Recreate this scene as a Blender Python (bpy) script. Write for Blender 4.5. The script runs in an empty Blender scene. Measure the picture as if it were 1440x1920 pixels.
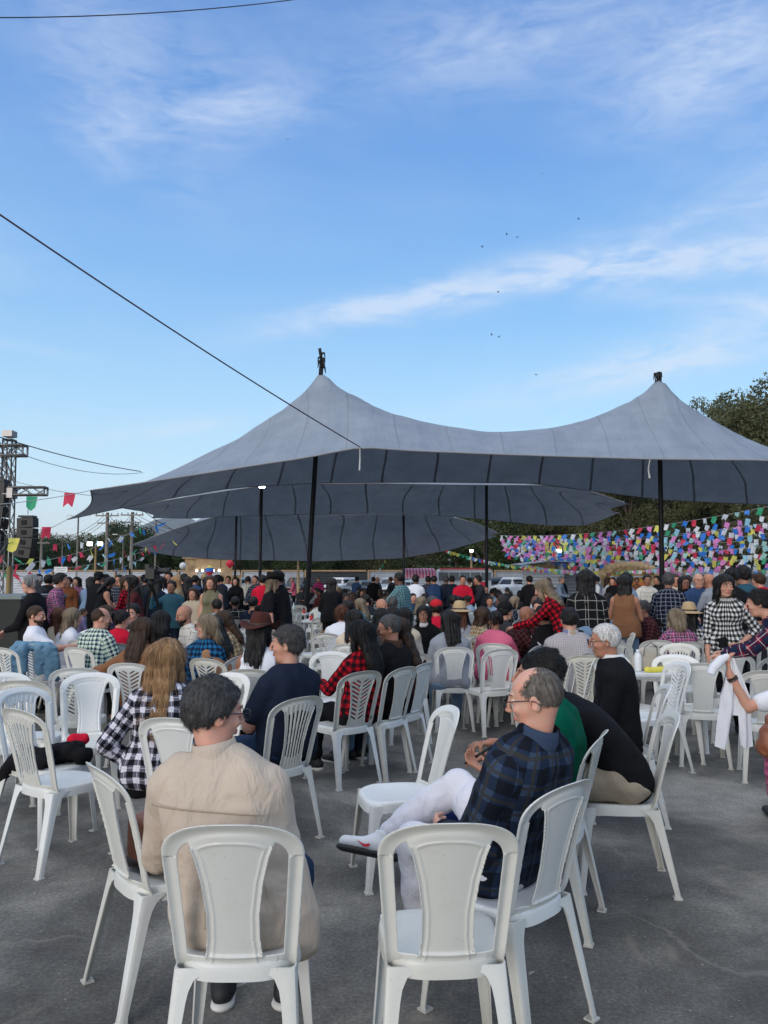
import bpy, math, random
import numpy as np
from mathutils import Vector, Matrix
R = math.radians
sc = bpy.context.scene
# ------------------------------------------------------------------ camera
F_PX, PITCH, CAM_H = 1443.0, R(5.0), 1.60
cam_d = bpy.data.cameras.new('camera'); cam = bpy.data.objects.new('camera', cam_d)
sc.collection.objects.link(cam); sc.camera = cam
cam.location = (0, 0, CAM_H); cam.rotation_euler = (R(90) + PITCH, 0, 0)
cam_d.sensor_fit = 'VERTICAL'; cam_d.sensor_height = 24.0
cam_d.lens = 24.0 * F_PX / 1920.0
cam_d.clip_start = 0.05; cam_d.clip_end = 20000
sc.view_settings.view_transform = 'Standard'; sc.view_settings.look = 'None'
sc.view_settings.exposure = 1.60; sc.view_settings.gamma = 1.0
# ------------------------------------------------------------------ world
SUN_EL, SUN_AZ = R(12.0), R(-150)      # azimuth from +Y, negative = to the left
w = bpy.data.worlds.new('World'); sc.world = w; w.use_nodes = True
class NT:
    def __init__(s, nt): s.nt = nt
    def n(s, t, **kw):
        nd = s.nt.nodes.new(t)
        for k, v in kw.items():
            if k == 'i':
                for kk, vv in v.items():
                    if isinstance(vv, bpy.types.NodeSocket): s.nt.links.new(vv, nd.inputs[kk])
                    else: nd.inputs[kk].default_value = vv
            else: setattr(nd, k, v)
        return nd
    def m(s, op, a, b=0.0, c=0.0, clamp=False):
        nd = s.nt.nodes.new('ShaderNodeMath'); nd.operation = op; nd.use_clamp = clamp
        for i, v in enumerate((a, b, c)):
            if isinstance(v, bpy.types.NodeSocket): s.nt.links.new(v, nd.inputs[i])
            else: nd.inputs[i].default_value = v
        return nd.outputs[0]
    def mix(s, f, a, b, blend='MIX'):
        nd = s.nt.nodes.new('ShaderNodeMix'); nd.data_type = 'RGBA'; nd.blend_type = blend
        for i, v in ((0, f), (6, a), (7, b)):
            if isinstance(v, bpy.types.NodeSocket): s.nt.links.new(v, nd.inputs[i])
            else: nd.inputs[i].default_value = v if i == 0 else (*v[:3], 1)
        return nd.outputs[2]
    def noise(s, vec, scale, detail=4, rough=.55, dist=0.0):
        nd = s.n('ShaderNodeTexNoise', i={'Scale': scale, 'Detail': detail, 'Roughness': rough, 'Distortion': dist})
        if vec is not None: s.nt.links.new(vec, nd.inputs['Vector'])
        return nd.outputs['Fac']
    def mapping(s, vec, scale=(1,1,1), rot=(0,0,0), loc=(0,0,0)):
        nd = s.n('ShaderNodeMapping', i={'Scale': scale, 'Rotation': rot, 'Location': loc}); s.nt.links.new(vec, nd.inputs['Vector'])
        return nd.outputs[0]
    def ramp(s, f, stops, interp='LINEAR'):
        nd = s.n('ShaderNodeValToRGB'); s.nt.links.new(f, nd.inputs[0]); cr = nd.color_ramp; cr.interpolation = interp
        while len(cr.elements) < len(stops): cr.elements.new(.5)
        for e, (p, c) in zip(cr.elements, stops): e.position = p; e.color = (*c[:3], 1) if hasattr(c, '__len__') else (c, c, c, 1)
        return nd.outputs[0]
def world_setup():
    nt = w.node_tree; N = NT(nt)
    for n_ in list(nt.nodes): nt.nodes.remove(n_)
    out = N.n('ShaderNodeOutputWorld'); bg = N.n('ShaderNodeBackground', i={'Strength': 0.13})
    sky = N.n('ShaderNodeTexSky', sky_type='NISHITA', sun_disc=False, sun_elevation=SUN_EL, sun_rotation=SUN_AZ,
              altitude=0, air_density=1.0, dust_density=0.6, ozone_density=2.2)
    tc = N.n('ShaderNodeTexCoord'); sep = N.n('ShaderNodeSeparateXYZ'); nt.links.new(tc.outputs['Generated'], sep.inputs[0])
    az = N.m('ARCTAN2', sep.outputs[0], sep.outputs[1]); el = N.m('ARCSINE', sep.outputs[2])
    comb = N.n('ShaderNodeCombineXYZ', i={0: az, 1: el, 2: 0.0}).outputs[0]
    def pix(px, py):
        x, yd = px - 720, py - 960
        d = Vector((x, F_PX*math.cos(PITCH) + yd*math.sin(PITCH), F_PX*math.sin(PITCH) - yd*math.cos(PITCH))).normalized()
        return math.atan2(d.x, d.y), math.asin(d.z)
    total = None
    #  cx, cy, half-width px, half-height px, tilt deg, strength
    blobs = [(230,190,230,90,28,.45),(440,200,150,50,-12,.45),(900,110,420,70,-8,.35),(1330,120,190,75,-10,.75),(980,60,500,60,4,.3),
             (860,548,320,32,-11,1.15),(700,575,200,14,-6,.7),(1240,560,200,20,10,.5),(1180,470,120,14,-20,.5),(1080,515,200,26,-2,.9),(1330,487,230,28,4,1.25),(1290,650,220,42,-12,1.1),(1180,700,250,30,-5,.5),
             (270,812,240,16,-11,.75),(60,655,160,12,4,.35),(650,590,200,18,-14,.4),(180,260,70,45,30,.4),(900,760,260,20,-8,.3),(330,110,220,60,12,.35),
             (1700,300,260,120,-10,.7),(-300,400,260,80,10,.6),(2300,200,500,200,0,.6)]
    for (cx, cy, sx, sy, rot, st) in blobs:
        a0, e0 = pix(cx, cy); k = 1/F_PX
        c, s_ = math.cos(R(rot)), math.sin(R(rot))
        dx = N.m('SUBTRACT', az, a0); dy = N.m('SUBTRACT', el, e0)
        u = N.m('ADD', N.m('MULTIPLY', dx, c/(sx*k)), N.m('MULTIPLY', dy, -s_/(sx*k)))
        v = N.m('ADD', N.m('MULTIPLY', dx, s_/(sy*k)), N.m('MULTIPLY', dy, c/(sy*k)))
        r2 = N.m('ADD', N.m('MULTIPLY', u, u), N.m('MULTIPLY', v, v))
        g = N.m('MULTIPLY', N.m('EXPONENT', N.m('MULTIPLY', r2, -1.1)), st)
        total = g if total is None else N.m('ADD', total, g)
    m1 = N.mapping(comb, scale=(5, 16, 1), rot=(0, 0, R(-14)))
    n1 = N.noise(m1, 1.6, 7, .6, .9)
    m2 = N.mapping(comb, scale=(18, 70, 1), rot=(0, 0, R(20)))
    n2 = N.noise(m2, 1.3, 4, .65, 1.2)
    nn = N.m('ADD', N.m('MULTIPLY', n1, .75), N.m('MULTIPLY', n2, .25))
    shaped = N.m('MULTIPLY', N.m('SUBTRACT', nn, .34), 3.6, clamp=True)
    veil = N.m('MULTIPLY', N.m('SUBTRACT', N.noise(N.mapping(comb, scale=(2.2, 6, 1), rot=(0,0,R(-8))), 1.0, 5, .6, .5), .42), 1.0, clamp=True)
    cl = N.m('ADD', N.m('MULTIPLY', total, shaped), N.m('MULTIPLY', veil, .45), clamp=True)
    cl = N.m('MULTIPLY', cl, .66)
    # pale milky light towards the horizon, as thin high haze gives
    hz = N.m('EXPONENT', N.m('MULTIPLY', N.m('MAXIMUM', el, 0.0), -4.6))
    q = .87/.331
    grad = N.ramp(N.m('DIVIDE', N.m('MAXIMUM', el, 0.0), 1.3), [(0, (.84,.90,.92)), (.04, (.74,.92,1.0)), (.12, (.50,.79,1.0)), (.25, (.25,.53,.90)), (.40, (.135,.345,.76)), (.55, (.10,.255,.63)), (1, (.09,.2,.5))])
    grad = N.mix(1.0, grad, (q,q,q), 'MULTIPLY')
    warm = N.m('MULTIPLY', N.m('EXPONENT', N.m('MULTIPLY', N.m('MAXIMUM', el, 0.0), -14.0)), N.m('EXPONENT', N.m('MULTIPLY', N.m('ADD', az, .75), N.m('MULTIPLY', N.m('ADD', az, .75), -1.6))))
    grad = N.mix(N.m('MULTIPLY', warm, .7), grad, (.86*q,.78*q,.70*q))
    base = N.mix(.92, sky.outputs[0], grad)
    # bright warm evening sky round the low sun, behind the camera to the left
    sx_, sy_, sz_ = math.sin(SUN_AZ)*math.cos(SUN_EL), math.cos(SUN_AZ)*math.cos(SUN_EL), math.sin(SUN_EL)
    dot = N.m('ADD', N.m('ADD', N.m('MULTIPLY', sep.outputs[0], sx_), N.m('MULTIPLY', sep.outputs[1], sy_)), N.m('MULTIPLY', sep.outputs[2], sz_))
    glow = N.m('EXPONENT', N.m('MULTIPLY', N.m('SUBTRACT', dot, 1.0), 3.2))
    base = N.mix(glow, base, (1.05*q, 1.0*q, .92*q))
    behind = N.m('MULTIPLY', N.m('MULTIPLY', sep.outputs[1], -1.6, clamp=True), N.m('EXPONENT', N.m('MULTIPLY', N.m('MAXIMUM', el, 0.0), -3.0)))  # unseen low sky behind the camera, dimmed so less light gets under the tents
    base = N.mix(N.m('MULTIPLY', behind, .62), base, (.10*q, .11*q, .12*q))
    zen = N.m('MULTIPLY', N.m('SUBTRACT', el, .72), 2.5, clamp=True)  # added brightness in the unseen overhead sky, for more light from above
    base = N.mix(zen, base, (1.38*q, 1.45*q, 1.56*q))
    col = N.mix(cl, base, (.74*q, .83*q, .97*q))
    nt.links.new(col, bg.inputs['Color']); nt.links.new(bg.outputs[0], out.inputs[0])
world_setup()
sd = bpy.data.lights.new('sun', 'SUN'); sd.energy = 0.6; sd.angle = R(30); sd.color = (1.0, .95, .9)
sun = bpy.data.objects.new('sun', sd); sc.collection.objects.link(sun)
_d = Vector((math.sin(SUN_AZ)*math.cos(R(24)), math.cos(SUN_AZ)*math.cos(R(24)), math.sin(R(24))))
_d = Vector((math.sin(SUN_AZ)*math.cos(SUN_EL), math.cos(SUN_AZ)*math.cos(SUN_EL), math.sin(SUN_EL)))
sun.rotation_euler = _d.to_track_quat('Z', 'Y').to_euler()
# ------------------------------------------------------------------ helpers
C = sc.collection
CP, SP = math.cos(PITCH), math.sin(PITCH)
def ray(px, py):
    x, yd = px - 720, py - 960
    return (x, F_PX*CP + yd*SP, F_PX*SP - yd*CP)
def at(px, py, Y):
    d = ray(px, py); t = Y/d[1]; return Vector((d[0]*t, Y, CAM_H + d[2]*t))
def atz(px, py, z=0.0):
    d = ray(px, py); t = (z - CAM_H)/d[2]; return Vector((d[0]*t, d[1]*t, z))
def xat(px, Y): return at(px, 1086, Y).x
def tag(o, label=None, cat=None, group=None, kind=None):
    if label: o['label'] = label
    if cat: o['category'] = cat
    if group: o['group'] = group
    if kind: o['kind'] = kind
    return o
def empty(name, loc=(0,0,0), rz=0.0, label=None, cat=None, group=None):
    o = bpy.data.objects.new(name, None); C.objects.link(o); o.location = loc; o.rotation_euler = (0,0,rz)
    o.empty_display_size = .1
    return tag(o, label, cat, group)
class G:
    """a bag of verts/faces with material index and optional uv, linked as one mesh object"""
    def __init__(s): s.v = []; s.f = []; s.m = []; s.uv = []; s.n = 0; s.hasuv = False
    def add(s, V, Fc, mi=0, uv=None, M=None):
        V = np.asarray(V, float)
        if M is not None:
            Mn = np.array(M); V = V @ Mn[:3,:3].T + Mn[:3,3]
        s.v.append(V); o = s.n
        if isinstance(Fc, np.ndarray): s.f += (Fc + o).tolist()
        else: s.f += [[i+o for i in f] for f in Fc]
        nf = len(Fc)
        s.m += [mi]*nf if np.isscalar(mi) else list(mi)
        if uv is not None:
            s.hasuv = True; s.uv += [tuple(u) for u in uv]
        else: s.uv += [(0,0)]*sum(len(f) for f in Fc) if not isinstance(Fc, np.ndarray) else [(0,0)]*(Fc.size)
        s.n += len(V); return s
    def box(s, c, d, mi=0, M=None, rz=0, taper=1.0):
        x, y, z = [a/2 for a in d]; V = []
        for zz, t in ((-z,1),(z,taper)):
            for xx, yy in ((-x,-y),(x,-y),(x,y),(-x,y)): V.append((xx*t, yy*t, zz))
        V = np.array(V)
        if rz: ca, sa = math.cos(rz), math.sin(rz); V = V @ np.array([[ca,sa,0],[-sa,ca,0],[0,0,1]])
        V = V + np.array(c)
        return s.add(V, [(0,3,2,1),(4,5,6,7),(0,1,5,4),(1,2,6,5),(2,3,7,6),(3,0,4,7)], mi, M=M)
    def tube(s, pts, r, n=8, mi=0, cap=True, M=None):
        P = [Vector(p) for p in pts]; rr = r if hasattr(r, '__len__') else [r]*len(P); V = []; Fc = []
        up = Vector((0,0,1))
        for i, p in enumerate(P):
            t = (P[min(i+1,len(P)-1)] - P[max(i-1,0)]).normalized()
            a = t.cross(up);
            if a.length < .05: a = t.cross(Vector((0,1,0)))
            a.normalize(); b = t.cross(a)
            for k in range(n):
                an = 2*math.pi*k/n; V.append(tuple(p + (a*math.cos(an)+b*math.sin(an))*rr[i]))
        for i in range(len(P)-1):
            for k in range(n):
                k2 = (k+1) % n; Fc.append((i*n+k, i*n+k2, (i+1)*n+k2, (i+1)*n+k))
        if cap: Fc.append(tuple(range(n))); Fc.append(tuple(reversed(range((len(P)-1)*n, len(P)*n))))
        return s.add(V, Fc, mi, M=M)
    def lathe(s, prof, n=16, mi=0, c=(0,0,0), M=None, sx=1, sy=1):
        V = []; Fc = []
        for (r, z) in prof:
            for k in range(n): a = 2*math.pi*k/n; V.append((c[0]+r*math.cos(a)*sx, c[1]+r*math.sin(a)*sy, c[2]+z))
        for i in range(len(prof)-1):
            for k in range(n): k2=(k+1)%n; Fc.append((i*n+k, i*n+k2, (i+1)*n+k2, (i+1)*n+k))
        Fc.append(tuple(reversed(range(n)))); Fc.append(tuple(range((len(prof)-1)*n, len(prof)*n)))
        return s.add(V, Fc, mi, M=M)
    def mesh(s, name, mats, smooth=True, sharp=None):
        me = bpy.data.meshes.new(name); V = np.concatenate(s.v) if s.v else np.zeros((0,3))
        me.from_pydata(V.tolist(), [], s.f)
        for m_ in (mats if isinstance(mats, (list, tuple)) else [mats]): me.materials.append(m_)
        if len(s.f):
            me.polygons.foreach_set('material_index', s.m)
            me.polygons.foreach_set('use_smooth', [smooth]*len(s.f))
            if s.hasuv:
                ul = me.uv_layers.new(name='UVMap'); ul.data.foreach_set('uv', np.array(s.uv, float).ravel())
            if sharp: me.set_sharp_from_angle(angle=R(sharp))
        me.update(); return me
    def obj(s, name, mats, parent=None, smooth=True, sharp=None, loc=None):
        o = bpy.data.objects.new(name, s.mesh(name, mats, smooth, sharp)); C.objects.link(o)
        if parent is not None: o.parent = parent
        if loc is not None: o.location = loc
        return o
def copy_thing(o, loc, rz, label=None, cat=None, group=None, parent=None):
    c = o.copy(); C.objects.link(c)
    if parent is None: c.location = loc; c.rotation_euler = (0,0,rz); tag(c, label, cat, group)
    else: c.parent = parent
    for ch in list(o.children): copy_thing(ch, None, None, parent=c)
    return c
# ------------------------------------------------------------------ materials
MC = {}
def newmat(name):
    m = bpy.data.materials.new(name); m.use_nodes = True; nt = m.node_tree; N = NT(nt)
    return m, N, nt, nt.nodes['Principled BSDF']
def mat(name, col, rough=.6, metal=0.0, var=.12, vscale=6.0, bump=0.0, bscale=40.0, emit=None, spec=None, objvar=0.0, sheen=0.0, stretch=None, alpha=None, trans=0.0):
    if name in MC: return MC[name]
    m, N, nt, b = newmat(name)
    tc = N.n('ShaderNodeTexCoord').outputs['Object']
    c2 = tuple(max(0, x*(1-var)) for x in col); c1 = tuple(min(1, x*(1+var*.6)) for x in col)
    cc = N.mix(N.ramp(N.noise(tc, vscale, 5, .6), [(.3, 0), (.7, 1)]), c2, c1)
    if objvar:
        oi = N.n('ShaderNodeObjectInfo').outputs['Random']
        cc = N.mix(N.m('MULTIPLY', oi, objvar), cc, tuple(x*.45 for x in col))
    nt.links.new(cc, b.inputs['Base Color'])
    b.inputs['Roughness'].default_value = rough; b.inputs['Metallic'].default_value = metal
    if spec is not None: b.inputs['Specular IOR Level'].default_value = spec
    if sheen: b.inputs['Sheen Weight'].default_value = sheen
    if trans: b.inputs['Transmission Weight'].default_value = trans
    if emit: b.inputs['Emission Color'].default_value = (*emit[0], 1); b.inputs['Emission Strength'].default_value = emit[1]
    if bump:
        v = tc if not stretch else N.mapping(tc, scale=stretch)
        bn = N.n('ShaderNodeBump', i={'Strength': bump, 'Distance': .01, 'Height': N.noise(v, bscale, 5, .6)})
        nt.links.new(bn.outputs[0], b.inputs['Normal'])
    MC[name] = m; return m
def fabric(name, col, rough=.85, fold=.35, var=.1):
    if name in MC: return MC[name]
    m, N, nt, b = newmat(name); tc = N.n('ShaderNodeTexCoord').outputs['Object']
    cc = N.mix(N.noise(tc, 3.5, 4, .6), tuple(x*(1-var) for x in col), tuple(min(1, x*(1+var)) for x in col))
    nt.links.new(cc, b.inputs['Base Color']); b.inputs['Roughness'].default_value = rough
    b.inputs['Specular IOR Level'].default_value = .08
    h = N.m('ADD', N.m('MULTIPLY', N.noise(N.mapping(tc, scale=(1,1,.55)), 13, 3, .5, .6), 1.0), N.m('MULTIPLY', N.noise(tc, 420, 2, .5), .05))
    bn = N.n('ShaderNodeBump', i={'Strength': fold, 'Distance': .035, 'Height': h})
    nt.links.new(bn.outputs[0], b.inputs['Normal']); MC[name] = m; return m
def plaid(name, base, c1, per=.05, w=.5, mid=None, line=None, lper=None, lw=.07, fold=.3, line2=None):
    if name in MC: return MC[name]
    m, N, nt, b = newmat(name); tcn = N.n('ShaderNodeTexCoord'); uv = tcn.outputs['UV']
    wob = N.noise(tcn.outputs['Object'], 7, 2, .5); sp = N.n('ShaderNodeSeparateXYZ'); nt.links.new(uv, sp.inputs[0])
    wo = N.m('MULTIPLY', N.m('SUBTRACT', wob, .5), .03)
    u = N.m('ADD', sp.outputs[0], wo); v = N.m('ADD', sp.outputs[1], wo)
    def stripe(x, p, w_, off=0.0):
        f = N.m('FRACT', N.m('ADD', N.m('DIVIDE', x, p), 50.0 + off)); return N.m('LESS_THAN', f, w_)
    mid = mid or tuple((a+c)/2 for a, c in zip(base, c1))
    fac = N.m('MULTIPLY', N.m('ADD', stripe(u, per, w), stripe(v, per, w)), .5)
    col = N.ramp(fac, [(0, base), (.34, mid), (.75, c1)], 'CONSTANT')
    for ln, off in ((line, .22), (line2, .74)):
        if ln:
            lp = lper or per
            lf = N.m('ADD', stripe(u, lp, lw, off), stripe(v, lp, lw, off), clamp=True)
            col = N.mix(N.m('MULTIPLY', lf, .75), col, ln)
    nt.links.new(col, b.inputs['Base Color']); b.inputs['Roughness'].default_value = .9; b.inputs['Specular IOR Level'].default_value = .1
    tc = tcn.outputs['Object']
    h = N.m('ADD', N.noise(N.mapping(tc, scale=(1,1,.55)), 13, 3, .5, .6), N.m('MULTIPLY', N.noise(tc, 420, 2, .5), .05))
    bn = N.n('ShaderNodeBump', i={'Strength': fold, 'Distance': .035, 'Height': h}); nt.links.new(bn.outputs[0], b.inputs['Normal'])
    MC[name] = m; return m
def skin(tone):
    cols = {'light': (.52,.30,.215), 'fair': (.60,.36,.27), 'tan': (.40,.215,.14), 'brown': (.25,.125,.078), 'dark': (.12,.06,.038)}
    n = 'skin_'+tone
    if n in MC: return MC[n]
    m, N, nt, b = newmat(n); c = cols[tone]; tc = N.n('ShaderNodeTexCoord').outputs['Object']
    cc = N.mix(N.ramp(N.noise(tc, 22, 4, .6), [(.35, 0), (.65, 1)]), tuple(x*.92 for x in c), (min(1, c[0]*1.05), c[1]*.80, c[2]*.76)); cc = N.mix(N.m('MULTIPLY', N.ramp(N.noise(tc, 150, 3, .7), [(.55,0),(.68,1)]), .35), cc, tuple(x*.6 for x in c))
    nt.links.new(cc, b.inputs['Base Color']); b.inputs['Roughness'].default_value = .58
    b.inputs['Subsurface Weight'].default_value = .08; b.inputs['Subsurface Scale'].default_value = .01
    bn = N.n('ShaderNodeBump', i={'Strength': .25, 'Distance': .002, 'Height': N.noise(tc, 260, 3, .6)}); nt.links.new(bn.outputs[0], b.inputs['Normal'])
    MC[n] = m; return m
def lipmat(tone):
    c = {'light': (.42,.16,.13), 'fair': (.5,.19,.16), 'tan': (.3,.12,.09), 'brown': (.19,.075,.06), 'dark': (.10,.045,.04)}[tone]
    return mat('lips_'+tone, c, .4)
HAIRC = {'black': (.011,.010,.010), 'brown': (.045,.024,.014), 'darkgrey': (.045,.044,.045), 'auburn': (.085,.032,.018), 'blonde': (.30,.175,.085),
         'ash': (.20,.155,.105), 'grey': (.20,.20,.205), 'white': (.55,.54,.53), 'saltpepper': (.10,.088,.078)}
def hairmat(c):
    n = 'hair_'+c
    if n in MC: return MC[n]
    m, N, nt, b = newmat(n); k = HAIRC[c]; tc = N.n('ShaderNodeTexCoord').outputs['Object']
    nz = N.noise(N.mapping(tc, scale=(1,1,.13)), 110, 4, .7)
    big = N.noise(tc, 9, 3, .5)
    dk = .45 if c not in ('saltpepper','darkgrey') else .35; lt = 1.5 if c not in ('saltpepper','darkgrey') else 2.3
    cc = N.mix(N.ramp(N.m('ADD', N.m('MULTIPLY', nz, .7), N.m('MULTIPLY', big, .3)), [(.36, 0), (.66, 1)]), tuple(x*dk for x in k), tuple(min(1, x*lt) for x in k))
    nt.links.new(cc, b.inputs['Base Color']); b.inputs['Roughness'].default_value = .48; b.inputs['Specular IOR Level'].default_value = .22
    bn = N.n('ShaderNodeBump', i={'Strength': .6, 'Distance': .006, 'Height': nz}); nt.links.new(bn.outputs[0], b.inputs['Normal'])
    MC[n] = m; return m
# ------------------------------------------------------------------ implicit surfaces (numpy surface nets)
def vnoise(P, scale, seed=0):
    Q = P*scale + seed*17.31; i = np.floor(Q).astype(np.int64); f = Q - i; f = f*f*(3-2*f); out = 0
    def h(a, b, c):
        n = (a*374761393 + b*668265263 + c*1274126177 + seed*9176263) & 0xffffffff
        n = ((n ^ (n >> 13))*1274126177) & 0xffffffff
        return ((n ^ (n >> 16)) & 0xffff)/65535.0
    for dx in (0,1):
        for dy in (0,1):
            for dz in (0,1):
                wgt = (f[...,0] if dx else 1-f[...,0])*(f[...,1] if dy else 1-f[...,1])*(f[...,2] if dz else 1-f[...,2])
                out = out + wgt*h(i[...,0]+dx, i[...,1]+dy, i[...,2]+dz)
    return out*2-1
class Field:
    def __init__(s, lo, hi, h):
        s.h = np.array([h]*3 if np.isscalar(h) else h, float); s.lo = np.array(lo, float)
        n = np.maximum(4, np.ceil((np.array(hi)-s.lo)/s.h).astype(int)+1)
        s.ax = [s.lo[k] + s.h[k]*np.arange(n[k]) for k in range(3)]; s.v = np.full(tuple(n), 9.0)
    def sl(s, lo, hi):
        out = []
        for k in range(3):
            a = int(np.searchsorted(s.ax[k], lo[k])); b = int(np.searchsorted(s.ax[k], hi[k])); out.append(slice(max(0,a-1), b+1))
        return tuple(out)
    def grid(s, q): return s.ax[0][q[0]][:,None,None], s.ax[1][q[1]][None,:,None], s.ax[2][q[2]][None,None,:]
    def _put(s, q, d, k, op):
        o = s.v[q]
        if op == '-':
            d = -d
            if k > 0:
                h = np.clip(.5-.5*(d-o)/k*-1, 0, 1); h = np.clip(.5+.5*(d-o)/k, 0, 1); s.v[q] = o*(1-h)+d*h + k*h*(1-h)
            else: s.v[q] = np.maximum(o, d)
            return
        if k > 0:
            h = np.clip(.5+.5*(o-d)/k, 0, 1); s.v[q] = o*(1-h)+d*h - k*h*(1-h)
        else: s.v[q] = np.minimum(o, d)
    def cap(s, a, b, ra, rb=None, k=.02, op='+', flat=None):
        rb = ra if rb is None else rb; a = np.array(a, float); b = np.array(b, float); m = max(ra, rb) + k + 2.5*s.h.max()
        q = s.sl(np.minimum(a,b)-m, np.maximum(a,b)+m); x, y, z = s.grid(q)
        if min(x.size, y.size, z.size) == 0: return s
        px, py, pz = x-a[0], y-a[1], z-a[2]; d = b-a
        if flat is not None:
            n, fa = np.array(flat[0], float), flat[1]; n = n/np.linalg.norm(n); c = (px*n[0]+py*n[1]+pz*n[2])*(fa-1)
            px, py, pz = px+n[0]*c, py+n[1]*c, pz+n[2]*c; d = d + n*(d@n)*(fa-1)
        dd = d@d + 1e-12; t = np.clip((px*d[0]+py*d[1]+pz*d[2])/dd, 0, 1)
        dist = np.sqrt((px-t*d[0])**2+(py-t*d[1])**2+(pz-t*d[2])**2) - (ra + t*(rb-ra))
        s._put(q, dist, k, op); return s
    def ell(s, c, r, k=.01, op='+', Rm=None):
        c = np.array(c, float); r = np.array(r, float); m = r.max()+k+2.5*s.h.max(); q = s.sl(c-m, c+m); x, y, z = s.grid(q)
        if min(x.size, y.size, z.size) == 0: return s
        px, py, pz = x-c[0], y-c[1], z-c[2]
        if Rm is not None:
            Rm = np.array(Rm); px, py, pz = [px*Rm[0,i]+py*Rm[1,i]+pz*Rm[2,i] for i in range(3)]
        k0 = np.sqrt((px/r[0])**2+(py/r[1])**2+(pz/r[2])**2)+1e-9; k1 = np.sqrt((px/r[0]**2)**2+(py/r[1]**2)**2+(pz/r[2]**2)**2)+1e-9
        s._put(q, k0*(k0-1)/k1, k, op); return s
    def rbox(s, c, hs, r=.02, k=.02, op='+', shear=None):
        c = np.array(c, float); hs = np.array(hs, float); m = k+2.5*s.h.max(); q = s.sl(c-hs-m, c+hs+m); x, y, z = s.grid(q)
        if min(x.size, y.size, z.size) == 0: return s
        qx, qy, qz = np.abs(x-c[0])-hs[0]+r, np.abs(y-c[1])-hs[1]+r, np.abs(z-c[2])-hs[2]+r
        d = np.sqrt(np.maximum(qx,0)**2+np.maximum(qy,0)**2+np.maximum(qz,0)**2)+np.minimum(np.maximum(np.maximum(qx,qy),qz),0)-r
        s._put(q, d, k, op); return s
    def plane(s, p, n):
        x, y, z = s.grid((slice(None),)*3); n = np.array(n, float); n = n/np.linalg.norm(n)
        s.v = np.maximum(s.v, (x-p[0])*n[0]+(y-p[1])*n[1]+(z-p[2])*n[2]); return s
    def pts(s):
        x, y, z = np.meshgrid(*s.ax, indexing='ij'); return np.stack([x,y,z], -1)
    def disp(s, amp, scale, seed=0, band=.05, stretch=(1,1,1)):
        idx = np.nonzero(np.abs(s.v) < band)
        P = np.stack([s.ax[k][idx[k]] for k in range(3)], -1)*np.array(stretch)
        s.v[idx] += amp*vnoise(P, scale, seed); return s
    def net(s):
        v = s.v; v[0]=np.maximum(v[0],1e-3); v[-1]=np.maximum(v[-1],1e-3); v[:,0]=np.maximum(v[:,0],1e-3); v[:,-1]=np.maximum(v[:,-1],1e-3)
        v[:,:,0]=np.maximum(v[:,:,0],1e-3); v[:,:,-1]=np.maximum(v[:,:,-1],1e-3)
        sg = v < 0; a = sg[:-1,:-1,:-1].astype(np.int8)
        cnt = sum(sg[i:sg.shape[0]-1+i, j:sg.shape[1]-1+j, k:sg.shape[2]-1+k].astype(np.int8) for i in (0,1) for j in (0,1) for k in (0,1))
        cell = (cnt > 0) & (cnt < 8); I = np.argwhere(cell)
        if len(I) == 0: return np.zeros((0,3)), np.zeros((0,4), int)
        idx = np.full(cell.shape, -1, np.int64); idx[cell] = np.arange(len(I))
        cor = {(i,j,k): v[I[:,0]+i, I[:,1]+j, I[:,2]+k] for i in (0,1) for j in (0,1) for k in (0,1)}
        acc = np.zeros((len(I),3)); num = np.zeros(len(I))
        for ax in range(3):
            for a_ in (0,1):
                for b_ in (0,1):
                    c0 = [a_, b_]; c0.insert(ax, 0); c1 = [a_, b_]; c1.insert(ax, 1)
                    v0, v1 = cor[tuple(c0)], cor[tuple(c1)]; mk = (v0 < 0) != (v1 < 0)
                    t = np.where(mk, v0/np.where(mk, v0-v1, 1), 0); p = np.tile(np.array(c0, float), (len(I),1)); p[:,ax] = t
                    acc += p*mk[:,None]; num += mk
        V = s.lo + (I + acc/num[:,None])*s.h
        Fs = []
        for ax in range(3):
            o1, o2 = (ax+1)%3, (ax+2)%3
            s0 = [slice(None)]*3; s1 = [slice(None)]*3; s0[ax] = slice(0,-1); s1[ax] = slice(1,None)
            A, B = sg[tuple(s0)], sg[tuple(s1)]; E = np.argwhere(A != B)
            E = E[(E[:,o1] > 0) & (E[:,o2] > 0) & (E[:,o1] < cell.shape[o1]) & (E[:,o2] < cell.shape[o2])]
            if len(E) == 0: continue
            def c(d1, d2):
                J = E.copy(); J[:,o1] -= d1; J[:,o2] -= d2; return idx[J[:,0],J[:,1],J[:,2]]
            q = np.stack([c(1,1), c(0,1), c(0,0), c(1,0)], 1); ins = A[E[:,0],E[:,1],E[:,2]]
            q[~ins] = q[~ins][:,::-1]; Fs.append(q)
        return V, np.concatenate(Fs)
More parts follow.
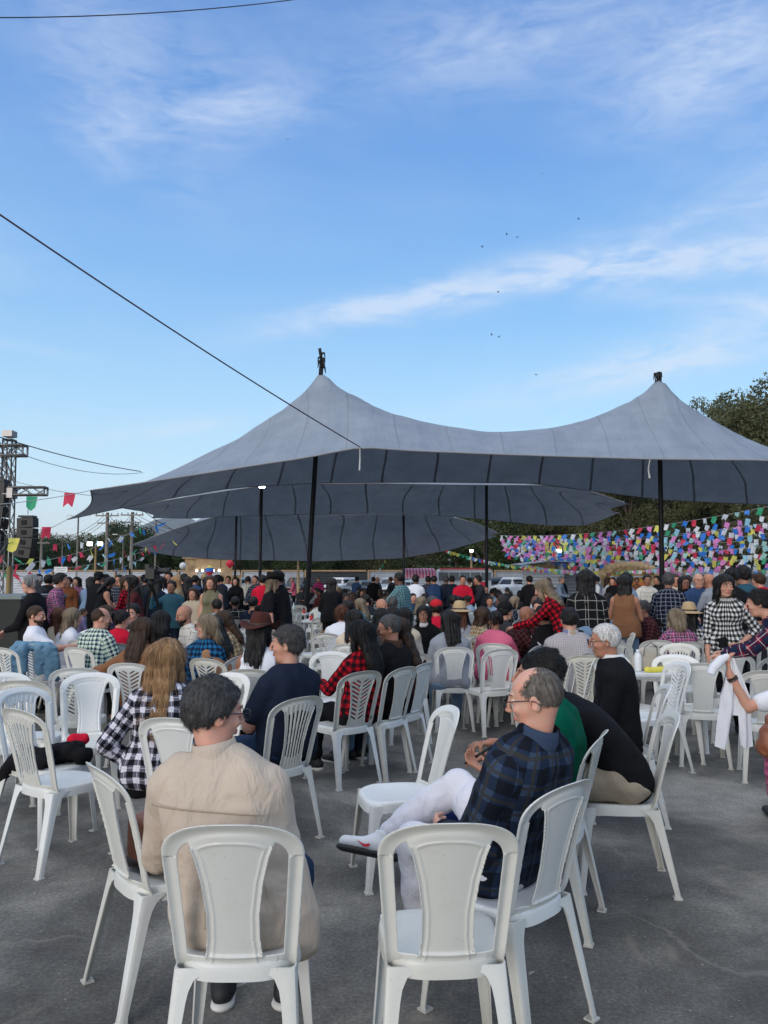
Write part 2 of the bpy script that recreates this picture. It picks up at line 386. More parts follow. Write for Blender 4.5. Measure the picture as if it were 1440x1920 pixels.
# ------------------------------------------------------------------ ground
def asphalt():
    m, N, nt, b = newmat('worn_asphalt'); tc = N.n('ShaderNodeTexCoord').outputs['Object']
    big = N.ramp(N.noise(tc, .55, 6, .6, .6), [(.38, (.095,.092,.088)), (.50, (.150,.146,.138)), (.62, (.27,.26,.24))])
    med = N.ramp(N.noise(tc, 3.2, 7, .7, .4), [(.3, (.62,.62,.62)), (.7, (1.25,1.24,1.2))])
    c = N.mix(1.0, big, med, 'MULTIPLY')
    fine = N.ramp(N.noise(tc, 60, 5, .8), [(.33, (.52,.52,.52)), (.52, (1,1,1)), (.70, (1.75,1.72,1.66))]); c = N.mix(.85, c, fine, 'MULTIPLY')
    stain = N.ramp(N.noise(tc, 1.4, 5, .65, 1.4), [(.60, 0), (.70, 1)]); c = N.mix(N.m('MULTIPLY', stain, .6), c, (.27,.235,.19))
    vor = N.n('ShaderNodeTexVoronoi', feature='DISTANCE_TO_EDGE', i={'Scale': .42}); wv = N.n('ShaderNodeVectorMath', operation='ADD')
    nt.links.new(tc, wv.inputs[0]); ns = N.n('ShaderNodeTexNoise', i={'Scale': 1.6, 'Detail': 6.0}); nt.links.new(tc, ns.inputs['Vector']); nt.links.new(ns.outputs['Color'], wv.inputs[1]); nt.links.new(wv.outputs[0], vor.inputs['Vector'])
    cr = N.ramp(vor.outputs['Distance'], [(.0, 1), (.004, .8), (.009, 0)]); brk = N.ramp(N.noise(tc, .9, 3, .5), [(.48, 0), (.56, 1)])
    crf = N.m('MULTIPLY', cr, brk); c = N.mix(N.m('MULTIPLY', crf, .55), c, (.20,.19,.175))
    spk = N.ramp(N.noise(tc, 38, 2, .4), [(.735, 0), (.75, 1)]); c = N.mix(N.m('MULTIPLY', spk, .6), c, (.38,.37,.34))
    nt.links.new(c, b.inputs['Base Color']); b.inputs['Roughness'].default_value = .88; b.inputs['Specular IOR Level'].default_value = .3
    h = N.m('ADD', N.noise(tc, 70, 6, .8), N.m('MULTIPLY', N.noise(tc, 4, 4, .6), 2.0))
    bn = N.n('ShaderNodeBump', i={'Strength': .55, 'Distance': .008, 'Height': h}); nt.links.new(bn.outputs[0], b.inputs['Normal'])
    return m
g = G(); S_ = 9000
g.add([(-S_,-60,0),(S_,-60,0),(S_,S_,0),(-S_,S_,0)], [(0,1,2,3)]); tag(g.obj('ground', asphalt(), smooth=False), kind='structure')
rng = np.random.default_rng(5); g = G()   # crumbs, grit and bits of litter lying on the lot
for k in range(1500):
    x, y = rng.uniform(-4.5, 5.5), rng.uniform(1.6, 10); s_ = rng.uniform(.0025, .008)*(2.6 if rng.random() < .06 else 1)
    P_ = (rng.random((5,3))-.5)*np.array([2,2,.9])*s_; P_[:,2] += s_*.35; P_ += (x,y,0); g.add(P_, [(0,1,2),(0,2,3),(0,3,1),(1,3,2),(1,2,4),(0,4,2),(0,1,4)])
tag(g.obj('grit', mat('grit', (.30,.29,.27), .9, objvar=.0, var=.5, vscale=30), smooth=False), 'pale grit and crumbs scattered on the asphalt', 'grit', kind='stuff')
# ------------------------------------------------------------------ mountain and haze
def mountain():
    n = 120; V = []; rng = np.random.default_rng(3); pk = []
    prof = [(-400,1088),(-60,1060),(60,1035),(150,1020),(215,1004),(262,988),(292,974),(318,969),(340,972),(352,968),(366,980),(400,984),(440,1000),(520,1012),(640,1030),(800,1050),(1100,1062),(1500,1050),(1900,1086)]
    xs = np.linspace(-400, 1900, n); ys = np.interp(xs, [p[0] for p in prof], [p[1] for p in prof]); D = 6500.
    rows = 24
    for j in range(rows):
        t = j/(rows-1)
        for i in range(n):
            p = at(xs[i], ys[i] + 2.2*float(vnoise(np.array([xs[i]/11., 0, 0]), 1, 2)), D); q = math.sin(math.pi*t); 
            z = p.z*(q**1.15)*(1 + .18*float(vnoise(np.array([xs[i]/60., t*6, 1.]), 1, 4))*(1-q)); V.append((p.x, D - 900 + 1900*t, max(-2, z)))
    F_ = [(j*n+i, j*n+i+1, (j+1)*n+i+1, (j+1)*n+i) for j in range(rows-1) for i in range(n-1)]
    o = G().add(V, F_).obj('mountain', mat('rocky_forest', (.07,.08,.06), .9, var=.4, vscale=.004)); tag(o, kind='structure')
mountain()
# ------------------------------------------------------------------ trees
def leafmat(name, col):
    if name in MC: return MC[name]
    m, N, nt, b = newmat(name); tc = N.n('ShaderNodeTexCoord').outputs['Object']; oi = N.n('ShaderNodeObjectInfo').outputs['Random']
    a = N.mix(N.ramp(N.noise(tc, 1.1, 3, .6), [(.35,0),(.65,1)]), tuple(x*.6 for x in col), tuple(x*1.35 for x in col)); a = N.mix(N.m('MULTIPLY', oi, .4), a, (col[0]*1.2, col[1]*1.25, col[2]*.8))
    nt.links.new(a, b.inputs['Base Color']); b.inputs['Roughness'].default_value = .65; b.inputs['Specular IOR Level'].default_value = .2
    MC[name] = m; return m
BARK = mat('bark', (.085,.065,.05), .9, bump=.6, bscale=12, stretch=(1,1,.2))
LEAFM = [leafmat('leaves_dark', (.034,.056,.026)), leafmat('leaves_mid', (.042,.060,.024)), leafmat('leaves_brownish', (.075,.080,.040))]
def make_tree(seed, H=9.0, Rc=3.2, leaf=.17, nleaf=9000, lm=0, trunkf=.35):
    rng = np.random.default_rng(seed); root = empty('tree', (0,0,-80)); g = G(); lean = rng.uniform(-.5,.5,2)
    tp = [(0,0,-.1),(lean[0]*.2,lean[1]*.2,H*.2),(lean[0]*.5,lean[1]*.5,H*.45),(lean[0],lean[1],H*.8)]; g.tube(tp, [.026*H,.02*H,.014*H,.004*H], 8)
    cl = []
    nl = 9
    for k in range(nl):
        a = rng.uniform(0, 2*math.pi); z0 = H*rng.uniform(.22,.6); e = (math.cos(a)*Rc*rng.uniform(.5,.95), math.sin(a)*Rc*rng.uniform(.5,.95), z0 + H*rng.uniform(.12,.34))
        g.tube([(lean[0]*z0/H, lean[1]*z0/H, z0), (e[0]*.5, e[1]*.5, z0+(e[2]-z0)*.65), e], [.010*H,.006*H,.002*H], 5); cl.append((*e, Rc*rng.uniform(.28,.45)))
    for k in range(20):
        a = rng.uniform(0, 2*math.pi); r = Rc*math.sqrt(rng.random())*.95; zc = H*(trunkf + (1-trunkf)*rng.random()**.8); sh = math.sqrt(max(.05, 1-((zc/H-(.5+trunkf/2))/(.62-trunkf/2))**2)); cl.append((r*math.cos(a)*sh, r*math.sin(a)*sh, zc, Rc*rng.uniform(.20,.42)))
    w_ = np.array([c[3]**2 for c in cl]); ci = rng.choice(len(cl), nleaf, p=w_/w_.sum()); cc = np.array(cl)[ci]
    d = rng.normal(size=(nleaf,3)); d /= np.linalg.norm(d, axis=1)[:,None]; rr = cc[:,3]*(.45+.62*rng.random(nleaf)**.7); d[:,2] *= .75
    c = cc[:,:3] + d*rr[:,None] + rng.normal(size=(nleaf,3))*.10
    t1 = rng.normal(size=(nleaf,3)); t1 /= np.linalg.norm(t1, axis=1)[:,None]; t2 = np.cross(t1, rng.normal(size=(nleaf,3))); t2 /= np.linalg.norm(t2, axis=1)[:,None]
    sz = leaf*(.6+.9*rng.random(nleaf))[:,None]; VV = np.stack([c-t1*sz*.5, c+t2*sz*.28, c+t1*sz*.5, c-t2*sz*.28], 1).reshape(-1,3)
    g.obj('trunk', BARK, root); G().add(VV, np.arange(nleaf*4).reshape(-1,4)).obj('crown', LEAFM[lm], root, smooth=False); return root
TR = [make_tree(11, 9, 3.3, .24, 8000, 0, .12), make_tree(12, 8, 3.6, .24, 8000, 1, .1), make_tree(13, 9.5, 3.0, .24, 8000, 0, .2), make_tree(14, 7.5, 3.4, .24, 7500, 2, .12)]
BIG = make_tree(21, 17, 6.2, .27, 26000, 2, .22); rt_ = random.Random(9); used = [0]*4
def tree_top(px): return np.interp(px, [-300,60,130,180,240,300,360,420,480,600,760,860,930,1000,1080,1180,1250,1330,1440,1700], [1010,1002,1008,1012,990,1004,1008,996,1010,1015,1000,985,930,905,895,880,860,850,830,820])
k = 0
TLAB = ['dark green', 'mid green', 'deep green narrow', 'brownish green']
for row, Yb in enumerate((84, 97, 112)):
    px = -330 + row*33
    while px < 1800:
        Y = Yb + rt_.uniform(-3, 3); top = tree_top(px) + rt_.uniform(-4, 16) + (0, -4, 2)[row]; zt = at(px, top, Y).z; v = rt_.randrange(4); h0 = (9, 8, 9.5, 7.5)[v]
        s_ = max(.35, zt/h0*1.0); loc = (xat(px, Y), Y, 0)
        lab = f"{TLAB[v]} tree in the {('front','middle','back')[row]} row of the wood beyond the metal fence, number {k+1} of the wood"
        where = 'far left' if px < 150 else 'left' if px < 420 else 'behind the parked cars' if px < 800 else 'behind the food trailer' if px < 1000 else 'behind the bunting' if px < 1300 else 'far right'
        lab = f"{TLAB[v]} tree {where}, {('front','middle','back')[row]} row of the wood beyond the fence"
        if used[v] == 0: o = TR[v]; used[v] = 1; o.location = loc; o.rotation_euler = (0,0,rt_.uniform(0,6.28)); tag(o, lab, 'tree', f'trees {where} in the {("front","middle","back")[row]} row of the wood')
        else: o = copy_thing(TR[v], loc, rt_.uniform(0,6.28), lab, 'tree', f'trees {where} in the {("front","middle","back")[row]} row of the wood')
        o.scale = (max(.75, s_*.92),)*2 + (s_,); px += (rt_.uniform(55, 80) if px < 880 else rt_.uniform(70, 100))*(84/Y)*max(.75, s_*.8); k += 1
for i, (px, top, Y, lab) in enumerate([(1452, 728, 62, 'tall tree rising behind the right tent peak, its brownish crown against the sky'), (1362, 765, 74, 'tall thin crowned tree just left of the tallest tree behind the right tent'), (1530, 700, 66, 'tall tree cut by the right edge behind the tent'), (1180, 860, 74, 'tall tree behind the middle of the bunting'), (1060, 900, 78, 'tall tree showing over the right tip of the second tent')]):
    zt = at(px, top, Y).z; loc = (xat(px, Y), Y, 0)
    if i == 0: o = BIG; o.location = loc; tag(o, lab, 'tree')
    else: o = copy_thing(BIG, loc, i*1.7, lab, 'tree')
    s_ = zt/17.2; o.scale = (s_*(.62 if i == 1 else .9),)*2 + (s_,); o['label'] = lab
# low scrub filling the foot of the wood
rng = np.random.default_rng(8); n_ = 60000; x = rng.uniform(-75, 100, n_); y = rng.uniform(78, 84, n_); hh = 1.6+1.5*(vnoise(np.stack([x, y*0, y*0], 1), .25, 3)*.5+.5) + (x > 15)*1.5
c = np.stack([x, y, rng.random(n_)**.8*hh], 1); t1 = rng.normal(size=(n_,3)); t1 /= np.linalg.norm(t1,axis=1)[:,None]; t2 = np.cross(t1, rng.normal(size=(n_,3))); t2 /= np.linalg.norm(t2,axis=1)[:,None]
sz = .28*(.6+rng.random(n_))[:,None]; VV = np.stack([c-t1*sz*.5, c+t2*sz*.3, c+t1*sz*.5, c-t2*sz*.3], 1).reshape(-1,3)
tag(G().add(VV, np.arange(n_*4).reshape(-1,4)).obj('scrub', LEAFM[0], smooth=False), 'dense dark undergrowth along the foot of the wood', 'undergrowth', kind='stuff')
# ------------------------------------------------------------------ fence of corrugated metal sheets
TIN = mat('corrugated_tin', (.42,.45,.50), .45, .55, var=.22, vscale=.8, objvar=.25); TIND = mat('corrugated_dark', (.03,.035,.04), .5, .3); TIMB = mat('raw_timber', (.36,.235,.13), .8, var=.3, vscale=5, bump=.4, bscale=20, stretch=(1,1,8))
def sheet(w_, h_, pitch=.16, amp=.022, vertical=False):
    n = int((w_ if vertical else h_)/pitch*6); g = G(); V = []
    for i in range(n+1):
        t = i/n; a = amp*math.sin(t*n/6*2*math.pi)
        V += [(t*w_-w_/2, a, 0), (t*w_-w_/2, a, h_)] if vertical else [(-w_/2, a, t*h_), (w_/2, a, t*h_)]
    return g.add(V, [(2*i, 2*i+1, 2*i+3, 2*i+2) for i in range(n)])
FY = 74.0; fx = xat(-260, FY); k = 0; fm = sheet(6.0, 2.35).mesh('sheet', TIN); fmd = sheet(6.0, 2.35).mesh('sheet', TIND)
while fx < xat(1700, FY):
    pxc = 720 + (fx+3)/FY*F_PX; dark = 575 < pxc < 680
    r = empty('fence_panel', (fx+3, FY + .1*math.sin(k), 0), 0, None, 'fence', 'corrugated metal fence panels behind the car park')
    lo_ = 'behind the left crowd' if pxc < 330 else 'beside the wooden kiosk' if pxc < 480 else 'behind the parked cars' if pxc < 740 else 'behind the striped awning' if pxc < 940 else 'behind the tin shed' if pxc < 1120 else 'behind the yellow booth' if pxc < 1250 else 'under the bunting at the right'
    tag(r, f"{'black' if dark else 'silver'} corrugated metal fence panel {lo_}" + ('' if dark else f", {['first','second','third','fourth','fifth','sixth','seventh'][min(6, sum(1 for o in C.objects if o.get('label','').startswith('silver corrugated metal fence panel '+lo_)))]} from the left there"))
    o = bpy.data.objects.new('sheet', fmd if dark else fm); C.objects.link(o); o.parent = r
    G().box((0, -.06, 2.42), (5.9, .10, .14)).obj('top_rail', TIMB, r, smooth=False); G().box((-2.9, -.1, 1.2), (.14, .14, 2.5)).obj('post', TIMB, r, smooth=False)
    fx += 6.06; k += 1
# ------------------------------------------------------------------ tents
def resample(pts, n):
    P = np.array([list(p) for p in pts]); d = np.r_[0, np.cumsum(np.linalg.norm(np.diff(P, axis=0), axis=1))]; t = np.linspace(0, d[-1], n); out = np.stack([np.interp(t, d, P[:,k]) for k in range(3)], 1)
    for _ in range(max(2, n//30)): out[1:-1] = .25*out[:-2] + .5*out[1:-1] + .25*out[2:]
    return out
def tent_mat():
    m, N, nt, b = newmat('grey_canvas'); tcn = N.n('ShaderNodeTexCoord'); uv = tcn.outputs['UV']; sp = N.n('ShaderNodeSeparateXYZ'); nt.links.new(uv, sp.inputs[0])
    fr = N.m('FRACT', N.m('ADD', sp.outputs[0], N.m('MULTIPLY', N.noise(tcn.outputs['Object'], .25, 2, .5), .12))); ln = N.m('LESS_THAN', fr, .045)
    nz = N.noise(tcn.outputs['Object'], 1.1, 5, .6); st = N.noise(N.mapping(uv, scale=(1.2, .5, 1)), 2, 4, .6)
    c = N.mix(N.ramp(N.m('ADD', N.m('MULTIPLY', nz, .5), N.m('MULTIPLY', st, .5)), [(.35,0),(.65,1)]), (.225,.265,.325), (.30,.345,.41))
    c = N.mix(N.ramp(N.noise(tcn.outputs['Object'], 4, 5, .7), [(.62,0),(.75,.5)]), c, (.10,.105,.12))
    cs = N.mix(N.m('MULTIPLY', ln, .12), c, (.05,.055,.07)); nt.links.new(cs, b.inputs['Base Color']); c = N.mix(N.m('MULTIPLY', ln, .92), c, (.005,.005,.008)); b.inputs['Roughness'].default_value = .75; b.inputs['Specular IOR Level'].default_value = .2
    tr = N.n('ShaderNodeBsdfTranslucent'); nt.links.new(c, tr.inputs['Color']); mx = N.n('ShaderNodeMixShader', i={0: .15}); out = nt.nodes['Material Output']
    h = N.m('ADD', N.noise(N.mapping(uv, scale=(3, .3, 1)), 1.5, 3, .5), N.m('MULTIPLY', N.noise(tcn.outputs['Object'], 6, 4, .6), .25))
    bn = N.n('ShaderNodeBump', i={'Strength': .4, 'Distance': .12, 'Height': h}); nt.links.new(bn.outputs[0], b.inputs['Normal']); nt.links.new(bn.outputs[0], tr.inputs['Normal'])
    nt.links.new(b.outputs[0], mx.inputs[1]); nt.links.new(tr.outputs[0], mx.inputs[2]); nt.links.new(mx.outputs[0], out.inputs[0]); return m
CANV = tent_mat(); POLE = mat('black_steel_pole', (.012,.012,.014), .5, .3); ROPE = mat('rope', (.05,.045,.05), .8); WROPE = mat('white_rope', (.5,.5,.5), .8)
def tent(label, front, rear, peaks, masts, lights, alpha, sagL=.5, nu=150, nv=64, panels=18, finial=True):
    root = empty('tent', (masts[0][0].x, masts[0][0].y, 0), 0, label, 'tent'); O = np.array([masts[0][0].x, masts[0][0].y, 0])
    Fr, Re = resample(front, nu), resample(rear, nu); u = np.linspace(0,1,nu); v = np.linspace(0,1,nv)
    Le = Fr[0][None]*(1-v[:,None]) + Re[0][None]*v[:,None]; Le[:,0] += sagL*np.sin(math.pi*v); Le[:,2] -= .0
    Ri = Fr[-1][None]*(1-v[:,None]) + Re[-1][None]*v[:,None]; Ri[:,0] -= sagL*np.sin(math.pi*v)
    U, Vv = u[None,:,None], v[:,None,None]
    S = (1-Vv)*Fr[None] + Vv*Re[None] + (1-U)*Le[:,None] + U*Ri[:,None] - ((1-U)*(1-Vv)*Fr[0] + U*(1-Vv)*Fr[-1] + (1-U)*Vv*Re[0] + U*Vv*Re[-1])
    Z = S[...,2].copy(); fixed = np.zeros(Z.shape, bool); fixed[0] = fixed[-1] = True; fixed[:,0] = fixed[:,-1] = True
    hx = (S[nv//2,-1,0]-S[nv//2,0,0])/nu; hy = abs(S[-1,nu//2,1]-S[0,nu//2,1])/nv; src = np.zeros(Z.shape)
    for p in peaks:
        d = np.hypot(S[...,0]-p.x, S[...,1]-p.y); i = np.unravel_index(np.argmin(d), d.shape); near = d < .28; fixed |= near; Z[near] = p.z - d[near]*.7; src += alpha/np.maximum(d, .3)*np.exp(-(np.hypot((S[...,0]-p.x)*(.45 if p is peaks[0] else .65), S[...,1]-p.y)/2.3)**2); Z = np.where(fixed, Z, np.maximum(Z, p.z-d*.9))
    wx, wy = 1/hx**2, 1/hy**2; den = 2*(wx+wy)
    for it in range(2600):
        Zn = (wx*(np.roll(Z,1,1)+np.roll(Z,-1,1)) + wy*(np.roll(Z,1,0)+np.roll(Z,-1,0)) + src)/den; Z = np.where(fixed, Z, Zn)
    S[...,2] = Z
    for p in peaks:
        dx_, dy_ = S[...,0]-p.x, S[...,1]-p.y; d = np.hypot(dx_, dy_); an = np.arctan2(dy_, dx_)
        S[...,2] += (.030*np.sin(an*23+np.sin(an*5)*2) + .02*np.sin(an*41+1))*np.exp(-d/3.2)*np.clip(d/1.2,0,1)*np.sin(math.pi*v)[:,None]**.4
    rip = np.sin(u*panels*2*math.pi*1.0)*.010; fade = np.sin(math.pi*v)**.5; S[...,2] += rip[None]*fade[:,None]; S[...,2] += .03*vnoise(S*np.array([1,.3,0]), 1.3, 3)*fade[:,None]
    V = S.reshape(-1,3) - O; I = np.arange(nu*nv).reshape(nv,nu); Q = np.stack([I[:-1,:-1],I[:-1,1:],I[1:,1:],I[1:,:-1]], -1).reshape(-1,4)
    uu, vv = np.meshgrid(u, v); pu = [float(np.interp(p.x, S[nv//2,:,0], u)) for p in peaks]
    for q_ in pu: uu = uu - .62*(uu-q_)*np.exp(-((uu-q_)/.22)**2)*-np.sin(math.pi*np.clip(vv*1.15,0,1))**2*.8
    uvg = np.stack([uu*panels, vv*6], -1).reshape(-1,2); G().add(V, Q, 0, uv=uvg[Q].reshape(-1,2)).obj('canopy', CANV, root)
    for nm, cv in (('front_hem', S[0]), ('rear_hem', S[-1]), ('side_hem', S[:,0]), ('side_hem', S[:,-1])): G().tube(cv[::3]-O, .020, 5).obj(nm, mat('hem_webbing', (.22,.22,.23), .8), root)
    for (ft, tp) in masts:
        g = G(); g.tube([ft-Vector(O), ft.lerp(tp, .5)-Vector(O), tp-Vector(O)], [.085,.078,.07], 10); pm = g.obj('mast', POLE, root)
        bg = G(); bg.tube([ft-Vector(O)+Vector((0,0,.0)), ft-Vector(O)+Vector((0,0,.22)), ft-Vector(O)+Vector((0,0,.42))], [.26,.2,.1], 10); bg.obj('mast_foot', POLE, pm)
        if finial:
            fg = G(); t0 = tp-Vector(O); k_ = 1 if ft.x < 0 else .45
            M_ = Matrix.Translation(t0 + Vector((0,0,-.05))) @ Matrix.Rotation(-.16 if k_ == 1 else .1, 4, 'Y'); fg.box((0,0,.12*k_), (.10,.05,.62*k_), M=M_)
            rngf = np.random.default_rng(3 if k_ == 1 else 5)
            for q in range(14):
                a = rngf.uniform(0,6.28); z = rngf.uniform(-.42,.22*k_); r = .06+.07*rngf.random(); L_ = rngf.uniform(.10,.22); fg.tube([t0+Vector((0,0,z)), t0+Vector((math.cos(a)*r,math.sin(a)*r,z+.02)), t0+Vector((math.cos(a)*(r+.03),math.sin(a)*(r+.03),z-L_))], [.05,.035,.012], 5)
            fg.obj('peak_binding', mat('black_rag', (.015,.014,.014), .9), root)
    return root, S
def mast(pxt, pyt, pxb, pyb, Y, ztop=None):
    b = at(pxb, pyb, Y); b.z = 0; t = at(pxt, pyt, Y); return b, t
pk1, pk2 = at(603,698,24.6), at(1235,712,24.6)
t1, S1 = tent('nearest grey canvas tent with two high peaks over the seated crowd',
    [at(170,920,19.5), at(350,893,19.4), at(470,874,19.3), at(577,858,19.2), at(675,838,19.0), at(760,845,19.2), at(960,853,19.3), at(1220,861,19.3), at(1440,863,19.4), at(1640,880,19.6), at(1900,925,20)],
    [at(126,974,27.5), at(210,956,28.5), at(300,938,29.5), at(430,915,30), at(600,905,30), at(800,904,30), at(1000,906,30), at(1120,922,30), at(1250,938,30), at(1440,946,30), at(1700,960,29), at(1980,985,27.5)],
    [pk1, pk2], [(Vector((at(572,1177,24.4).x,24.4,0)), pk1+Vector((0,0,.42))), (Vector((xat(1240,24.4),24.4,0)), pk2+Vector((0,0,.12)))], None, .57, .35)
t2, S2 = tent('second grey canvas tent seen under the edge of the nearest tent',
    [at(228,952,33), at(330,935,33), at(420,921,33), at(520,907,33), at(700,906,33), at(850,909,33), at(1060,910,33), at(1110,922,33), at(1180,945,34)],
    [at(285,971,43), at(360,972,43), at(430,968,43), at(640,963,43), at(820,966,43), at(930,976,43), at(1020,985,43), at(1100,986,43), at(1160,962,42)],
    [at(492,838,38.5), at(912,838,38.5)], [(Vector((xat(487,38.5),38.5,0)), at(492,838,38.5)), (Vector((xat(912,38.5),38.5,0)), at(912,838,38.5))], None, .30, .6, panels=13, finial=False)
t3, S3 = tent('farthest grey canvas tent whose rear edge hangs low over the car park',
    [at(247,1022,48), at(300,1002,47.5), at(350,984,47), at(410,967,47), at(640,964,47), at(840,967,47), at(890,980,47.5), at(937,1000,48.5)],
    [at(262,1031,56), at(330,1043,57), at(410,1049,57.5), at(600,1052,58), at(750,1047,58), at(840,1032,57.5), at(890,1018,57), at(930,1006,55)],
    [at(445,905,51.5), at(757,905,51.5)], [(Vector((xat(440,51.5),51.5,0)), at(445,905,51.5)), (Vector((xat(757,51.5),51.5,0)), at(757,905,51.5))], None, .25, .5, panels=11, finial=False)
def cable(name, pts, r, m_, label, cat='rope', sag=0, n=24, group=None):
    P = [Vector(p) for p in pts]; out = []
    if len(P) == 2: out = [P[0].lerp(P[1], t/n) - Vector((0,0,4*sag*(t/n)*(1-t/n))) for t in range(n+1)]
    else: out = P
    o = G().tube(out, r, 6).obj(name, m_); return tag(o, label, cat, group)
a_ = at(675,838,19.0); b_ = at(-300,196,9.0)
cable('guy_rope', [a_, b_], .014, mat('purple_rope',(.08,.05,.08),.8), 'thick dark guy rope running from upper left down to the nearest tent edge', sag=.12)
cable('rope_tail', [a_, at(675,862,19.0), at(674,882,19.0)], .02, WROPE, 'white rope end hanging where the guy rope meets the tent')
cable('rope_tail', [at(1218,861,19.3), at(1216,880,19.2), at(1218,896,19.3)], .022, WROPE, 'white rope end hanging from the tent edge beside the right mast')
cable('power_line', [at(-60,33,9), at(640,-14,12)], .007, mat('cable_black',(.01,.01,.012),.6), 'thin black overhead cable across the top left corner', 'cable', sag=.12)
cable('guy_rope', [at(-60,800,16), at(264,884,22)], .012, ROPE, 'upper of two thin ropes from the truss to the tent shoulder', sag=.1)
cable('guy_rope', [at(-60,806,16), at(268,886,22.3)], .007, ROPE, 'lower of two thin ropes from the truss to the tent shoulder', sag=.35)
cable('guy_rope', [at(30,903,24), at(170,929,20)], .007, ROPE, 'thin rope from the lower truss arm to the tent corner', sag=.05)
cable('guy_rope', [at(265,955,33), at(340,1000,44)], .015, ROPE, 'dark rope slanting down from the second tent tip', sag=.1)
# ------------------------------------------------------------------ bunting
FLC = {'red': (.50,.025,.06), 'green': (.03,.27,.13), 'yellow': (.60,.48,.09), 'blue': (.03,.17,.55), 'white': (.66,.68,.72), 'pink': (.62,.17,.38), 'orange': (.6,.2,.05), 'paleblue': (.25,.45,.62), 'mint': (.3,.55,.42), 'purple': (.25,.05,.25)}
def flagmat(k, v):
    m = mat('flag_'+k, tuple(min(.88, x*1.6+.01) for x in v), .6, var=.06, vscale=8); nt = m.node_tree; N = NT(nt); b = nt.nodes['Principled BSDF']; t = N.n('ShaderNodeBsdfTranslucent', i={'Color': (*[min(.9, x*1.9+.02) for x in v], 1)}); mx = N.n('ShaderNodeMixShader', i={0: .4})
    nt.links.new(b.outputs[0], mx.inputs[1]); nt.links.new(t.outputs[0], mx.inputs[2]); nt.links.new(mx.outputs[0], nt.nodes['Material Output'].inputs[0]); return m
FM = {k: flagmat(k, v) for k, v in FLC.items()}
def flag_mesh(c, shape, curl, seed):
    n = 5; V = []; W_ = .095; H_ = .27
    for j in range(n+1):
        t = j/n
        for i in range(5):
            x = (i-2)/2*W_; zb = {'notch': -H_+.075*(1-abs(i-2)/2), 'point': -H_*.75-.075*(1-abs(i-2)/2), 'round': -H_*.8-.05*math.cos((i-2)/2*1.4), 'slant': -H_*.85-.05*(i-2)/2}[shape]
            V.append((x*(1-.10*t), curl*(t**1.5)*.16 + .02*math.sin(3*t+i+seed), zb*t))
    return G().add(V, [(j*5+i, j*5+i+1, j*5+i+6, j*5+i+5) for j in range(n) for i in range(4)]).mesh('flag', FM[c])
FLAG = {}
def flag(parent, p, c, rz_, shape=None, s=1.0, rnd=random.Random(4), lbl=None):
    shape = shape or rnd.choice(['notch','notch','point','slant','round']); cu = rnd.choice([-1.2,-.5,.5,1.3]); key = (c, shape, cu)
    if key not in FLAG: FLAG[key] = flag_mesh(c, shape, cu, rnd.random()*6)
    o = bpy.data.objects.new('flag', FLAG[key]); C.objects.link(o); o.parent = parent; o.location = p; o.rotation_euler = (rnd.uniform(-.4,.4), .25+rnd.uniform(-.22,.22), rz_+rnd.uniform(-.55,.55)); o.scale = (s,)*3; return o
def bunting(label, a, b, n, cols, sag, s=1.0, seed=1, group=None, r=.008, skip=0):
    rnd = random.Random(seed); a, b = Vector(a), Vector(b); root = empty('bunting', a, 0, label, 'bunting', group); d = b-a; P = [d*t - Vector((0,0,4*sag*t*(1-t))) for t in [i/40 for i in range(41)]]
    G().tube(P, r, 4).obj('string', ROPE if seed % 2 else WROPE, root)
    for i in range(n):
        t = (i+.5+rnd.uniform(-.15,.15))/n
        if rnd.random() < skip: continue
        flag(root, d*t - Vector((0,0,4*sag*t*(1-t))), rnd.choice(cols), math.atan2(d.y, d.x)*(.45 if group else 1), None, s*rnd.uniform(.85,1.12), rnd)
    return root
MIXC = ['white','red','blue','pink','green','yellow','blue','white','pink','pink','white','yellow','white','blue','mint','paleblue','red']
GB = 'bunting strings massed over the right side'
NS = 22
for i in range(NS):
    row = i % 11; t = row/10 + (i//11)*.05
    far = at(936 + 14*t + (i//11)*40, 1004 + 36*t, 52 - 3*t - (i//11)*2); near = at(1530 + 60*(i//11) + (i % 3)*25, 930 + 132*t + (i//11)*4, 32.0 + 3*t + (i//11)*2.5 + (i%2)*.8)
    nl = 44 if i < 11 else 34
    bunting(f"{['uppermost','second','third','fourth','fifth','middle','seventh','eighth','ninth','tenth','lowest'][row]} string of the {['nearer','farther'][i//11]} fan of dense coloured bunting at right", far, near, nl-6, MIXC, .55+.05*(i%4), 1.18, 30+i, GB)
bunting('thin string of small bunting in front of the wood reaching the tin shed', at(836,1031,47), at(1075,1071,44), 52, ['red','yellow','white','blue','green','mint'], .25, .8, 71)
bunting('short string of yellow and white flags below the farthest tent', at(723,1048,57), at(697,1084,56), 6, ['yellow','white','green'], .1, 1.0, 72)
bunting('string of pale small flags hanging across the top of the tin shed', at(980,1058,43), at(1250,1064,40), 60, ['white','pink','yellow','mint','paleblue'], .3, .8, 73)
b1 = bunting('upper left bunting with a green and a red flag', at(-60,951,13), at(172,919,19.6), 0, MIXC, .05, 1.0, 74); b2 = bunting('left bunting with a yellow and a red flag tied to the tent tip', at(-60,1040,13), at(128,973,27.5), 0, MIXC, .1, 1.0, 75)
for root, px, py, Y, c, sh in ((b1,60,931,16.3,'green','point'),(b1,131,924,18.6,'red','notch'),(b2,27,1009,17,'yellow','round'),(b2,87,988,22,'red','notch')):
    p = at(px, py, Y) - root.location; o = flag(root, p, c, .3, sh, 1.12 if Y < 18 else 1.3); o.rotation_euler = (.1,0,.2)
LC = ['red','white','yellow','blue','green','red','paleblue']
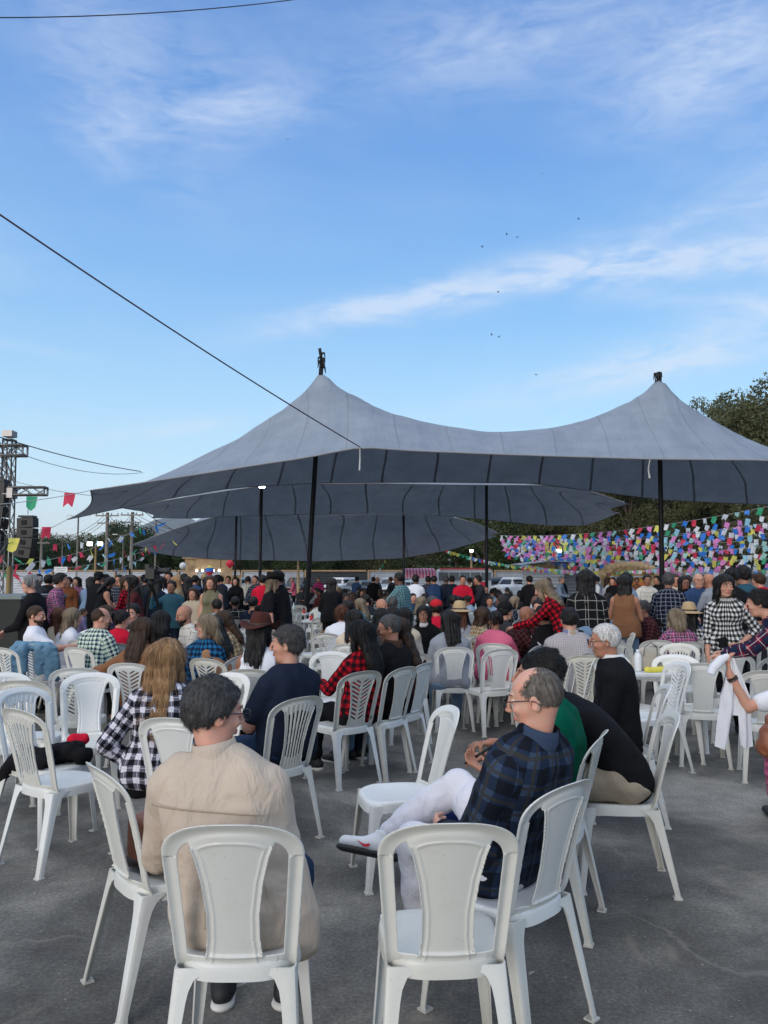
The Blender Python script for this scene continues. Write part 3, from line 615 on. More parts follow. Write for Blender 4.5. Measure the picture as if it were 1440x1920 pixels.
for i, (a, b, n, lab) in enumerate([((20,1060,30),(270,985,40),12,'bunting rising from the truss foot towards the second tent'),((10,1045,30),(330,1012,46),14,'bunting passing in front of the floodlight pole'),((20,1070,34),(285,1028,48),16,'low bunting over the far crowd on the left'),((90,1020,36),(320,975,44),10,'high bunting near the utility poles'),((170,1075,40),(290,1030,50),7,'lowest short bunting left of the wooden kiosk'),((0,1032,24),(60,1076,22),5,'short bunting hanging beside the truss tower')]):
    bunting(lab, at(*a), at(*b), n, LC, .35, 1.25, 80+i)
# ------------------------------------------------------------------ plastic chairs
def plastic():
    m, N, nt, b = newmat('white_plastic'); tc = N.n('ShaderNodeTexCoord').outputs['Object']
    oi = N.n('ShaderNodeObjectInfo').outputs['Random']
    cc = N.mix(oi, (.72,.74,.74), (.56,.56,.51))
    st = N.ramp(N.noise(tc, 7, 6, .7), [(.52, 0), (.78, 1)])
    cc = N.mix(N.m('MULTIPLY', st, .32), cc, (.42,.39,.34))
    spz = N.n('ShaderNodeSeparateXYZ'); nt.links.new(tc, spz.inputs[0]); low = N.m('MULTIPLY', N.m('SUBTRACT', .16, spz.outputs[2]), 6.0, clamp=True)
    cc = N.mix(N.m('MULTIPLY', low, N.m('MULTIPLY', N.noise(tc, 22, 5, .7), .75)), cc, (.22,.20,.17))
    scr = N.ramp(N.noise(N.mapping(tc, scale=(1, 1, 9), rot=(.3,.5,0)), 16, 4, .7), [(.66, 0), (.70, 1)]); cc = N.mix(N.m('MULTIPLY', scr, .30), cc, (.36,.35,.33))
    sp = N.ramp(N.noise(tc, 90, 2, .5), [(.70, 0), (.74, 1)])
    cc = N.mix(N.m('MULTIPLY', sp, .35), cc, (.25,.22,.19))
    nt.links.new(cc, b.inputs['Base Color'])
    nt.links.new(N.m('ADD', N.m('MULTIPLY', N.noise(tc, 14, 4, .6), .3), .25), b.inputs['Roughness'])
    b.inputs['Subsurface Weight'].default_value = .0
    bn = N.n('ShaderNodeBump', i={'Strength': .12, 'Distance': .002, 'Height': N.noise(tc, 60, 3, .5)}); nt.links.new(bn.outputs[0], b.inputs['Normal'])
    return m
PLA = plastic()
def backrest(style):
    F = Field((-.235,.385,-.024), (.235,.905,.026), (.0034,.0034,.0028))
    s, z, n = F.grid((slice(None),)*3); a = np.abs(s)
    def hoop(w0, w1, zc, b, e=2.4):
        wl = np.interp(z, [.40, zc], [w0, w1]); lin = (a - wl)
        t = np.clip((z-zc)/b, 0, None); el = ((a/w1)**e + t**e)**(1/e) - 1
        return np.where(z < zc, lin, el*min(w1, b))
    outer = hoop(.184, .214, .775, .113); inner = hoop(.142, .166, .765, .082)
    S = np.interp(z, [.40,.45,.52,.60,.70,.78,.83,.9], [.10,.088,.080,.080,.093,.112,.132,.16])
    window = np.maximum(inner, (S - a)); panel = np.maximum(a - S, inner)
    window = np.maximum(window, .462 - z)
    bottom = np.maximum(.462-z, a-.16)            # closed band above the seat
    shape = np.maximum(outer, -window)
    gap = np.maximum(z-.462, np.maximum(a-.150, .0))*1.0
    shape = np.maximum(shape, np.where(z < .41, np.minimum(.142 - a, 9), -9))   # below the seat only the two posts go on
    if style == 'slats':
        pos = a*0 + s/np.maximum(S, .05)
        cut = np.full(s.shape[:1]+(z.shape[1],1), 9.0)
        for c in (-.66,-.4,-.14,.14,.4,.66):
            d = np.maximum(np.abs(pos - c)*.1 - .0062, np.abs(z-.655)-.135 - .012*np.cos(c*3)); cut = np.minimum(cut, d)
        shape = np.maximum(shape, -cut)
    if style == 'chevron':
        cut = None
        for k in range(10):
            z0 = .50 + k*.032; d = np.maximum(np.abs(z - z0 - a*.55)*.87 - .0058, np.maximum(.012 - a, a - S + .02))
            d = np.maximum(d, inner + .025); cut = d if cut is None else np.minimum(cut, d)
        shape = np.maximum(shape, -cut)
    # thickness and relief: rolled lip on the hoop, raised line round the panel
    lip = np.exp(-((outer+.004)/.006)**2); th = .0036 + .0022*lip
    off = -.011*np.exp(-((outer)/.011)**2) + .006*np.exp(-((outer+.026)/.011)**2)
    off = off + np.where(panel < .004, -.004*np.exp(-((panel+.0215)/.0042)**2) if style == 'solid' else 0, 0)
    off = off - .010*np.exp(-((panel)/.007)**2)*(z > .46)*(inner < -.012)
    off = off - .009*np.exp(-((z-.462)/.006)**2)*(a < .09)*(style == 'solid')
    if style == 'slats': off = off - .003*np.cos(s/np.maximum(S,.05)*24)*(panel < -.008)
    F.v = np.maximum(shape + 0*n, np.abs(n - off) - th)
    V, Q = F.net(); s, z, n = V[:,0], V[:,1], V[:,2]
    t = np.clip((z-.42)/.46, -.1, 1.1); lean = -.185 - .105*t - .02*t*t
    y = lean + .055*(np.abs(s)/.21)**2*(1-.25*t) + n
    lowq = np.clip((.47-z)/.08, 0, 1)**2; y = y + .03*lowq*(np.abs(s) > .13)
    W = np.stack([s, y, z - n*.22], 1)
    return G().add(W, Q)
def superring(a, bf, br, n, e=3.2):
    out = []
    for k in range(n):
        th = 2*math.pi*k/n; c, s_ = math.cos(th), math.sin(th)
        x = a*abs(c)**(2/e)*(1 if c > 0 else -1); b = bf if s_ > 0 else br
        y = b*abs(s_)**(2/e)*(1 if s_ > 0 else -1); x *= 1 + .07*(y/.2)
        out.append((x, y))
    return out
def chair_seat():
    n = 56; g = G(); rings = []
    prof = [(.02,.431),(.3,.432),(.55,.435),(.75,.440),(.88,.445),(.95,.446),(.985,.442),(1.0,.432),(1.008,.418),(1.012,.398),(1.0,.397),(.985,.42),(.94,.432),(.5,.425),(.02,.422)]
    V = []
    for j, (f, z) in enumerate(prof):
        for k, (x, y) in enumerate(superring(.192*f, .215*f, .198*f, n)):
            zz = z
            if f > .6 and y > .1: zz -= .012*((f-.6)/.4)*min(1, (y-.1)/.1)
            if z < .42 and j >= 7: zz += .006*math.cos(4*2*math.pi*k/n)*0 - .006
            V.append((x, y, zz))
    Fc = [(j*n+k, j*n+(k+1)%n, (j+1)*n+(k+1)%n, (j+1)*n+k) for j in range(len(prof)-1) for k in range(n)]
    Fc += [tuple(reversed(range(n))), tuple(range((len(prof)-1)*n, len(prof)*n))]
    return g.add(V, [tuple(reversed(f)) for f in Fc])
def chair_leg(sx, sy):
    top = Vector((sx*.185, sy*(.195 if sy > 0 else .185), .425)); bot = Vector((sx*.213, sy*(.232 if sy > 0 else .27), .002))
    V = []; rows = 15
    for j in range(rows):
        t = j/(rows-1); z = top.z*(1-t); c = top.lerp(bot, t); c.z = top.z + (bot.z-top.z)*t
        wx = .030 + .022*(1-t) + .06*math.exp(-(t*.425)/.022); wy = .028 + .022*(1-t) + .06*math.exp(-(t*.425)/.022)
        if t > .97: wx += .006; wy += .006
        th = .0055; r = .012
        out = [(-wx, 0), (-wx*.5, .0), (-r, 0), (-r*.3, -r*.3), (0, -r), (0, -wy*.5), (0, -wy)]
        inn = [(-th, -wy), (-th, -r-th), (-r-th, -th), (-wx, -th)]
        for (x, y) in out + inn: V.append((c.x + sx*x, c.y + sy*y, c.z))
    m = 11; Fc = [(j*m+k, j*m+(k+1)%m, (j+1)*m+(k+1)%m, (j+1)*m+k) for j in range(rows-1) for k in range(m)]
    Fc += [tuple(reversed(range(m))), tuple(range((rows-1)*m, rows*m))]
    if sx*sy < 0: Fc = [tuple(reversed(f)) for f in Fc]
    g = G().add(V, [tuple(reversed(f)) for f in Fc])
    g.box((bot.x - sx*.018, bot.y - sy*.018, .004), (.044, .042, .007)); return g
CH = {}
def make_chair(style):
    root = empty('plastic_chair', (0,0,-50))
    if not CH:
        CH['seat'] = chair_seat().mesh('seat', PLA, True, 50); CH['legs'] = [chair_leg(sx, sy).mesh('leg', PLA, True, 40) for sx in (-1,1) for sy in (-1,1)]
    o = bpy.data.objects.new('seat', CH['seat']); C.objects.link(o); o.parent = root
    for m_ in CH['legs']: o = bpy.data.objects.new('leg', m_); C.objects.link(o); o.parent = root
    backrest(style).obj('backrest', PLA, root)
    return root
PROTO = {}
NCH = [0]
def chair(px=None, py=None, yaw=0, style='solid', label='', group='white plastic chairs', pos=None):
    """px,py: where the middle of the hoop top shows; yaw: way the sitter faces, 0 = away from the camera, + = to the left"""
    a = R(yaw)
    if pos is None:
        top = atz(px, py, .888); off = Matrix.Rotation(a, 3, 'Z') @ Vector((0, -.30, 0)); p = Vector((top.x - off.x, top.y - off.y, 0))
    else: p = Vector((pos[0], pos[1], 0))
    if style not in PROTO:
        o = make_chair(style); PROTO[style] = o; o.location = p; o.rotation_euler = (0,0,a); tag(o, label, 'chair', group)
    else: o = copy_thing(PROTO[style], p, a, label, 'chair', group)
    return p, yaw
# ------------------------------------------------------------------ people
def V3(*a): return np.array(a, float)
def rz(v, a): c, s = math.cos(a), math.sin(a); return np.array([v[0]*c-v[1]*s, v[0]*s+v[1]*c, v[2]])
ARMS = {  # (upper-arm direction, forearm direction, hand direction) with x measured outwards
 'lap': ((.22,.30,-.93), (-.45,.85,-.28), (-.5,.8,-.4)), 'table': ((.28,.6,-.75), (-.35,.92,.12), (-.4,.9,0)),
 'hang': ((.14,.02,-1), (.02,.16,-1), (0,.15,-1)), 'crossed': ((.18,.42,-.9), (-.93,.38,.02), (-1,.1,0)), 'phone': ((.12,.34,-.95), (-.30,.92,.12), (-.3,.9,.35)),
 'out': ((.86,.30,-.42), (.62,.62,-.12), (.7,.6,-.25)), 'hip': ((.55,-.25,-.8), (-.65,.45,-.6), (-.8,.5,-.3)), 'chin': ((.15,.45,-.85), (-.35,.35,.9), (-.3,.2,.9)),
 'thigh': ((.2,.12,-.97), (-.05,.75,-.6), (-.1,.95,-.25)), 'reach': ((.12,.75,-.65), (-.1,.95,-.25), (0,1,-.2)), 'raise': ((.35,.55,-.3), (-.1,.35,.95), (0,.2,1)), 'back': ((.30,-.25,-.92),(.2,.2,-.97),(.1,.2,-1)),
 'hold': ((.16,.25,-.95), (-.75,.65,.1), (-.9,.4,0))}
def nrm(v): v = np.array(v, float); return v/np.linalg.norm(v)
HLINE_Y = [-.13,-.10,-.06,-.03,.0,.03,.05,.075,.11]
def hair_geo(style, res, hs, seed, blades=0):
    L = {'long': .42, 'long2': .33, 'wavy': .36, 'bob': .17, 'curlyshort': .1, 'pony': .0, 'bun': 0, 'short': 0, 'crop': 0, 'ring': 0, 'quiff': 0}[style]
    F = Field((-.17,-.24,-L-.13), (.17,.16,.20), res); t = .006 if style == 'crop' else .0025 if style == 'ring' else .013 if style in ('short','bun','pony','quiff') else .017
    if style == 'curlyshort': t = .032
    F.ell((0,-.014,.026), (.080+t,.101+t,.092+t), k=0)
    if style == 'quiff': F.ell((.01,.055,.105), (.065,.05,.032), k=.03)
    x, y, z = F.grid((slice(None),)*3)
    if L: hl = np.interp(y, HLINE_Y, [-.3,-.3,-.3,-.25,-.16,-.06,.015,.062,.075])
    elif style == 'ring': hl = np.interp(y, HLINE_Y, [-.088,-.08,-.066,-.04,-.012,.012,.03,.05,.3])
    else: hl = np.interp(y, HLINE_Y, [-.082,-.078,-.066,-.044,-.016,.002,.052,.072,.084])
    F.v = np.maximum(F.v, hl - z)
    if style == 'ring':   # bald on top
        top = np.interp(y, HLINE_Y, [.16,.16,.15,.13,.10,.068,.045,.0,-.1]); F.v = np.maximum(F.v, z-top); P_ = F.pts(); F.v = F.v + .006*vnoise(P_, 60, seed)*(np.abs(z-top)<.03) + .004*vnoise(P_, 140, seed+2)*(np.abs(z-top)<.03)
    if style in ('long','long2','wavy','bob'):
        yb = -.115
        F.cap((-.045,-.055,.03), (.045,-.055,.03), .07, k=.02)
        n = 5
        for i in range(n):
            t0, t1 = i/n, (i+1)/n; z0, z1 = .02 - (L+.0)*t0, .02 - (L)*t1
            for sx in (-1, 0, 1):
                wx = .058 - .006*i/n
                F.cap((sx*wx, -.06 - .095*t0, z0), (sx*(wx-.004), -.06 - .095*t1, z1), .043 - .010*t0, .043-.010*t1 - (.012 if i == n-1 else 0), k=.022)
        for sx in (-1, 1):
            F.cap((sx*.078, .005, .04), (sx*.088, .015, -.09), .018, .02, k=.02); F.cap((sx*.088, .015, -.09), (sx*.085, -.01, -min(L, .26)), .021, .012, k=.02)
    if style == 'pony' : F.ell((0,-.125,.05), (.03,.03,.035), k=.01); F.cap((0,-.14,.04), (0,-.165,-.2), .032, .014, k=.01)
    if style == 'bun': F.ell((0,-.125,.055), (.045,.04,.045), k=.01)
    idx = np.nonzero(np.abs(F.v) < .03); P = np.stack([F.ax[k][idx[k]] for k in range(3)], -1)
    if style in ('long','long2','bob','wavy','pony','bun'):
        an = np.arctan2(P[:,0], -(P[:,1]-.02)); wv = vnoise(P*np.array([1,1,.25]), 14, seed)
        wave = .8*np.sin(P[:,2]*42+wv*3) if style == 'wavy' else 0
        F.v[idx] += .0035*np.sin(an*26 + wv*4 + wave*2) + .004*vnoise(P*np.array([1,1,.12]), 70, seed) + (.007*vnoise(P*np.array([1,1,1.3]), 26, seed) if style == 'wavy' else 0)
        F.v[idx] += np.clip(-(P[:,2]) - (L-.10), 0, 1)*.35*(vnoise(P*np.array([1,1,.05]), 60, seed+3)*.5+.15)
    elif style == 'curlyshort': F.v[idx] += .011*vnoise(P, 48, seed) + .006*vnoise(P, 95, seed+1)
    elif style in ('crop','ring'): F.v[idx] += .0015*vnoise(P, 120, seed)
    else: F.v[idx] += .0085*vnoise(P*np.array([1,.7,1]), 30, seed) + .0045*vnoise(P, 75, seed+1)
    V, Q = F.net(); V = V*hs
    g = G()
    if style == 'ring' and blades:
        V = V*.992; c = V[Q].mean(1)/hs; top = np.interp(c[:,1], HLINE_Y, [.16,.16,.15,.13,.10,.068,.045,.0,-.1]); e_ = np.minimum(top - c[:,2], c[:,2]-np.interp(c[:,1], HLINE_Y, [-.088,-.08,-.066,-.04,-.012,.012,.03,.05,.3])) + .010*vnoise(c, 50, seed)
        pr = np.clip(e_/.028, .0, 1)**1.2; sm_ = np.minimum(top - c[:,2], c[:,2]-np.interp(c[:,1], HLINE_Y, [-.088,-.08,-.066,-.04,-.012,.012,.03,.05,.3])); g.add(V, Q[sm_ > .034]); pr = np.clip(sm_/.034, 0, 1)**1.4*(.75+.5*vnoise(c, 60, seed)); pr = np.clip(pr, 0, 1); bw_ = pr + 1e-4; bw_ = bw_/bw_.sum(); Q = Q[np.random.default_rng(seed).choice(len(Q), blades*3, p=bw_)]; blades *= 3
    else: g.add(V, Q)
    if blades and len(Q):
        rng = np.random.default_rng(seed); fi = rng.integers(0, len(Q), blades); q = Q[fi]; c = V[q].mean(1) + (rng.random((blades,3))-.5)*res
        nn = np.cross(V[q[:,1]]-V[q[:,0]], V[q[:,3]]-V[q[:,0]]); nn /= np.linalg.norm(nn, axis=1)[:,None]+1e-9
        if L: flow = np.tile([0,0,-1.0], (blades,1)); ln = .05+.05*rng.random(blades); lift = .06
        else:
            flow = np.stack([c[:,0]*.5, -.3-c[:,1]*0, -.9+c[:,2]*3], 1) + (rng.random((blades,3))-.5)*1.3; ln = .014+.018*rng.random(blades); lift = .5
            if style == 'crop': ln *= .28; lift = .5
            if style == 'ring': ln *= .26; lift = .25
        flow = flow - nn*(flow*nn).sum(1)[:,None]; flow /= np.linalg.norm(flow, axis=1)[:,None]+1e-9
        d = flow + nn*lift*rng.random(blades)[:,None]; side = np.cross(nn, d); side /= np.linalg.norm(side, axis=1)[:,None]+1e-9
        wd = (.0005 if style == 'ring' else .0011 if not L else .0016) ; a = c - nn*.002; p1 = a - side*wd; p2 = a + side*wd; p3 = a + d*ln[:,None] + side*wd*.3 - nn*(.15*ln[:,None] if not L else 0)
        VV = np.stack([p1,p2,p3], 1).reshape(-1,3); g.add(VV, np.arange(blades*3).reshape(-1,3))
    return g
def head_geo(res, hs, female, seed, nb):
    f = 1 if female else 0; lo = np.minimum(V3(-.115,-.135,-.16), nb-.075); hi = np.maximum(V3(.115,.15,.14), nb+.075); F = Field(lo, hi, res)
    F.ell((0,-.014,.026), (.079,.100,.091), k=0)
    F.ell((0,.030,-.040), (.060-.004*f,.058,.074), k=.02)
    F.ell((0,.035,-.03), (.066-.004*f,.045,.045), k=.02)
    F.cap((-.03,.035,-.093), (.03,.035,-.093), .023-.003*f, k=.028); F.ell((0,.066,-.098), (.022,.018,.017), k=.018)
    F.cap((-.034,.084,.026), (.034,.084,.026), .0085-.002*f, k=.014)
    for sx in (-1,1):
        F.ell((sx*.031,.099,.004), (.019,.013,.013), k=.012, op='-')
        F.ell((sx*.031,.083,.004), (.0135,.0125,.0115), k=.003)
        F.ell((sx*.043,.072,-.028), (.018,.016,.015), k=.016)
        F.ell((sx*.0105,.103,-.033), (.0085,.009,.008), k=.006)
        F.ell((sx*.081,-.008,-.012), (.008,.020,.031), k=.005, Rm=Matrix.Rotation(R(-22)*sx, 3, 'Z') @ Matrix.Rotation(R(-10), 3, 'X'))
        F.ell((sx*.089,-.004,-.008), (.0055,.011,.018), k=.004, op='-')
    F.cap((0,.094,.018), (0,.114,-.028), .0075, .0105, k=.010)
    F.cap((-.021,.087,-.0585), (.021,.087,-.0585), .006, k=.005); F.cap((-.018,.086,-.0675), (.018,.086,-.0675), .0072, k=.004)
    F.cap((-.024,.098,-.0630), (.024,.098,-.0630), .0022, k=.003, op='-')
    F.cap((0,-.022,-.05), nb, .051-.007*f, .056-.007*f, k=.03)
    V, Q = F.net(); c = V[Q].mean(1)
    mi = ((np.abs(c[:,0]) < .026) & (c[:,1] > .083) & (c[:,2] < -.053) & (c[:,2] > -.0755)).astype(int)
    g = G().add(V*hs, Q, mi.tolist()); return g
def hand_geo(F, W, d, n, side, r=.0085, curl=.5, sc_=1.0):
    d = nrm(d); n = nrm(n - d*(np.dot(n, d))); s_ = np.cross(d, n)*side
    a = W + d*.015*sc_; b = W + d*.085*sc_
    F.cap(a, b, .026*sc_, .030*sc_, k=.015, flat=(n, 2.1)); F.cap(W-d*.02, a, .025*sc_, .024*sc_, k=.015, flat=(n, 1.3))
    for j, (o, L) in enumerate(((-.027,.062),(-.009,.076),(.009,.082),(.027,.074))):
        k0 = W + d*.085*sc_ + s_*o*sc_; q = curl*(1+.12*j)
        d1 = nrm(d*math.cos(q*.8) + n*math.sin(q*.8) + s_*o*2); k1 = k0 + d1*L*.45*sc_
        d2 = nrm(d*math.cos(q*2) + n*math.sin(q*2)); k2 = k1 + d2*L*.32*sc_; d3 = nrm(d*math.cos(q*2.8)+n*math.sin(q*2.8)); k3 = k2 + d3*L*.25*sc_
        F.cap(k0, k1, r*1.05, r, k=.004); F.cap(k1, k2, r, r*.92, k=.003); F.cap(k2, k3, r*.92, r*.75, k=.003)
    t0 = W + d*.028*sc_ + s_*.024*sc_; t1 = t0 + nrm(d*.6 + s_*.75 + n*.3)*.042*sc_; t2 = t1 + nrm(d*.9 + s_*.25 + n*.45)*.034*sc_
    F.cap(t0, t1, r*1.4, r*1.15, k=.008); F.cap(t1, t2, r*1.1, r*.85, k=.003)
RES = {'near': dict(b=.013, c=.0095, h=.0042, hd=.0045, hr=.0052), 'mid': dict(b=.020, c=.015, h=.0068, hd=.009, hr=.008), 'far': dict(b=.030, c=.024, h=.0115, hd=0, hr=.013)}
def bbox_field(prims, h, m=.05):
    lo = np.full(3, 9.); hi = -lo
    for p in prims:
        r = max(p[2], p[3]) + m
        for q in (p[0], p[1]): lo = np.minimum(lo, np.array(q)-r); hi = np.maximum(hi, np.array(q)+r)
    return Field(lo, hi, h)
def put(F, prims, inf=0.0, kmul=1.0):
    for p in prims:
        F.cap(p[0], p[1], p[2]+inf, p[3]+inf, k=p[4]*kmul, flat=p[5] if len(p) > 5 else None)
def bone_uv(V, Q, bones):
    c = V[Q].mean(1); best = None; bi = None
    for i, (a, b, r) in enumerate(bones):
        a = np.array(a); d = np.array(b)-a; t = np.clip(((c-a)@d)/(d@d), 0, 1); ds = np.linalg.norm(c-a-t[:,None]*d, axis=1) - r
        if best is None: best = ds; bi = np.zeros(len(c), int)
        else: mk = ds < best; best[mk] = ds[mk]; bi[mk] = i
    UV = np.zeros((len(Q), 4, 2))
    for i, (a, b, r) in enumerate(bones):
        mk = bi == i
        if not mk.any(): continue
        a = np.array(a); ax = nrm(np.array(b)-a); ref = V3(0,1,0) if abs(ax[1]) < .8 else V3(0,0,1); e1 = nrm(ref - ax*(ref@ax)); e2 = np.cross(ax, e1)
        P = V[Q[mk]] - a; fc = P.mean(1); af = np.arctan2(fc@e2, fc@e1); ap = np.arctan2(P@e2, P@e1)
        dd = (ap - af[:,None] + np.pi) % (2*np.pi) - np.pi
        UV[mk,:,0] = (af[:,None]+dd)*r + i*.37; UV[mk,:,1] = P@ax
    return UV.reshape(-1, 2)
SEED = [100]
def person(pos, yaw, label, top, bottom, skin_='light', hair=('short','black'), pose='sit', arms=('lap','lap'), female=False, lean=-6, hunch=8, twist=0,
           hyaw=0, hpitch=0, sleeves='long', legs='pants', res='mid', glasses=False, hat=None, beard=None, fat=1.0, size=1.0, group=None, shoes=None, sole=None, jacket=False,
           collar=None, hem=None, knees=None, roll=0, side=0, strap=None, jewel=None, socks=None, extra=()):
    SEED[0] += 1; sd_ = SEED[0]; rs = RES[res]; f = 1 if female else 0; lean, hunch = R(lean), R(hunch)
    sit = pose in ('sit','sitcross')
    P = V3(0, -.075 if sit else 0, .525 if sit else .93); tl = .49 if not f else .46
    up0 = V3(math.sin(R(side)), math.sin(lean), math.cos(lean)); up0 = nrm(up0); up1 = nrm(V3(math.sin(R(side))*.8, math.sin(lean+hunch), math.cos(lean+hunch)))
    M_ = P + up0*tl*.5; Nk = M_ + up1*tl*.5; rt = rz(V3(1,0,0), R(twist)); fw = rz(V3(0,1,0), R(twist)); rtm = rz(V3(1,0,0), R(twist)*.5)
    up2 = nrm(V3(up1[0], math.sin(lean+hunch*1.2)*.6, 1.0)); hs = (.97 if not f else .93)
    Hc = Nk + up2*.172*hs + fw*.022
    torso = []; T = [0,.18,.38,.58,.78,.92]
    HW = ([.088,.080,.070,.074,.078,.070] if not f else [.088,.072,.048,.054,.062,.055]); RR = ([.102,.099,.095,.097,.094,.070] if not f else [.108,.096,.082,.087,.083,.060])
    for t, hw, r in zip(T, HW, RR):
        c = P + up0*tl*min(t,.5) + up1*tl*max(0,t-.5); q = rtm if t < .5 else rt; r = r*(1+(fat-1)*(1.0 if t < .7 else .45)); hw = hw*(1+(fat-1)*.5)
        off = fw*((fat-1)*.14 if .1 < t < .6 else 0)
        torso.append((c-q*hw+off, c+q*hw+off, r, r, .06))
    Sw = .172 if not f else .146; Sw *= 1+(fat-1)*.35; sh = Nk - up1*.082
    torso.append((sh-rt*(Sw-.015), sh+rt*(Sw-.015), .052, .052, .04)); torso.append((Nk-up1*.018, sh-rt*Sw*.85+up1*.012, .046, .036, .04)); torso.append((Nk-up1*.018, sh+rt*Sw*.85+up1*.012, .046, .036, .04))
    if f:
        for sx in (-1,1): c = P+up0*tl*.5+up1*tl*.17+rt*sx*.072+fw*.065; torso.append((c, c+fw*.01, .055, .052, .04))
    neck = (Nk-up1*.03, Nk+up2*.02, .050-.007*f, .046-.007*f, .02)
    A = []
    for i, sx in ((0,-1),(1,1)):
        pr = arms[i] if isinstance(arms[i], tuple) else ARMS[arms[i]]
        cv = lambda v: nrm(rt*v[0]*sx + fw*v[1] + V3(0,0,1)*v[2])
        s0 = sh + rt*sx*Sw; e = s0 + cv(pr[0])*(.285-.015*f); w_ = e + cv(pr[1])*(.245-.012*f); A.append((s0, e, w_, cv(pr[2]), sx))
    L = []
    for i, sx in ((0,-1),(1,1)):
        if sit:
            hp = P + V3(sx*.092, .03, -.005); kn = V3(sx*(.13+.02*(1-f)), .375, .485); an = V3(sx*.125, .40, .085); ft = V3(0.08*sx, 1, 0)
            if pose == 'sitcross' and i == 1: kn = V3(.10,.36,.56); an = V3(-.10,.60,.50); ft = V3(-.6,.8,.35)
        else:
            hp = P + V3(sx*.085, 0, -.01); kn = V3(sx*.095, .03, .49); an = V3(sx*.10, -.02, .085); ft = V3(.15*sx, 1, 0)
            if pose == 'walk': kn = kn + V3(0, .13*sx, .0); an = an + V3(0, .16*sx, .02 if sx > 0 else .03)
        if knees and knees[i]: kn, an, ft = [V3(*q) for q in knees[i]]
        L.append((hp, kn, an, nrm(ft)))
    ar = 1+(fat-1)*.6; aru = (.050-.006*f)*ar; arf = (.040-.005*f)*ar
    arms_p = [q for (s0,e,w_,hd,sx) in A for q in ((s0,e,aru,arf,.03),(e,w_,arf,.027-.003*f,.012))]
    legs_p = [q for (hp,kn,an,ft) in L for q in ((hp,kn,.082*ar,.056*ar,.05),(kn,kn+(an-kn)*.35,.054*ar,.055*ar,.02),(kn+(an-kn)*.35,an,.054*ar,.036,.02))]
    def fup(kn, an, ft): u = (kn-an) - ft*((kn-an)@ft); return nrm(u)
    feet = [(an-fup(kn,an,ft)*.035-ft*.02, an-fup(kn,an,ft)*.05+ft*.14, .028, .020, .02) for (_,kn,an,ft) in L]
    hands_low = [(w_, w_+hd*.15, .028, .022, .02, (rz(V3(1,0,0),R(twist)), 1.3)) for (_,_,w_,hd,_) in A] if not rs['hd'] else []
    # body: one mesh; bare parts at their true radii
    al = torso + [neck] + arms_p + legs_p + feet + hands_low
    F = bbox_field(al, rs['b']); put(F, al); V, Q = F.net(); g = G(); g.add(V, Q, 0)
    if rs['hd']:
        for (_,e,w_,hd,sx) in A:
            n = nrm(np.cross(hd, rt*sx)) if abs(hd@rt) < .8 else V3(0,0,-1)
            if arms[0 if sx < 0 else 1] in ('lap','table','thigh','out','hold','reach','crossed'): n = V3(0,0,-1) if arms[0 if sx < 0 else 1] != 'crossed' else -fw
            elif arms[0 if sx < 0 else 1] == 'phone': n = V3(0,0,1)
            else: n = -rt*sx
            lo = w_-.02; FH = Field(np.minimum(w_, w_+hd*.2)-.075, np.maximum(w_, w_+hd*.2)+.075, rs['hd'])
            hand_geo(FH, w_, hd, n, -sx, r=.0088 if res == 'near' else .0105, curl=.42, sc_=.97-.07*f)
            FH.cap(w_-(w_-e)*.22, w_, .029-.003*f, .026-.003*f, k=.01); Vh, Qh = FH.net(); g.add(Vh, Qh, 0)
    HR = Matrix.Rotation(R(twist+hyaw), 3, 'Z') @ Matrix.Rotation(R(-hpitch), 3, 'X') @ Matrix.Rotation(R(roll), 3, 'Y'); HM = HR.to_4x4(); HM.translation = Vector(Hc)
    nb = np.array(HR.transposed() @ Vector(Nk-up2*.02-Hc))/hs; hg = head_geo(rs['h'], hs, f, sd_, nb); g.add(np.concatenate(hg.v), hg.f, hg.m, M=HM)
    root = g.obj('person', [skin(skin_), lipmat(skin_)]); root.location = (pos[0], pos[1], 0); root.rotation_euler = (0,0,R(yaw)); root.scale = (size,)*3
    tag(root, label, 'person', group)
    def headpart(gg, name, m_, **kw):
        o = gg.obj(name, m_, root, **kw); o.matrix_local = HM; return o
    # eyes and brows
    if res != 'far':
        for sx in (-1,1):
            e_ = G(); e_.lathe([(0,-.0126),(.006,-.011),(.0105,-.007),(.0126,0),(.0105,.007),(.0075,.0101)], 14); e_.lathe([(.0075,.01012),(.0035,.0119)], 14, 1); e_.lathe([(.0035,.01192),(.0001,.0126)], 14, 2)
            Mx = Matrix.Translation(Vector((sx*.031*hs,.0805*hs,.004*hs))) @ Matrix.Rotation(R(-90), 4, 'X')
            e2 = G(); e2.add(np.concatenate(e_.v)*hs, e_.f, e_.m, M=Mx)
            headpart(e2, 'eye', [mat('eye_white',(.62,.6,.57),.25,var=.03), mat('iris_brown',(.05,.025,.012),.2), mat('pupil',(.005,.005,.005),.15)])
        bw = G()
        for sx in (-1,1): bw.tube([(sx*.014*hs,.0925*hs,.0255*hs),(sx*.03*hs,.0920*hs,.031*hs),(sx*.048*hs,.079*hs,.027*hs)], [.003,.0042-.001*f,.0018], 6)
        headpart(bw, 'eyebrow', hairmat(hair[1] if hair and hair[1] not in ('blonde','ash','white','grey','saltpepper') else 'brown' if not hair or hair[1] != 'white' else 'grey'))
    if hair and hair[0]:
        nb = {'near': 13000, 'mid': 2500, 'far': 0}[res]
        headpart(hair_geo(hair[0], rs['hr'], hs, sd_, nb if hair[0] not in ('crop','ring') else nb*2), 'hair', hairmat(hair[1]))
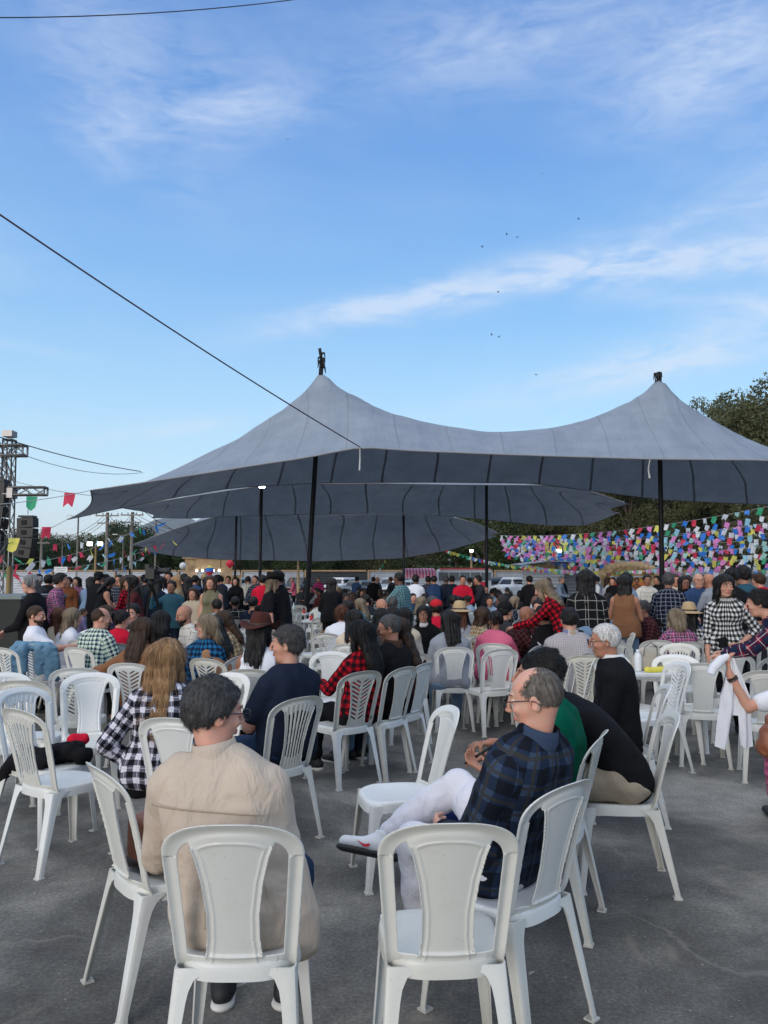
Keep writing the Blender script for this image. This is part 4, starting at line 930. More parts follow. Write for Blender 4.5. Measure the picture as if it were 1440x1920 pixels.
    if beard:
        FB = Field((-.09,-.02,-.20), (.09,.14,.02), rs['hr']); 
        FB.ell((0,.030,-.052), (.066,.066,.078), k=0); FB.ell((0,.064,-.104), (.034,.036,.036), k=.02)
        x,y,z = FB.grid((slice(None),)*3); FB.v = np.maximum(FB.v, z - np.interp(y, [-.02,.03,.06,.085,.1], [.01,-.025,-.052,-.05,-.05])); FB.v = np.maximum(FB.v, -(y-.005)-0*z)
        FB.cap((-.02,.098,-.063), (.02,.098,-.063), .008, k=.003, op='-'); FB.disp(.004, 60, sd_)
        Vb, Qb = FB.net(); headpart(G().add(Vb*hs, Qb), 'beard', hairmat(beard))
    if glasses:
        gg = G()
        for sx in (-1,1):
            ring = [(sx*.034+.0265*math.cos(t)*abs(math.cos(t))**-.35, .116, .002+.019*math.sin(t)*(abs(math.sin(t))+1e-6)**-.3) for t in [2*math.pi*(k+.5)/20 for k in range(21)]]
            gg.tube(np.array(ring)*hs, .0024, 6, cap=False); gg.tube(np.array([(sx*.061,.116,.008),(sx*.078,.1,.010),(sx*.086,.02,.006),(sx*.087,-.012,-.002),(sx*.083,-.03,-.02)])*hs, .0022, 6)
        gg.tube(np.array([(-.009,.117,.006),(0,.119,.009),(.009,.117,.006)])*hs, .0024, 6)
        headpart(gg, 'glasses', mat('spectacle_frame', (.012,.012,.014), .25))
    # top garment
    if top is not None:
        inf = (.012 if not jacket else .021); tp = torso + [(Nk-up1*.02, Nk+up2*.012, .064-.006*f, .060-.006*f, .03)]
        sl = []
        for (s0,e,w_,hd,sx) in A:
            if sleeves == 'long': sl += [(s0,e,aru+.006,arf+.006,.035),(e,w_-(w_-e)*.04,arf+.006,.031,.014)]
            elif sleeves == 'roll': sl += [(s0,e,aru+.006,arf+.006,.035),(e,e+(w_-e)*.35,arf+.006,arf+.002,.014)]
            elif sleeves == 'short': sl += [(s0,s0+(e-s0)*.68,aru+.010,aru+.008,.035)]
        F = bbox_field(tp+sl, rs['c']); put(F, tp, inf, 1.1); put(F, sl, inf*.7, .5)
        F.plane(Nk+up1*(.030)+up2*.020, nrm(up1+up2))
        hm = hem if hem is not None else (-.075 if sit else -.16 if jacket else -.12); F.plane(P+up0*hm if not sit else P+V3(0,0,hm), -up0 if not sit else (0,0,-1))
        if not sit and hm < -.1:
            Fs = P+up0*hm*.9; F.cap(Fs-rtm*.09, Fs+rtm*.09, .112*fat+inf, k=.06); F.plane(P+up0*hm, -up0)
        if sit: F.ell(P+V3(0,.02,-.01), (.183*fat,.122*fat,.09), k=.04)
        for ex in extra: F.cap(P+V3(*ex[0]), P+V3(*ex[1]), ex[2], ex[3], k=.05) ; F.plane(P+V3(0,0,hm), (0,0,-1))
        if sleeves == 'none':
            for sx in (-1,1): F.ell(sh+rt*sx*(Sw+.035)+up1*.01, (.062,.09,.11), k=.01, op='-')
        if res != 'far':
            F.disp(.010 if jacket else .008, 10, sd_, .04, (1,1,.55)); F.disp(.0045, 24, sd_+5, .04, (.6,.6,1.1))
            for (s0,e,w_,hd,sx) in A:   # folds gather at the elbow and armpit
                for j in range(4): c = e + (s0-e)*(.12+.1*j) if sleeves == 'long' else s0; F.cap(c-rt*.05+V3(0,.0,.012), c+rt*.05+V3(0,0,-.012), .006, k=.006, op='-') if res == 'near' and j % 2 == 0 and sleeves == 'long' else None
        V, Q = F.net(); bones = [(P-up0*.2, Nk+up1*.3, .165)] + [b for (s0,e,w_,_,_) in A for b in ((s0,e,.055),(e,w_,.045))]
        gs = G().add(V, Q, 0, uv=bone_uv(V, Q, bones))
        so = gs.obj('jacket' if jacket else 'shirt', top, root)
        if collar is not None:
            cg = G(); cm = Matrix.Translation(Vector(Nk+up1*.0-fw*.004)) @ Vector((0,0,1)).rotation_difference(Vector(nrm(up2*1.0-fw*.15))).to_matrix().to_4x4() @ Matrix.Rotation(R(twist),4,'Z')
            cg.lathe([(.086,-.01),(.083,.022),(.077,.052),(.073,.074),(.068,.074),(.063,.01)], 28, M=cm, sx=1.0, sy=1.05)
            if jacket or top.name.startswith('plaid'): pass
            cg.obj('collar', collar, so)
        if jacket and res == 'near':
            hb = G(); hb.lathe([(.158*fat,-.0),(.163*fat,.012),(.163*fat,.045),(.158*fat,.052)], 40, M=Matrix.Translation(Vector(P+V3(0,.005,hm+.004))), sx=1.13, sy=.83); hb.obj('hem_band', top, so)
    # bottoms
    if bottom is not None:
        if legs == 'skirt':
            F = bbox_field(legs_p[:2]+legs_p[3:5]+torso[:2], rs['c'], .09); put(F, torso[:2], .014)
            for (hp,kn,an,ft) in L: F.cap(hp, kn+(an-kn)*.25, .098, .10, k=.10)
            F.plane(P+up0*.10, up0)
        else:
            lp = []
            for (hp,kn,an,ft) in L:
                lp += [(hp,kn,.088*ar,.064*ar,.05)]
                if legs == 'pants': lp += [(kn,kn+(an-kn)*.4,.063*ar,.060*ar,.02),(kn+(an-kn)*.4,an+(kn-an)*.06,.060*ar,.048,.02)]
                else: lp += [(kn, kn+(an-kn)*.12, .068*ar, .070*ar, .02)]
            F = bbox_field(lp+torso[:2], rs['c']); put(F, torso[:2], .010); put(F, lp, .004); F.plane(P+up0*(.05 if sit else .12), (0,-.7,1) if sit else up0)
        if res != 'far': F.disp(.009 if res == 'near' else .005, 13, sd_+9, .05); F.disp(.004, 30, sd_+3, .05)
        V, Q = F.net(); gs = G().add(V, Q, 0, uv=bone_uv(V, Q, [(P-up0*.2,P+up0*.3,.16)]+[b for (hp,kn,an,_) in L for b in ((hp,kn,.07),(kn,an,.055))]))
        gs.obj('skirt' if legs == 'skirt' else 'shorts' if legs == 'shorts' else 'trousers', bottom, root)
    if shoes is not None:
        for (hp,kn,an,ft) in L:
            upv = fup(kn, an, ft)
            a0 = an - upv*.040; Fs = Field(np.minimum(an-ft*.1, an+ft*.24)-.1, np.maximum(an-ft*.1, an+ft*.24)+.1, rs['hd'] or .014)
            Fs.cap(a0-ft*.04, a0+ft*.04, .042, .040, k=.02, flat=(upv,1.0)); Fs.cap(a0+ft*.03-upv*.008, a0+ft*.165-upv*.014, .040, .032, k=.03, flat=(upv,1.15)); Fs.cap(an, a0, .046, .045, k=.02)
            Fs.plane(an-upv*.068, -upv); Fs.plane(an+upv*.018, upv); V, Q = Fs.net(); shoe = G().add(V, Q).obj('shoe', shoes, root)
            if sole is not None:
                Fl = Field(np.minimum(an-ft*.1, an+ft*.26)-.1, np.maximum(an-ft*.1, an+ft*.26)+.1, rs['hd'] or .014)
                c0 = an-upv*.076; Fl.cap(c0-ft*.045, c0+ft*.165, .046, .040, k=.02, flat=(upv,2.2)); V, Q = Fl.net(); G().add(V, Q).obj('sole', sole, shoe)
    if hat: hats(hat, headpart, hs)
    return root, dict(A=A, L=L, Hc=Hc, HM=HM, P=P, Nk=Nk, root=root, fw=fw, rt=rt)
def hats(kind, headpart, hs):
    g = G()
    if kind in ('cowboy_brown','cowboy_black','straw'):
        n = 40; V = []; Fc = []; prof = [(.100,.060,0),(.130,.052,.3),(.165,.05,.8),(.185,.052,1.0),(.186,.056,1.0),(.165,.056,.8),(.103,.070,0)]
        for (r, z, c) in prof:
            for k in range(n):
                a = 2*math.pi*k/n; lift = c*(.055*abs(math.cos(a))**2 - .018*abs(math.sin(a))) if kind != 'straw' else -c*.012
                V.append((r*math.cos(a)*.93, r*math.sin(a)*1.05-.01, z+lift))
        for i in range(len(prof)-1):
            for k in range(n): Fc.append((i*n+k, (i+1)*n+k, (i+1)*n+(k+1)%n, i*n+(k+1)%n))
        g.add(V, Fc)
        V = []; Fc = []; prof = [(.101,.058),(.102,.068),(.100,.10),(.093,.15),(.078,.172),(.045,.172),(.01,.158)]
        for (r, z) in prof:
            for k in range(n):
                a = 2*math.pi*k/n; V.append((r*math.cos(a)*.92*(1-.12*(z>.12)), r*math.sin(a)*1.06-.01, z+(.012*math.sin(a)**2 if z > .14 else 0)))
        for i in range(len(prof)-1):
            for k in range(n): Fc.append((i*n+k, i*n+(k+1)%n, (i+1)*n+(k+1)%n, (i+1)*n+k))
        g.add(V, Fc); g.lathe([(.1035,.064),(.1045,.068),(.1035,.086)], n, 1, c=(0,-.01,0), sx=.93, sy=1.06)
        m1 = {'cowboy_brown': fabric('felt_brown',(.07,.024,.02)), 'cowboy_black': fabric('felt_black',(.012,.011,.012)), 'straw': mat('straw',(.46,.33,.18),.8,bump=.6,bscale=160)}[kind]
        headpart(g, 'hat', [m1, mat('hat_band',(.03,.015,.01),.6)])
    else:
        col = {'cap_black': (.012,.012,.014), 'cap_red': (.45,.02,.03), 'cap_green': (.35,.55,.03)}[kind]; n = 28
        g.lathe([(.104,.03),(.105,.06),(.098,.09),(.075,.122),(.04,.138),(.005,.142)], n, c=(0,-.012,0), sx=.87, sy=1.06)
        V = []; Fc = []
        for j, zz in enumerate((.034,.040)):
            for k in range(9):
                a = R(40+100*k/8); V += [(.09*math.cos(a), .095*math.sin(a)-.005, zz+.01), (.085*math.cos(a), .085*math.sin(a)+.085*math.sin((k)/8*math.pi)**.6*1.0, zz-.008)]
        for k in range(8):
            b0 = 2*k; Fc += [(b0,b0+1,b0+3,b0+2),(18+b0,18+b0+2,18+b0+3,18+b0+1),(b0+1,18+b0+1,18+b0+3,b0+3)]
        g.add(V, Fc); headpart(g, 'cap', fabric('felt_'+kind, col))
# ------------------------------------------------------------------ clothes used near the camera
BLACK = fabric('black_cotton', (.010,.010,.012)); NAVY = fabric('navy_cotton', (.012,.018,.035)); WHITE = fabric('white_cotton', (.66,.68,.74)); DENIM = fabric('denim_dark', (.018,.035,.075))
LDENIM = fabric('denim_light', (.16,.24,.36)); BEIGE = fabric('beige_suede', (.50,.415,.34), .8, .7); KHAKI = fabric('khaki_cotton', (.33,.28,.22)); GREEN = fabric('green_cotton', (.0,.09,.05)); BLUE = fabric('blue_shorts', (.018,.03,.13))
REDT = fabric('red_cotton', (.50,.012,.035)); BROWNJ = fabric('brown_suede', (.20,.095,.05)); TAN = fabric('tan_cotton', (.30,.165,.095)); PINK = fabric('pink_cotton', (.56,.12,.20)); GREYT = fabric('grey_cotton', (.24,.26,.30)); MAROON = fabric('maroon_cotton', (.07,.018,.02))
CREAM = fabric('cream_cotton', (.55,.47,.36)); TEAL = fabric('teal_cotton', (.03,.09,.13)); OLIVE = fabric('olive_linen', (.17,.16,.10)); LILAC = fabric('lilac_cotton', (.25,.20,.36))
SHOEB = mat('shoe_black', (.012,.013,.016), .6, bump=.3, bscale=300); SHOEW = mat('shoe_white', (.68,.69,.71), .55, bump=.2, bscale=200); SOLEW = mat('sole_white', (.66,.65,.62), .6); SOLEB = mat('sole_black', (.02,.02,.02), .7)
P_BW = plaid('plaid_black_white', (.60,.59,.66), (.008,.008,.012), .062, .5, (.10,.10,.13), line=(.5,.5,.6), lw=.05)
P_DKBLUE = plaid('plaid_dark_blue', (.035,.055,.10), (.008,.010,.016), .10, .55, (.014,.024,.05), line=(.035,.033,.024), lw=.12)
P_RED = plaid('plaid_red_black', (.42,.008,.018), (.008,.005,.008), .058, .5, (.11,.004,.010))
P_GREEN = plaid('plaid_green_navy', (.45,.56,.42), (.012,.012,.05), .046, .42, (.12,.17,.19), line=(.7,.75,.7), lw=.08)
P_BLUE = plaid('plaid_blue', (.015,.14,.30), (.006,.012,.03), .05, .5, (.01,.05,.12))
P_GREY = plaid('plaid_fine_grey', (.42,.40,.42), (.16,.18,.28), .017, .35, (.32,.31,.34), line=(.30,.22,.12), lw=.12)
P_PURPLE = plaid('plaid_purple', (.28,.05,.14), (.03,.02,.10), .07, .45, (.12,.03,.12), line=(.55,.28,.42), line2=(.4,.3,.2), lw=.09)
P_REDBLUE = plaid('plaid_red_navy', (.22,.008,.022), (.012,.02,.05), .11, .6, (.045,.01,.03), line=(.45,.46,.5), lw=.055)
P_WIN = plaid('plaid_window', (.55,.53,.48), (.52,.5,.45), .09, .0, line=(.02,.02,.02), lw=.06); P_GING = plaid('plaid_gingham', (.62,.62,.62), (.008,.008,.010), .05, .5, (.14,.14,.14))
P_MAROON = plaid('plaid_maroon', (.085,.018,.022), (.02,.008,.012), .05, .5, line=(.10,.08,.08), lw=.06); P_NAVYW = plaid('plaid_navy_white', (.012,.02,.045), (.006,.008,.02), .06, .5, line=(.4,.42,.46), lw=.07)
P_INDIGO = plaid('plaid_indigo', (.05,.015,.06), (.02,.02,.08), .06, .5, line=(.16,.18,.28), lw=.05); P_BLKW = plaid('plaid_black_line', (.010,.011,.013), (.008,.008,.010), .10, .5, line=(.45,.44,.40), lw=.05)
P_TEAL = plaid('plaid_teal', (.11,.22,.24), (.03,.08,.10), .045, .45, line=(.25,.33,.33), lw=.08)
KN = 'plastic chairs standing in the open near the camera'
# ------------------------------------------------------------------ nearest chairs and sitters
def sit_on(c, *a, dy=0.0, dx=0.0, dyaw=0, **k):
    p, yw = c; o = Matrix.Rotation(R(yw), 3, 'Z') @ Vector((dx, dy, 0)); return person((p.x+o.x, p.y+o.y), yw+dyaw, *a, **k)
c1 = chair(432, 1543, 1, 'solid', 'white plastic chair with solid back panel under the man in the beige jacket', KN)
p1, i1 = sit_on(c1, 'man in a beige bomber jacket with dark grey hair and black glasses seen from behind', BEIGE, DENIM, 'fair', ('short','darkgrey'), arms=('lap','thigh'), lean=0, hunch=14, side=-11, twist=-6,
    hyaw=-52, hpitch=8, res='near', glasses=True, jacket=True, fat=1.05, size=.98, shoes=SHOEB, sole=SOLEW, collar=BEIGE, hem=-.15, dy=.07, dx=-.03, extra=[((.13,.0,.20),(.215,.03,-.08),.07,.085)])
# seams of the jacket: yoke and centre back
def seam(root, pts, r, m_, name='seam'):
    g = G(); g.tube(pts, r, 5); return g.obj(name, m_, root)
c2 = chair(845, 1540, 3, 'solid', 'empty white plastic chair with solid back nearest the camera at the bottom centre', KN)
c3 = chair(184, 1434, -52, 'solid', 'white plastic chair holding a brown bag beside the man in beige', KN)
c4 = chair(1066, 1466, 44, 'solid', 'white plastic chair with solid back under the man in dark blue plaid', KN)
p12, i12 = sit_on(c4, 'balding man in dark blue plaid shirt and white trousers with one foot on his knee', P_DKBLUE, fabric('white_denim', (.66,.66,.72), fold=.6), 'fair', ('ring','saltpepper'), pose='sit', arms=(((.1,.38,-.9),(-.35,.9,-.1),(-.5,.8,-.1)),('lap')), lean=-24, hunch=8,
    hyaw=28, hpitch=10, res='near', glasses=True, fat=1.16, shoes=SHOEW, sole=SOLEB, collar=P_DKBLUE, hem=-.12, dy=.10,
    knees=(((-.06,.34,.50),(-.03,.30,.085),(.1,1,0)), ((.22,.33,.68),(-.05,.52,.48),(-.63,.74,.15))))
c5 = chair(1262, 1336, 82, 'solid', 'white plastic chair on the right seating the leaning man in a black sweater', KN)
p10, i10 = sit_on(c5, 'man in black sweater and beige shorts leaning forward on the right', BLACK, KHAKI, 'tan', ('short','black'), arms=('table','table'), lean=35, hunch=24, hyaw=12, hpitch=-8, res='near', fat=1.05, legs='shorts', shoes=SHOEB, sole=SOLEB, collar=BLACK, hem=-.11, dy=-.02, size=1.06)
c6 = chair(845, 1325, 104, 'solid', 'empty white plastic chair turned sideways in front of the white sneaker', KN)
c7 = chair(1128, 1372, 66, 'solid', 'white plastic chair under the person in the green shirt', KN)
p11, i11 = sit_on(c7, 'person in green shirt and blue shorts looking down at a phone', GREEN, BLUE, 'tan', ('short','black'), arms=('phone','phone'), lean=-14, hunch=22, hyaw=6, hpitch=26, res='near', legs='shorts', shoes=SHOEB, sole=SOLEB, hem=-.08, size=.97, dy=-.02)
c8 = chair(1250, 1284, 78, 'solid', 'white plastic chair under the white haired man in a black jacket', KN)
p9, i9 = sit_on(c8, 'white haired man in a black jacket with white collar and glasses facing left', BLACK, BLACK, 'tan', ('crop','white'), arms=('lap','lap'), lean=-2, hunch=14, hyaw=2, hpitch=6, res='near', glasses=True, jacket=True, fat=1.12, shoes=SHOEB, sole=SOLEB, collar=SHOEW, hem=-.12, dy=.02)
c9 = chair(32, 1328, -34, 'slats', 'white plastic chair with long slots in its back at the left edge', KN)
c10 = chair(170, 1262, -158, 'solid', 'empty white plastic chair facing the camera beside the blonde woman', KN)
c11 = chair(36, 1290, -118, 'slats', 'white plastic chair with a black coat on its seat at the left edge', KN)
c12 = chair(142, 1252, 12, 'chevron', 'empty white plastic chair directly behind the chair that faces the camera', KN)
c13 = chair(36, 1275, 2, 'slats', 'empty white plastic chair at the left edge behind the coat chair', KN)
c14 = chair(322, 1345, -12, 'solid', 'white plastic chair under the blonde woman in black and white plaid', KN)
p2, i2 = sit_on(c14, 'woman with long straight blonde hair in a black and white plaid shirt', P_BW, BLACK, 'fair', ('long','blonde'), female=True, arms=('hip','lap'), lean=2, hunch=10, hyaw=-14, hpitch=4, res='near', fat=1.12, shoes=SHOEB, sole=SOLEW, dy=.08, dx=-.20, hem=-.06, dyaw=14)
c15 = chair(566, 1306, 46, 'slats', 'white plastic chair with slotted back under the man in a navy shirt', KN)
p3, i3 = sit_on(c15, 'man in navy t-shirt with arms crossed looking to the left', NAVY, DENIM, 'light', ('short','darkgrey'), arms=('crossed','crossed'), lean=-6, hunch=8, hyaw=40, hpitch=2, res='near', sleeves='short', fat=1.12, shoes=SHOEB, sole=SOLEB, dy=.03, dx=.05)
c16 = chair(682, 1258, 38, 'chevron', 'white plastic chair with chevron back under the woman in red and black plaid', KN)
p4, i4 = sit_on(c16, 'woman with long dark hair in a red and black plaid shirt', P_RED, BLACK, 'light', ('long2','black'), female=True, arms=('table','lap'), lean=-6, hunch=8, hyaw=18, hpitch=6, res='near', shoes=SHOEB, sole=SOLEW, dx=.09, dy=.0, hem=-.10)
c17 = chair(760, 1250, 52, 'solid', 'white plastic chair under the man in a black shirt with glasses', KN)
p5, i5 = sit_on(c17, 'man in black polo with short grey hair and glasses facing left', BLACK, NAVY, 'tan', ('crop','darkgrey'), arms=('lap','lap'), lean=-5, hunch=10, hyaw=38, hpitch=10, res='near', glasses=True, sleeves='short', collar=fabric('brown_collar',(.06,.035,.025)), shoes=SHOEB, sole=SOLEW, fat=1.08, dx=.12)
c18 = chair(798, 1242, 60, 'solid', 'white plastic chair under the woman in a maroon sleeveless top', KN)
p6, i6 = sit_on(c18, 'woman with long brown hair in a maroon sleeveless top', MAROON, LDENIM, 'light', ('long','brown'), female=True, arms=('lap','lap'), lean=-4, hunch=10, hyaw=14, hpitch=10, sleeves='none', shoes=SHOEB, dx=-.02)
c19 = chair(853, 1213, 2, 'solid', 'white plastic chair with solid back under the woman in a grey shirt', KN)
p7, i7 = sit_on(c19, 'woman with straight black shoulder length hair in a grey shirt', GREYT, LDENIM, 'light', ('long2','black'), female=True, arms=('lap','lap'), lean=2, hunch=10, hyaw=12, hpitch=6, fat=1.2, shoes=SHOEB, dx=-.02)
c20 = chair(926, 1206, -14, 'slats', 'white plastic chair with slotted back under the woman in a pink sweater', KN)
p8, i8 = sit_on(c20, 'woman with black hair tied up in a pink sweater', PINK, fabric('brown_check_trousers',(.09,.06,.045)), 'brown', ('bun','black'), female=True, arms=('table','table'), lean=14, hunch=12, hyaw=22, hpitch=8, fat=1.15, shoes=SHOEB, dx=-.03, dy=.05)
c21 = chair(986, 1192, 168, 'slats', 'empty white plastic chair with a black coat on its seat in the middle', KN)
c22 = chair(1012, 1205, -100, 'chevron', 'white plastic chair seen side on next to the coat chair in the middle', KN)
c23 = chair(1098, 1228, -4, 'chevron', 'white plastic chair with chevron back under the man in a fine checked shirt', KN)
p13, i13 = sit_on(c23, 'broad man in a pale fine checked shirt with black hair seen from behind', P_GREY, KHAKI, 'light', ('short','black'), arms=('table','table'), lean=8, hunch=10, hyaw=6, hpitch=10, fat=1.3, shoes=SHOEB, collar=P_GREY, dx=-.06, dy=.12, size=1.02)
c24 = chair(1234, 1200, -10, 'chevron', 'white plastic chair with chevron back left of the purple plaid woman', KN)
c25 = chair(1293, 1203, 2, 'slats', 'white plastic chair with slotted back under the woman in purple plaid', KN)
p17, i17 = sit_on(c25, 'woman with wavy ash blonde hair in a purple and red plaid shirt', P_PURPLE, BLACK, 'light', ('bob','ash'), female=True, arms=('table','table'), lean=10, hunch=8, hyaw=-4, hpitch=8, fat=1.2, dx=-.12, dy=.25)
c26 = chair(1318, 1243, -16, 'solid', 'large looking empty white plastic chair with solid back on the right', KN)
c27 = chair(1370, 1224, -28, 'solid', 'empty white plastic chair behind the large empty chair on the right', KN)
c28 = chair(1362, 1212, -6, 'slats', 'empty white plastic chair with slotted back under the grey topped woman', KN)
c28b = chair(1385, 1192, -10, 'chevron', 'white plastic chair half hidden by the red and navy plaid person', KN)
p18, i18 = person((c28b[0].x-.32, c28b[0].y+.35), 5, 'woman with dark curly hair in a grey blue top seated on the right', fabric('greyblue_cotton',(.16,.18,.24)), BLACK, 'light', ('wavy','black'), female=True, arms=('table','table'), lean=16, hunch=16, hpitch=12, fat=1.1)
c29 = chair(465, 1254, 0, 'solid', 'white plastic chair under the woman in the brown cowboy hat', KN)
p33, i33 = sit_on(c29, 'woman in brown cowboy hat and white sleeveless top with long black hair', WHITE, BLACK, 'brown', ('long2','black'), female=True, arms=('lap','lap'), lean=4, hunch=8, hyaw=-18, hpitch=4, sleeves='none', hat='cowboy_brown', fat=1.1, dy=.1, dx=.03)
c30 = chair(436, 1262, 150, 'solid', 'small looking white plastic chair peeking out right of the grey haired head', KN)
c31 = chair(622, 1222, 172, 'solid', 'empty white plastic chair facing the camera behind the navy shirted man', KN)
c32 = chair(610, 1187, -8, 'chevron', 'white plastic chair with chevron back under the person in a white t-shirt', KN)
p34, i34 = sit_on(c32, 'person with curly brown hair and white t-shirt with a brown bag strap', WHITE, DENIM, 'light', ('curlyshort','auburn'), female=True, arms=('table','table'), lean=12, hunch=14, hyaw=6, hpitch=12, sleeves='short', fat=1.15, dx=.12, dy=.1)
c33 = chair(384, 1234, -26, 'chevron', 'white plastic chair with chevron back under the woman in blue plaid', KN)
p30, i30 = sit_on(c33, 'woman with glasses and streaked blonde hair in a blue plaid shirt', P_BLUE, BLACK, 'fair', ('bob','ash'), female=True, arms=('lap','lap'), lean=0, hunch=8, hyaw=105, hpitch=-2, glasses=True, dx=-.05, dy=.05, twist=20)
c34 = chair(240, 1243, -8, 'chevron', 'white plastic chair with chevron back under the woman in a brown suede jacket', KN)
p27, i27 = sit_on(c34, 'woman with dark brown wavy hair in a brown suede jacket', BROWNJ, DENIM, 'light', ('long2','brown'), female=True, arms=('out','lap'), lean=4, hunch=10, hyaw=-10, hpitch=8, dx=.08, dy=.05)
c35 = chair(216, 1206, -4, 'solid', 'white plastic chair under the person in the bright red shirt', KN)
p25, i25 = sit_on(c35, 'woman with black hair in a bright red shirt seen from behind', REDT, BLACK, 'light', ('pony','black'), female=True, arms=('lap','lap'), lean=8, hunch=14, hyaw=-45, hpitch=12, fat=1.15, dy=.05, sleeves='roll')
c36 = chair(88, 1196, -62, 'solid', 'white plastic chair under the bearded man in a white t-shirt', KN)
p21, i21 = sit_on(c36, 'bearded man in a white t-shirt resting his arm on the next chair', WHITE, fabric('white_trousers',(.58,.57,.62)), 'light', ('crop','brown'), arms=('lap',((.3,.85,-.45),(-.35,1.0,.10),(-.2,.9,-.3))), lean=-12, hunch=6, twist=-8, hyaw=-20, hpitch=8, sleeves='short', beard='brown', fat=1.25, dx=0, dy=.04)
c36b = chair(146, 1200, -22, 'slats', 'white plastic chair with slotted back under the resting arm of the bearded man', KN)
c37 = chair(62, 1208, 4, 'chevron', 'white plastic chair with a denim jacket hung over its back', KN)
p22, i22 = sit_on(c37, 'woman with red brown hair sitting before the denim jacket', CREAM, BLACK, 'light', ('long2','auburn'), female=True, arms=('lap','lap'), lean=4, hunch=6, hyaw=42, hpitch=0, legs='skirt', sleeves='short', dy=.05)
c38 = chair(4, 1214, -30, 'chevron', 'white plastic chair cut by the left edge beside the denim jacket', KN)
c38b = chair(4, 1262, -150, 'slats', 'white plastic chair at the far left edge in front of the plaid man', KN)
p20, i20 = person(atz(22,1215,.44).xy, -78, 'man with short dark hair in an indigo plaid shirt at the left edge', P_INDIGO, DENIM, 'tan', ('crop','black'), arms=('lap','lap'), lean=2, hunch=6, hyaw=-12, hpitch=-4, fat=1.05, size=1.04)
# settle the sitters on their seats: corrections along the seat (x) and towards the seat front (y), in metres
for i_, dx_, dy_ in ((i2,-.03,0),(i3,.06,.02),(i4,.07,.03),(i5,.05,.04),(i6,.09,.05),(i9,.05,.06),(i10,.0,.05),(i11,.05,.05),(i12,.07,.03)):
    r_ = i_['root']; o_ = Matrix.Rotation(r_.rotation_euler.z, 3, 'Z') @ Vector((dx_, dy_, 0)); r_.location.x += o_.x; r_.location.y += o_.y
for i_, dx_, dy_ in ((i17,.20,-.08),(i18,.24,0),(i21,-.16,-.45),(i22,-.11,.60),(i25,-.12,0),(i27,-.12,0),(i30,-.18,.08)):
    i_['root'].location.x += dx_; i_['root'].location.y += dy_
# ------------------------------------------------------------------ booths, stalls and vehicles at the back of the lot
TOP_W = mat('white_paint', (.62,.64,.66), .5, var=.1, bump=.1); WOODP = mat('pale_planks', (.42,.29,.16), .8, var=.3, vscale=3, bump=.5, bscale=9, stretch=(1,1,7)); YEL = mat('yellow_paint', (.52,.34,.07), .7, var=.1)
GLASSD = mat('dark_glass', (.015,.018,.022), .08, spec=.8); RUBBER = mat('tyre_rubber', (.015,.015,.016), .85); CHROME = mat('bright_metal', (.6,.6,.62), .25, 1.0)
LAMPON = lambda n, s: mat(n, (1,1,.96), .4, emit=((1,.97,.9), s))
def kiosk():
    Y = 60; x0, x1 = xat(346,Y), xat(436,Y); w_ = x1-x0; r = empty('wooden_kiosk', ((x0+x1)/2, Y, 0), 0, 'wooden plank kiosk with a row of small round lamps under its sign board', 'kiosk'); zt = at(0,1047,Y).z
    for sx in (-1,1):
        g = G()
        for k in range(int(zt/.14)): g.box((sx*(w_/2-.5), -.02*(k%2), .07+k*.14), (.95,.12,.125))
        g.obj('plank_pillar', WOODP, r, smooth=False)
    g = G(); n = 22
    for k in range(n): g.box((-w_/2+.95+(w_-1.9)*(k+.5)/n, -.12, zt-.42), ((w_-1.9)/n*.93, .08, .85))
    g.obj('sign_board', WOODP, r, smooth=False)
    for sx, ww in ((-1,1.9),(1,1.9)): 
        g = G(); g.box((sx*(w_/2-.2), -.5, 1.15), (ww, .1, 1.5)); g.obj('side_panel', WOODP, r, smooth=False)
    G().box((0,-.3,1.0), (w_-1.5,.5,.08)).obj('counter', WOODP, r, smooth=False); G().box((0, .6, zt+.02), (w_+.3, 1.8, .08)).obj('roof', WOODP, r, smooth=False)
    for k in range(5): g = G(); g.lathe([(.001,-.09),(.07,-.06),(.09,0),(.07,.06),(.001,.09)], 10, c=(-w_/2+1.0+(w_-2.0)*k/4, -.25, zt-.95)); g.obj('lamp', LAMPON('kiosk_lamp', 2.5), r)
    return zt
zk = kiosk()
g = G(); cols = ['flag_yellow','flag_blue','flag_red']; n = 12
for j, (r0, z0, r1, z1) in enumerate([(.05,.42,.30,.22),(.30,.22,.34,-.08),(.34,-.08,.08,-.42)]):
    V = []
    for r_, z_ in ((r0,z0),(r1,z1)):
        for k in range(n): V.append((r_*math.cos(k*2*math.pi/n), r_*math.sin(k*2*math.pi/n), z_))
    g.add(V, [(k,(k+1)%n,n+(k+1)%n,n+k) for k in range(n)], j)
tag(g.obj('paper_lantern', [FM['yellow'],FM['blue'],FM['red']], smooth=False, loc=at(393,1070,59.2)), 'yellow, blue and red paper lantern hanging in the kiosk opening', 'lantern')
tag(G().lathe([(.001,-.28),(.2,-.2),(.28,0),(.2,.2),(.001,.28)],14).obj('ball_lantern', TOP_W, loc=at(343,1061,59)), 'white round lantern at the left corner of the kiosk roof', 'lantern')
tag(G().lathe([(.02,-.35),(.3,-.1),(.28,.1),(.02,.35)],8).obj('paper_lantern', [FM['red']], loc=at(431,1057,59)), 'red paper ornament at the right corner of the kiosk roof', 'ornament')
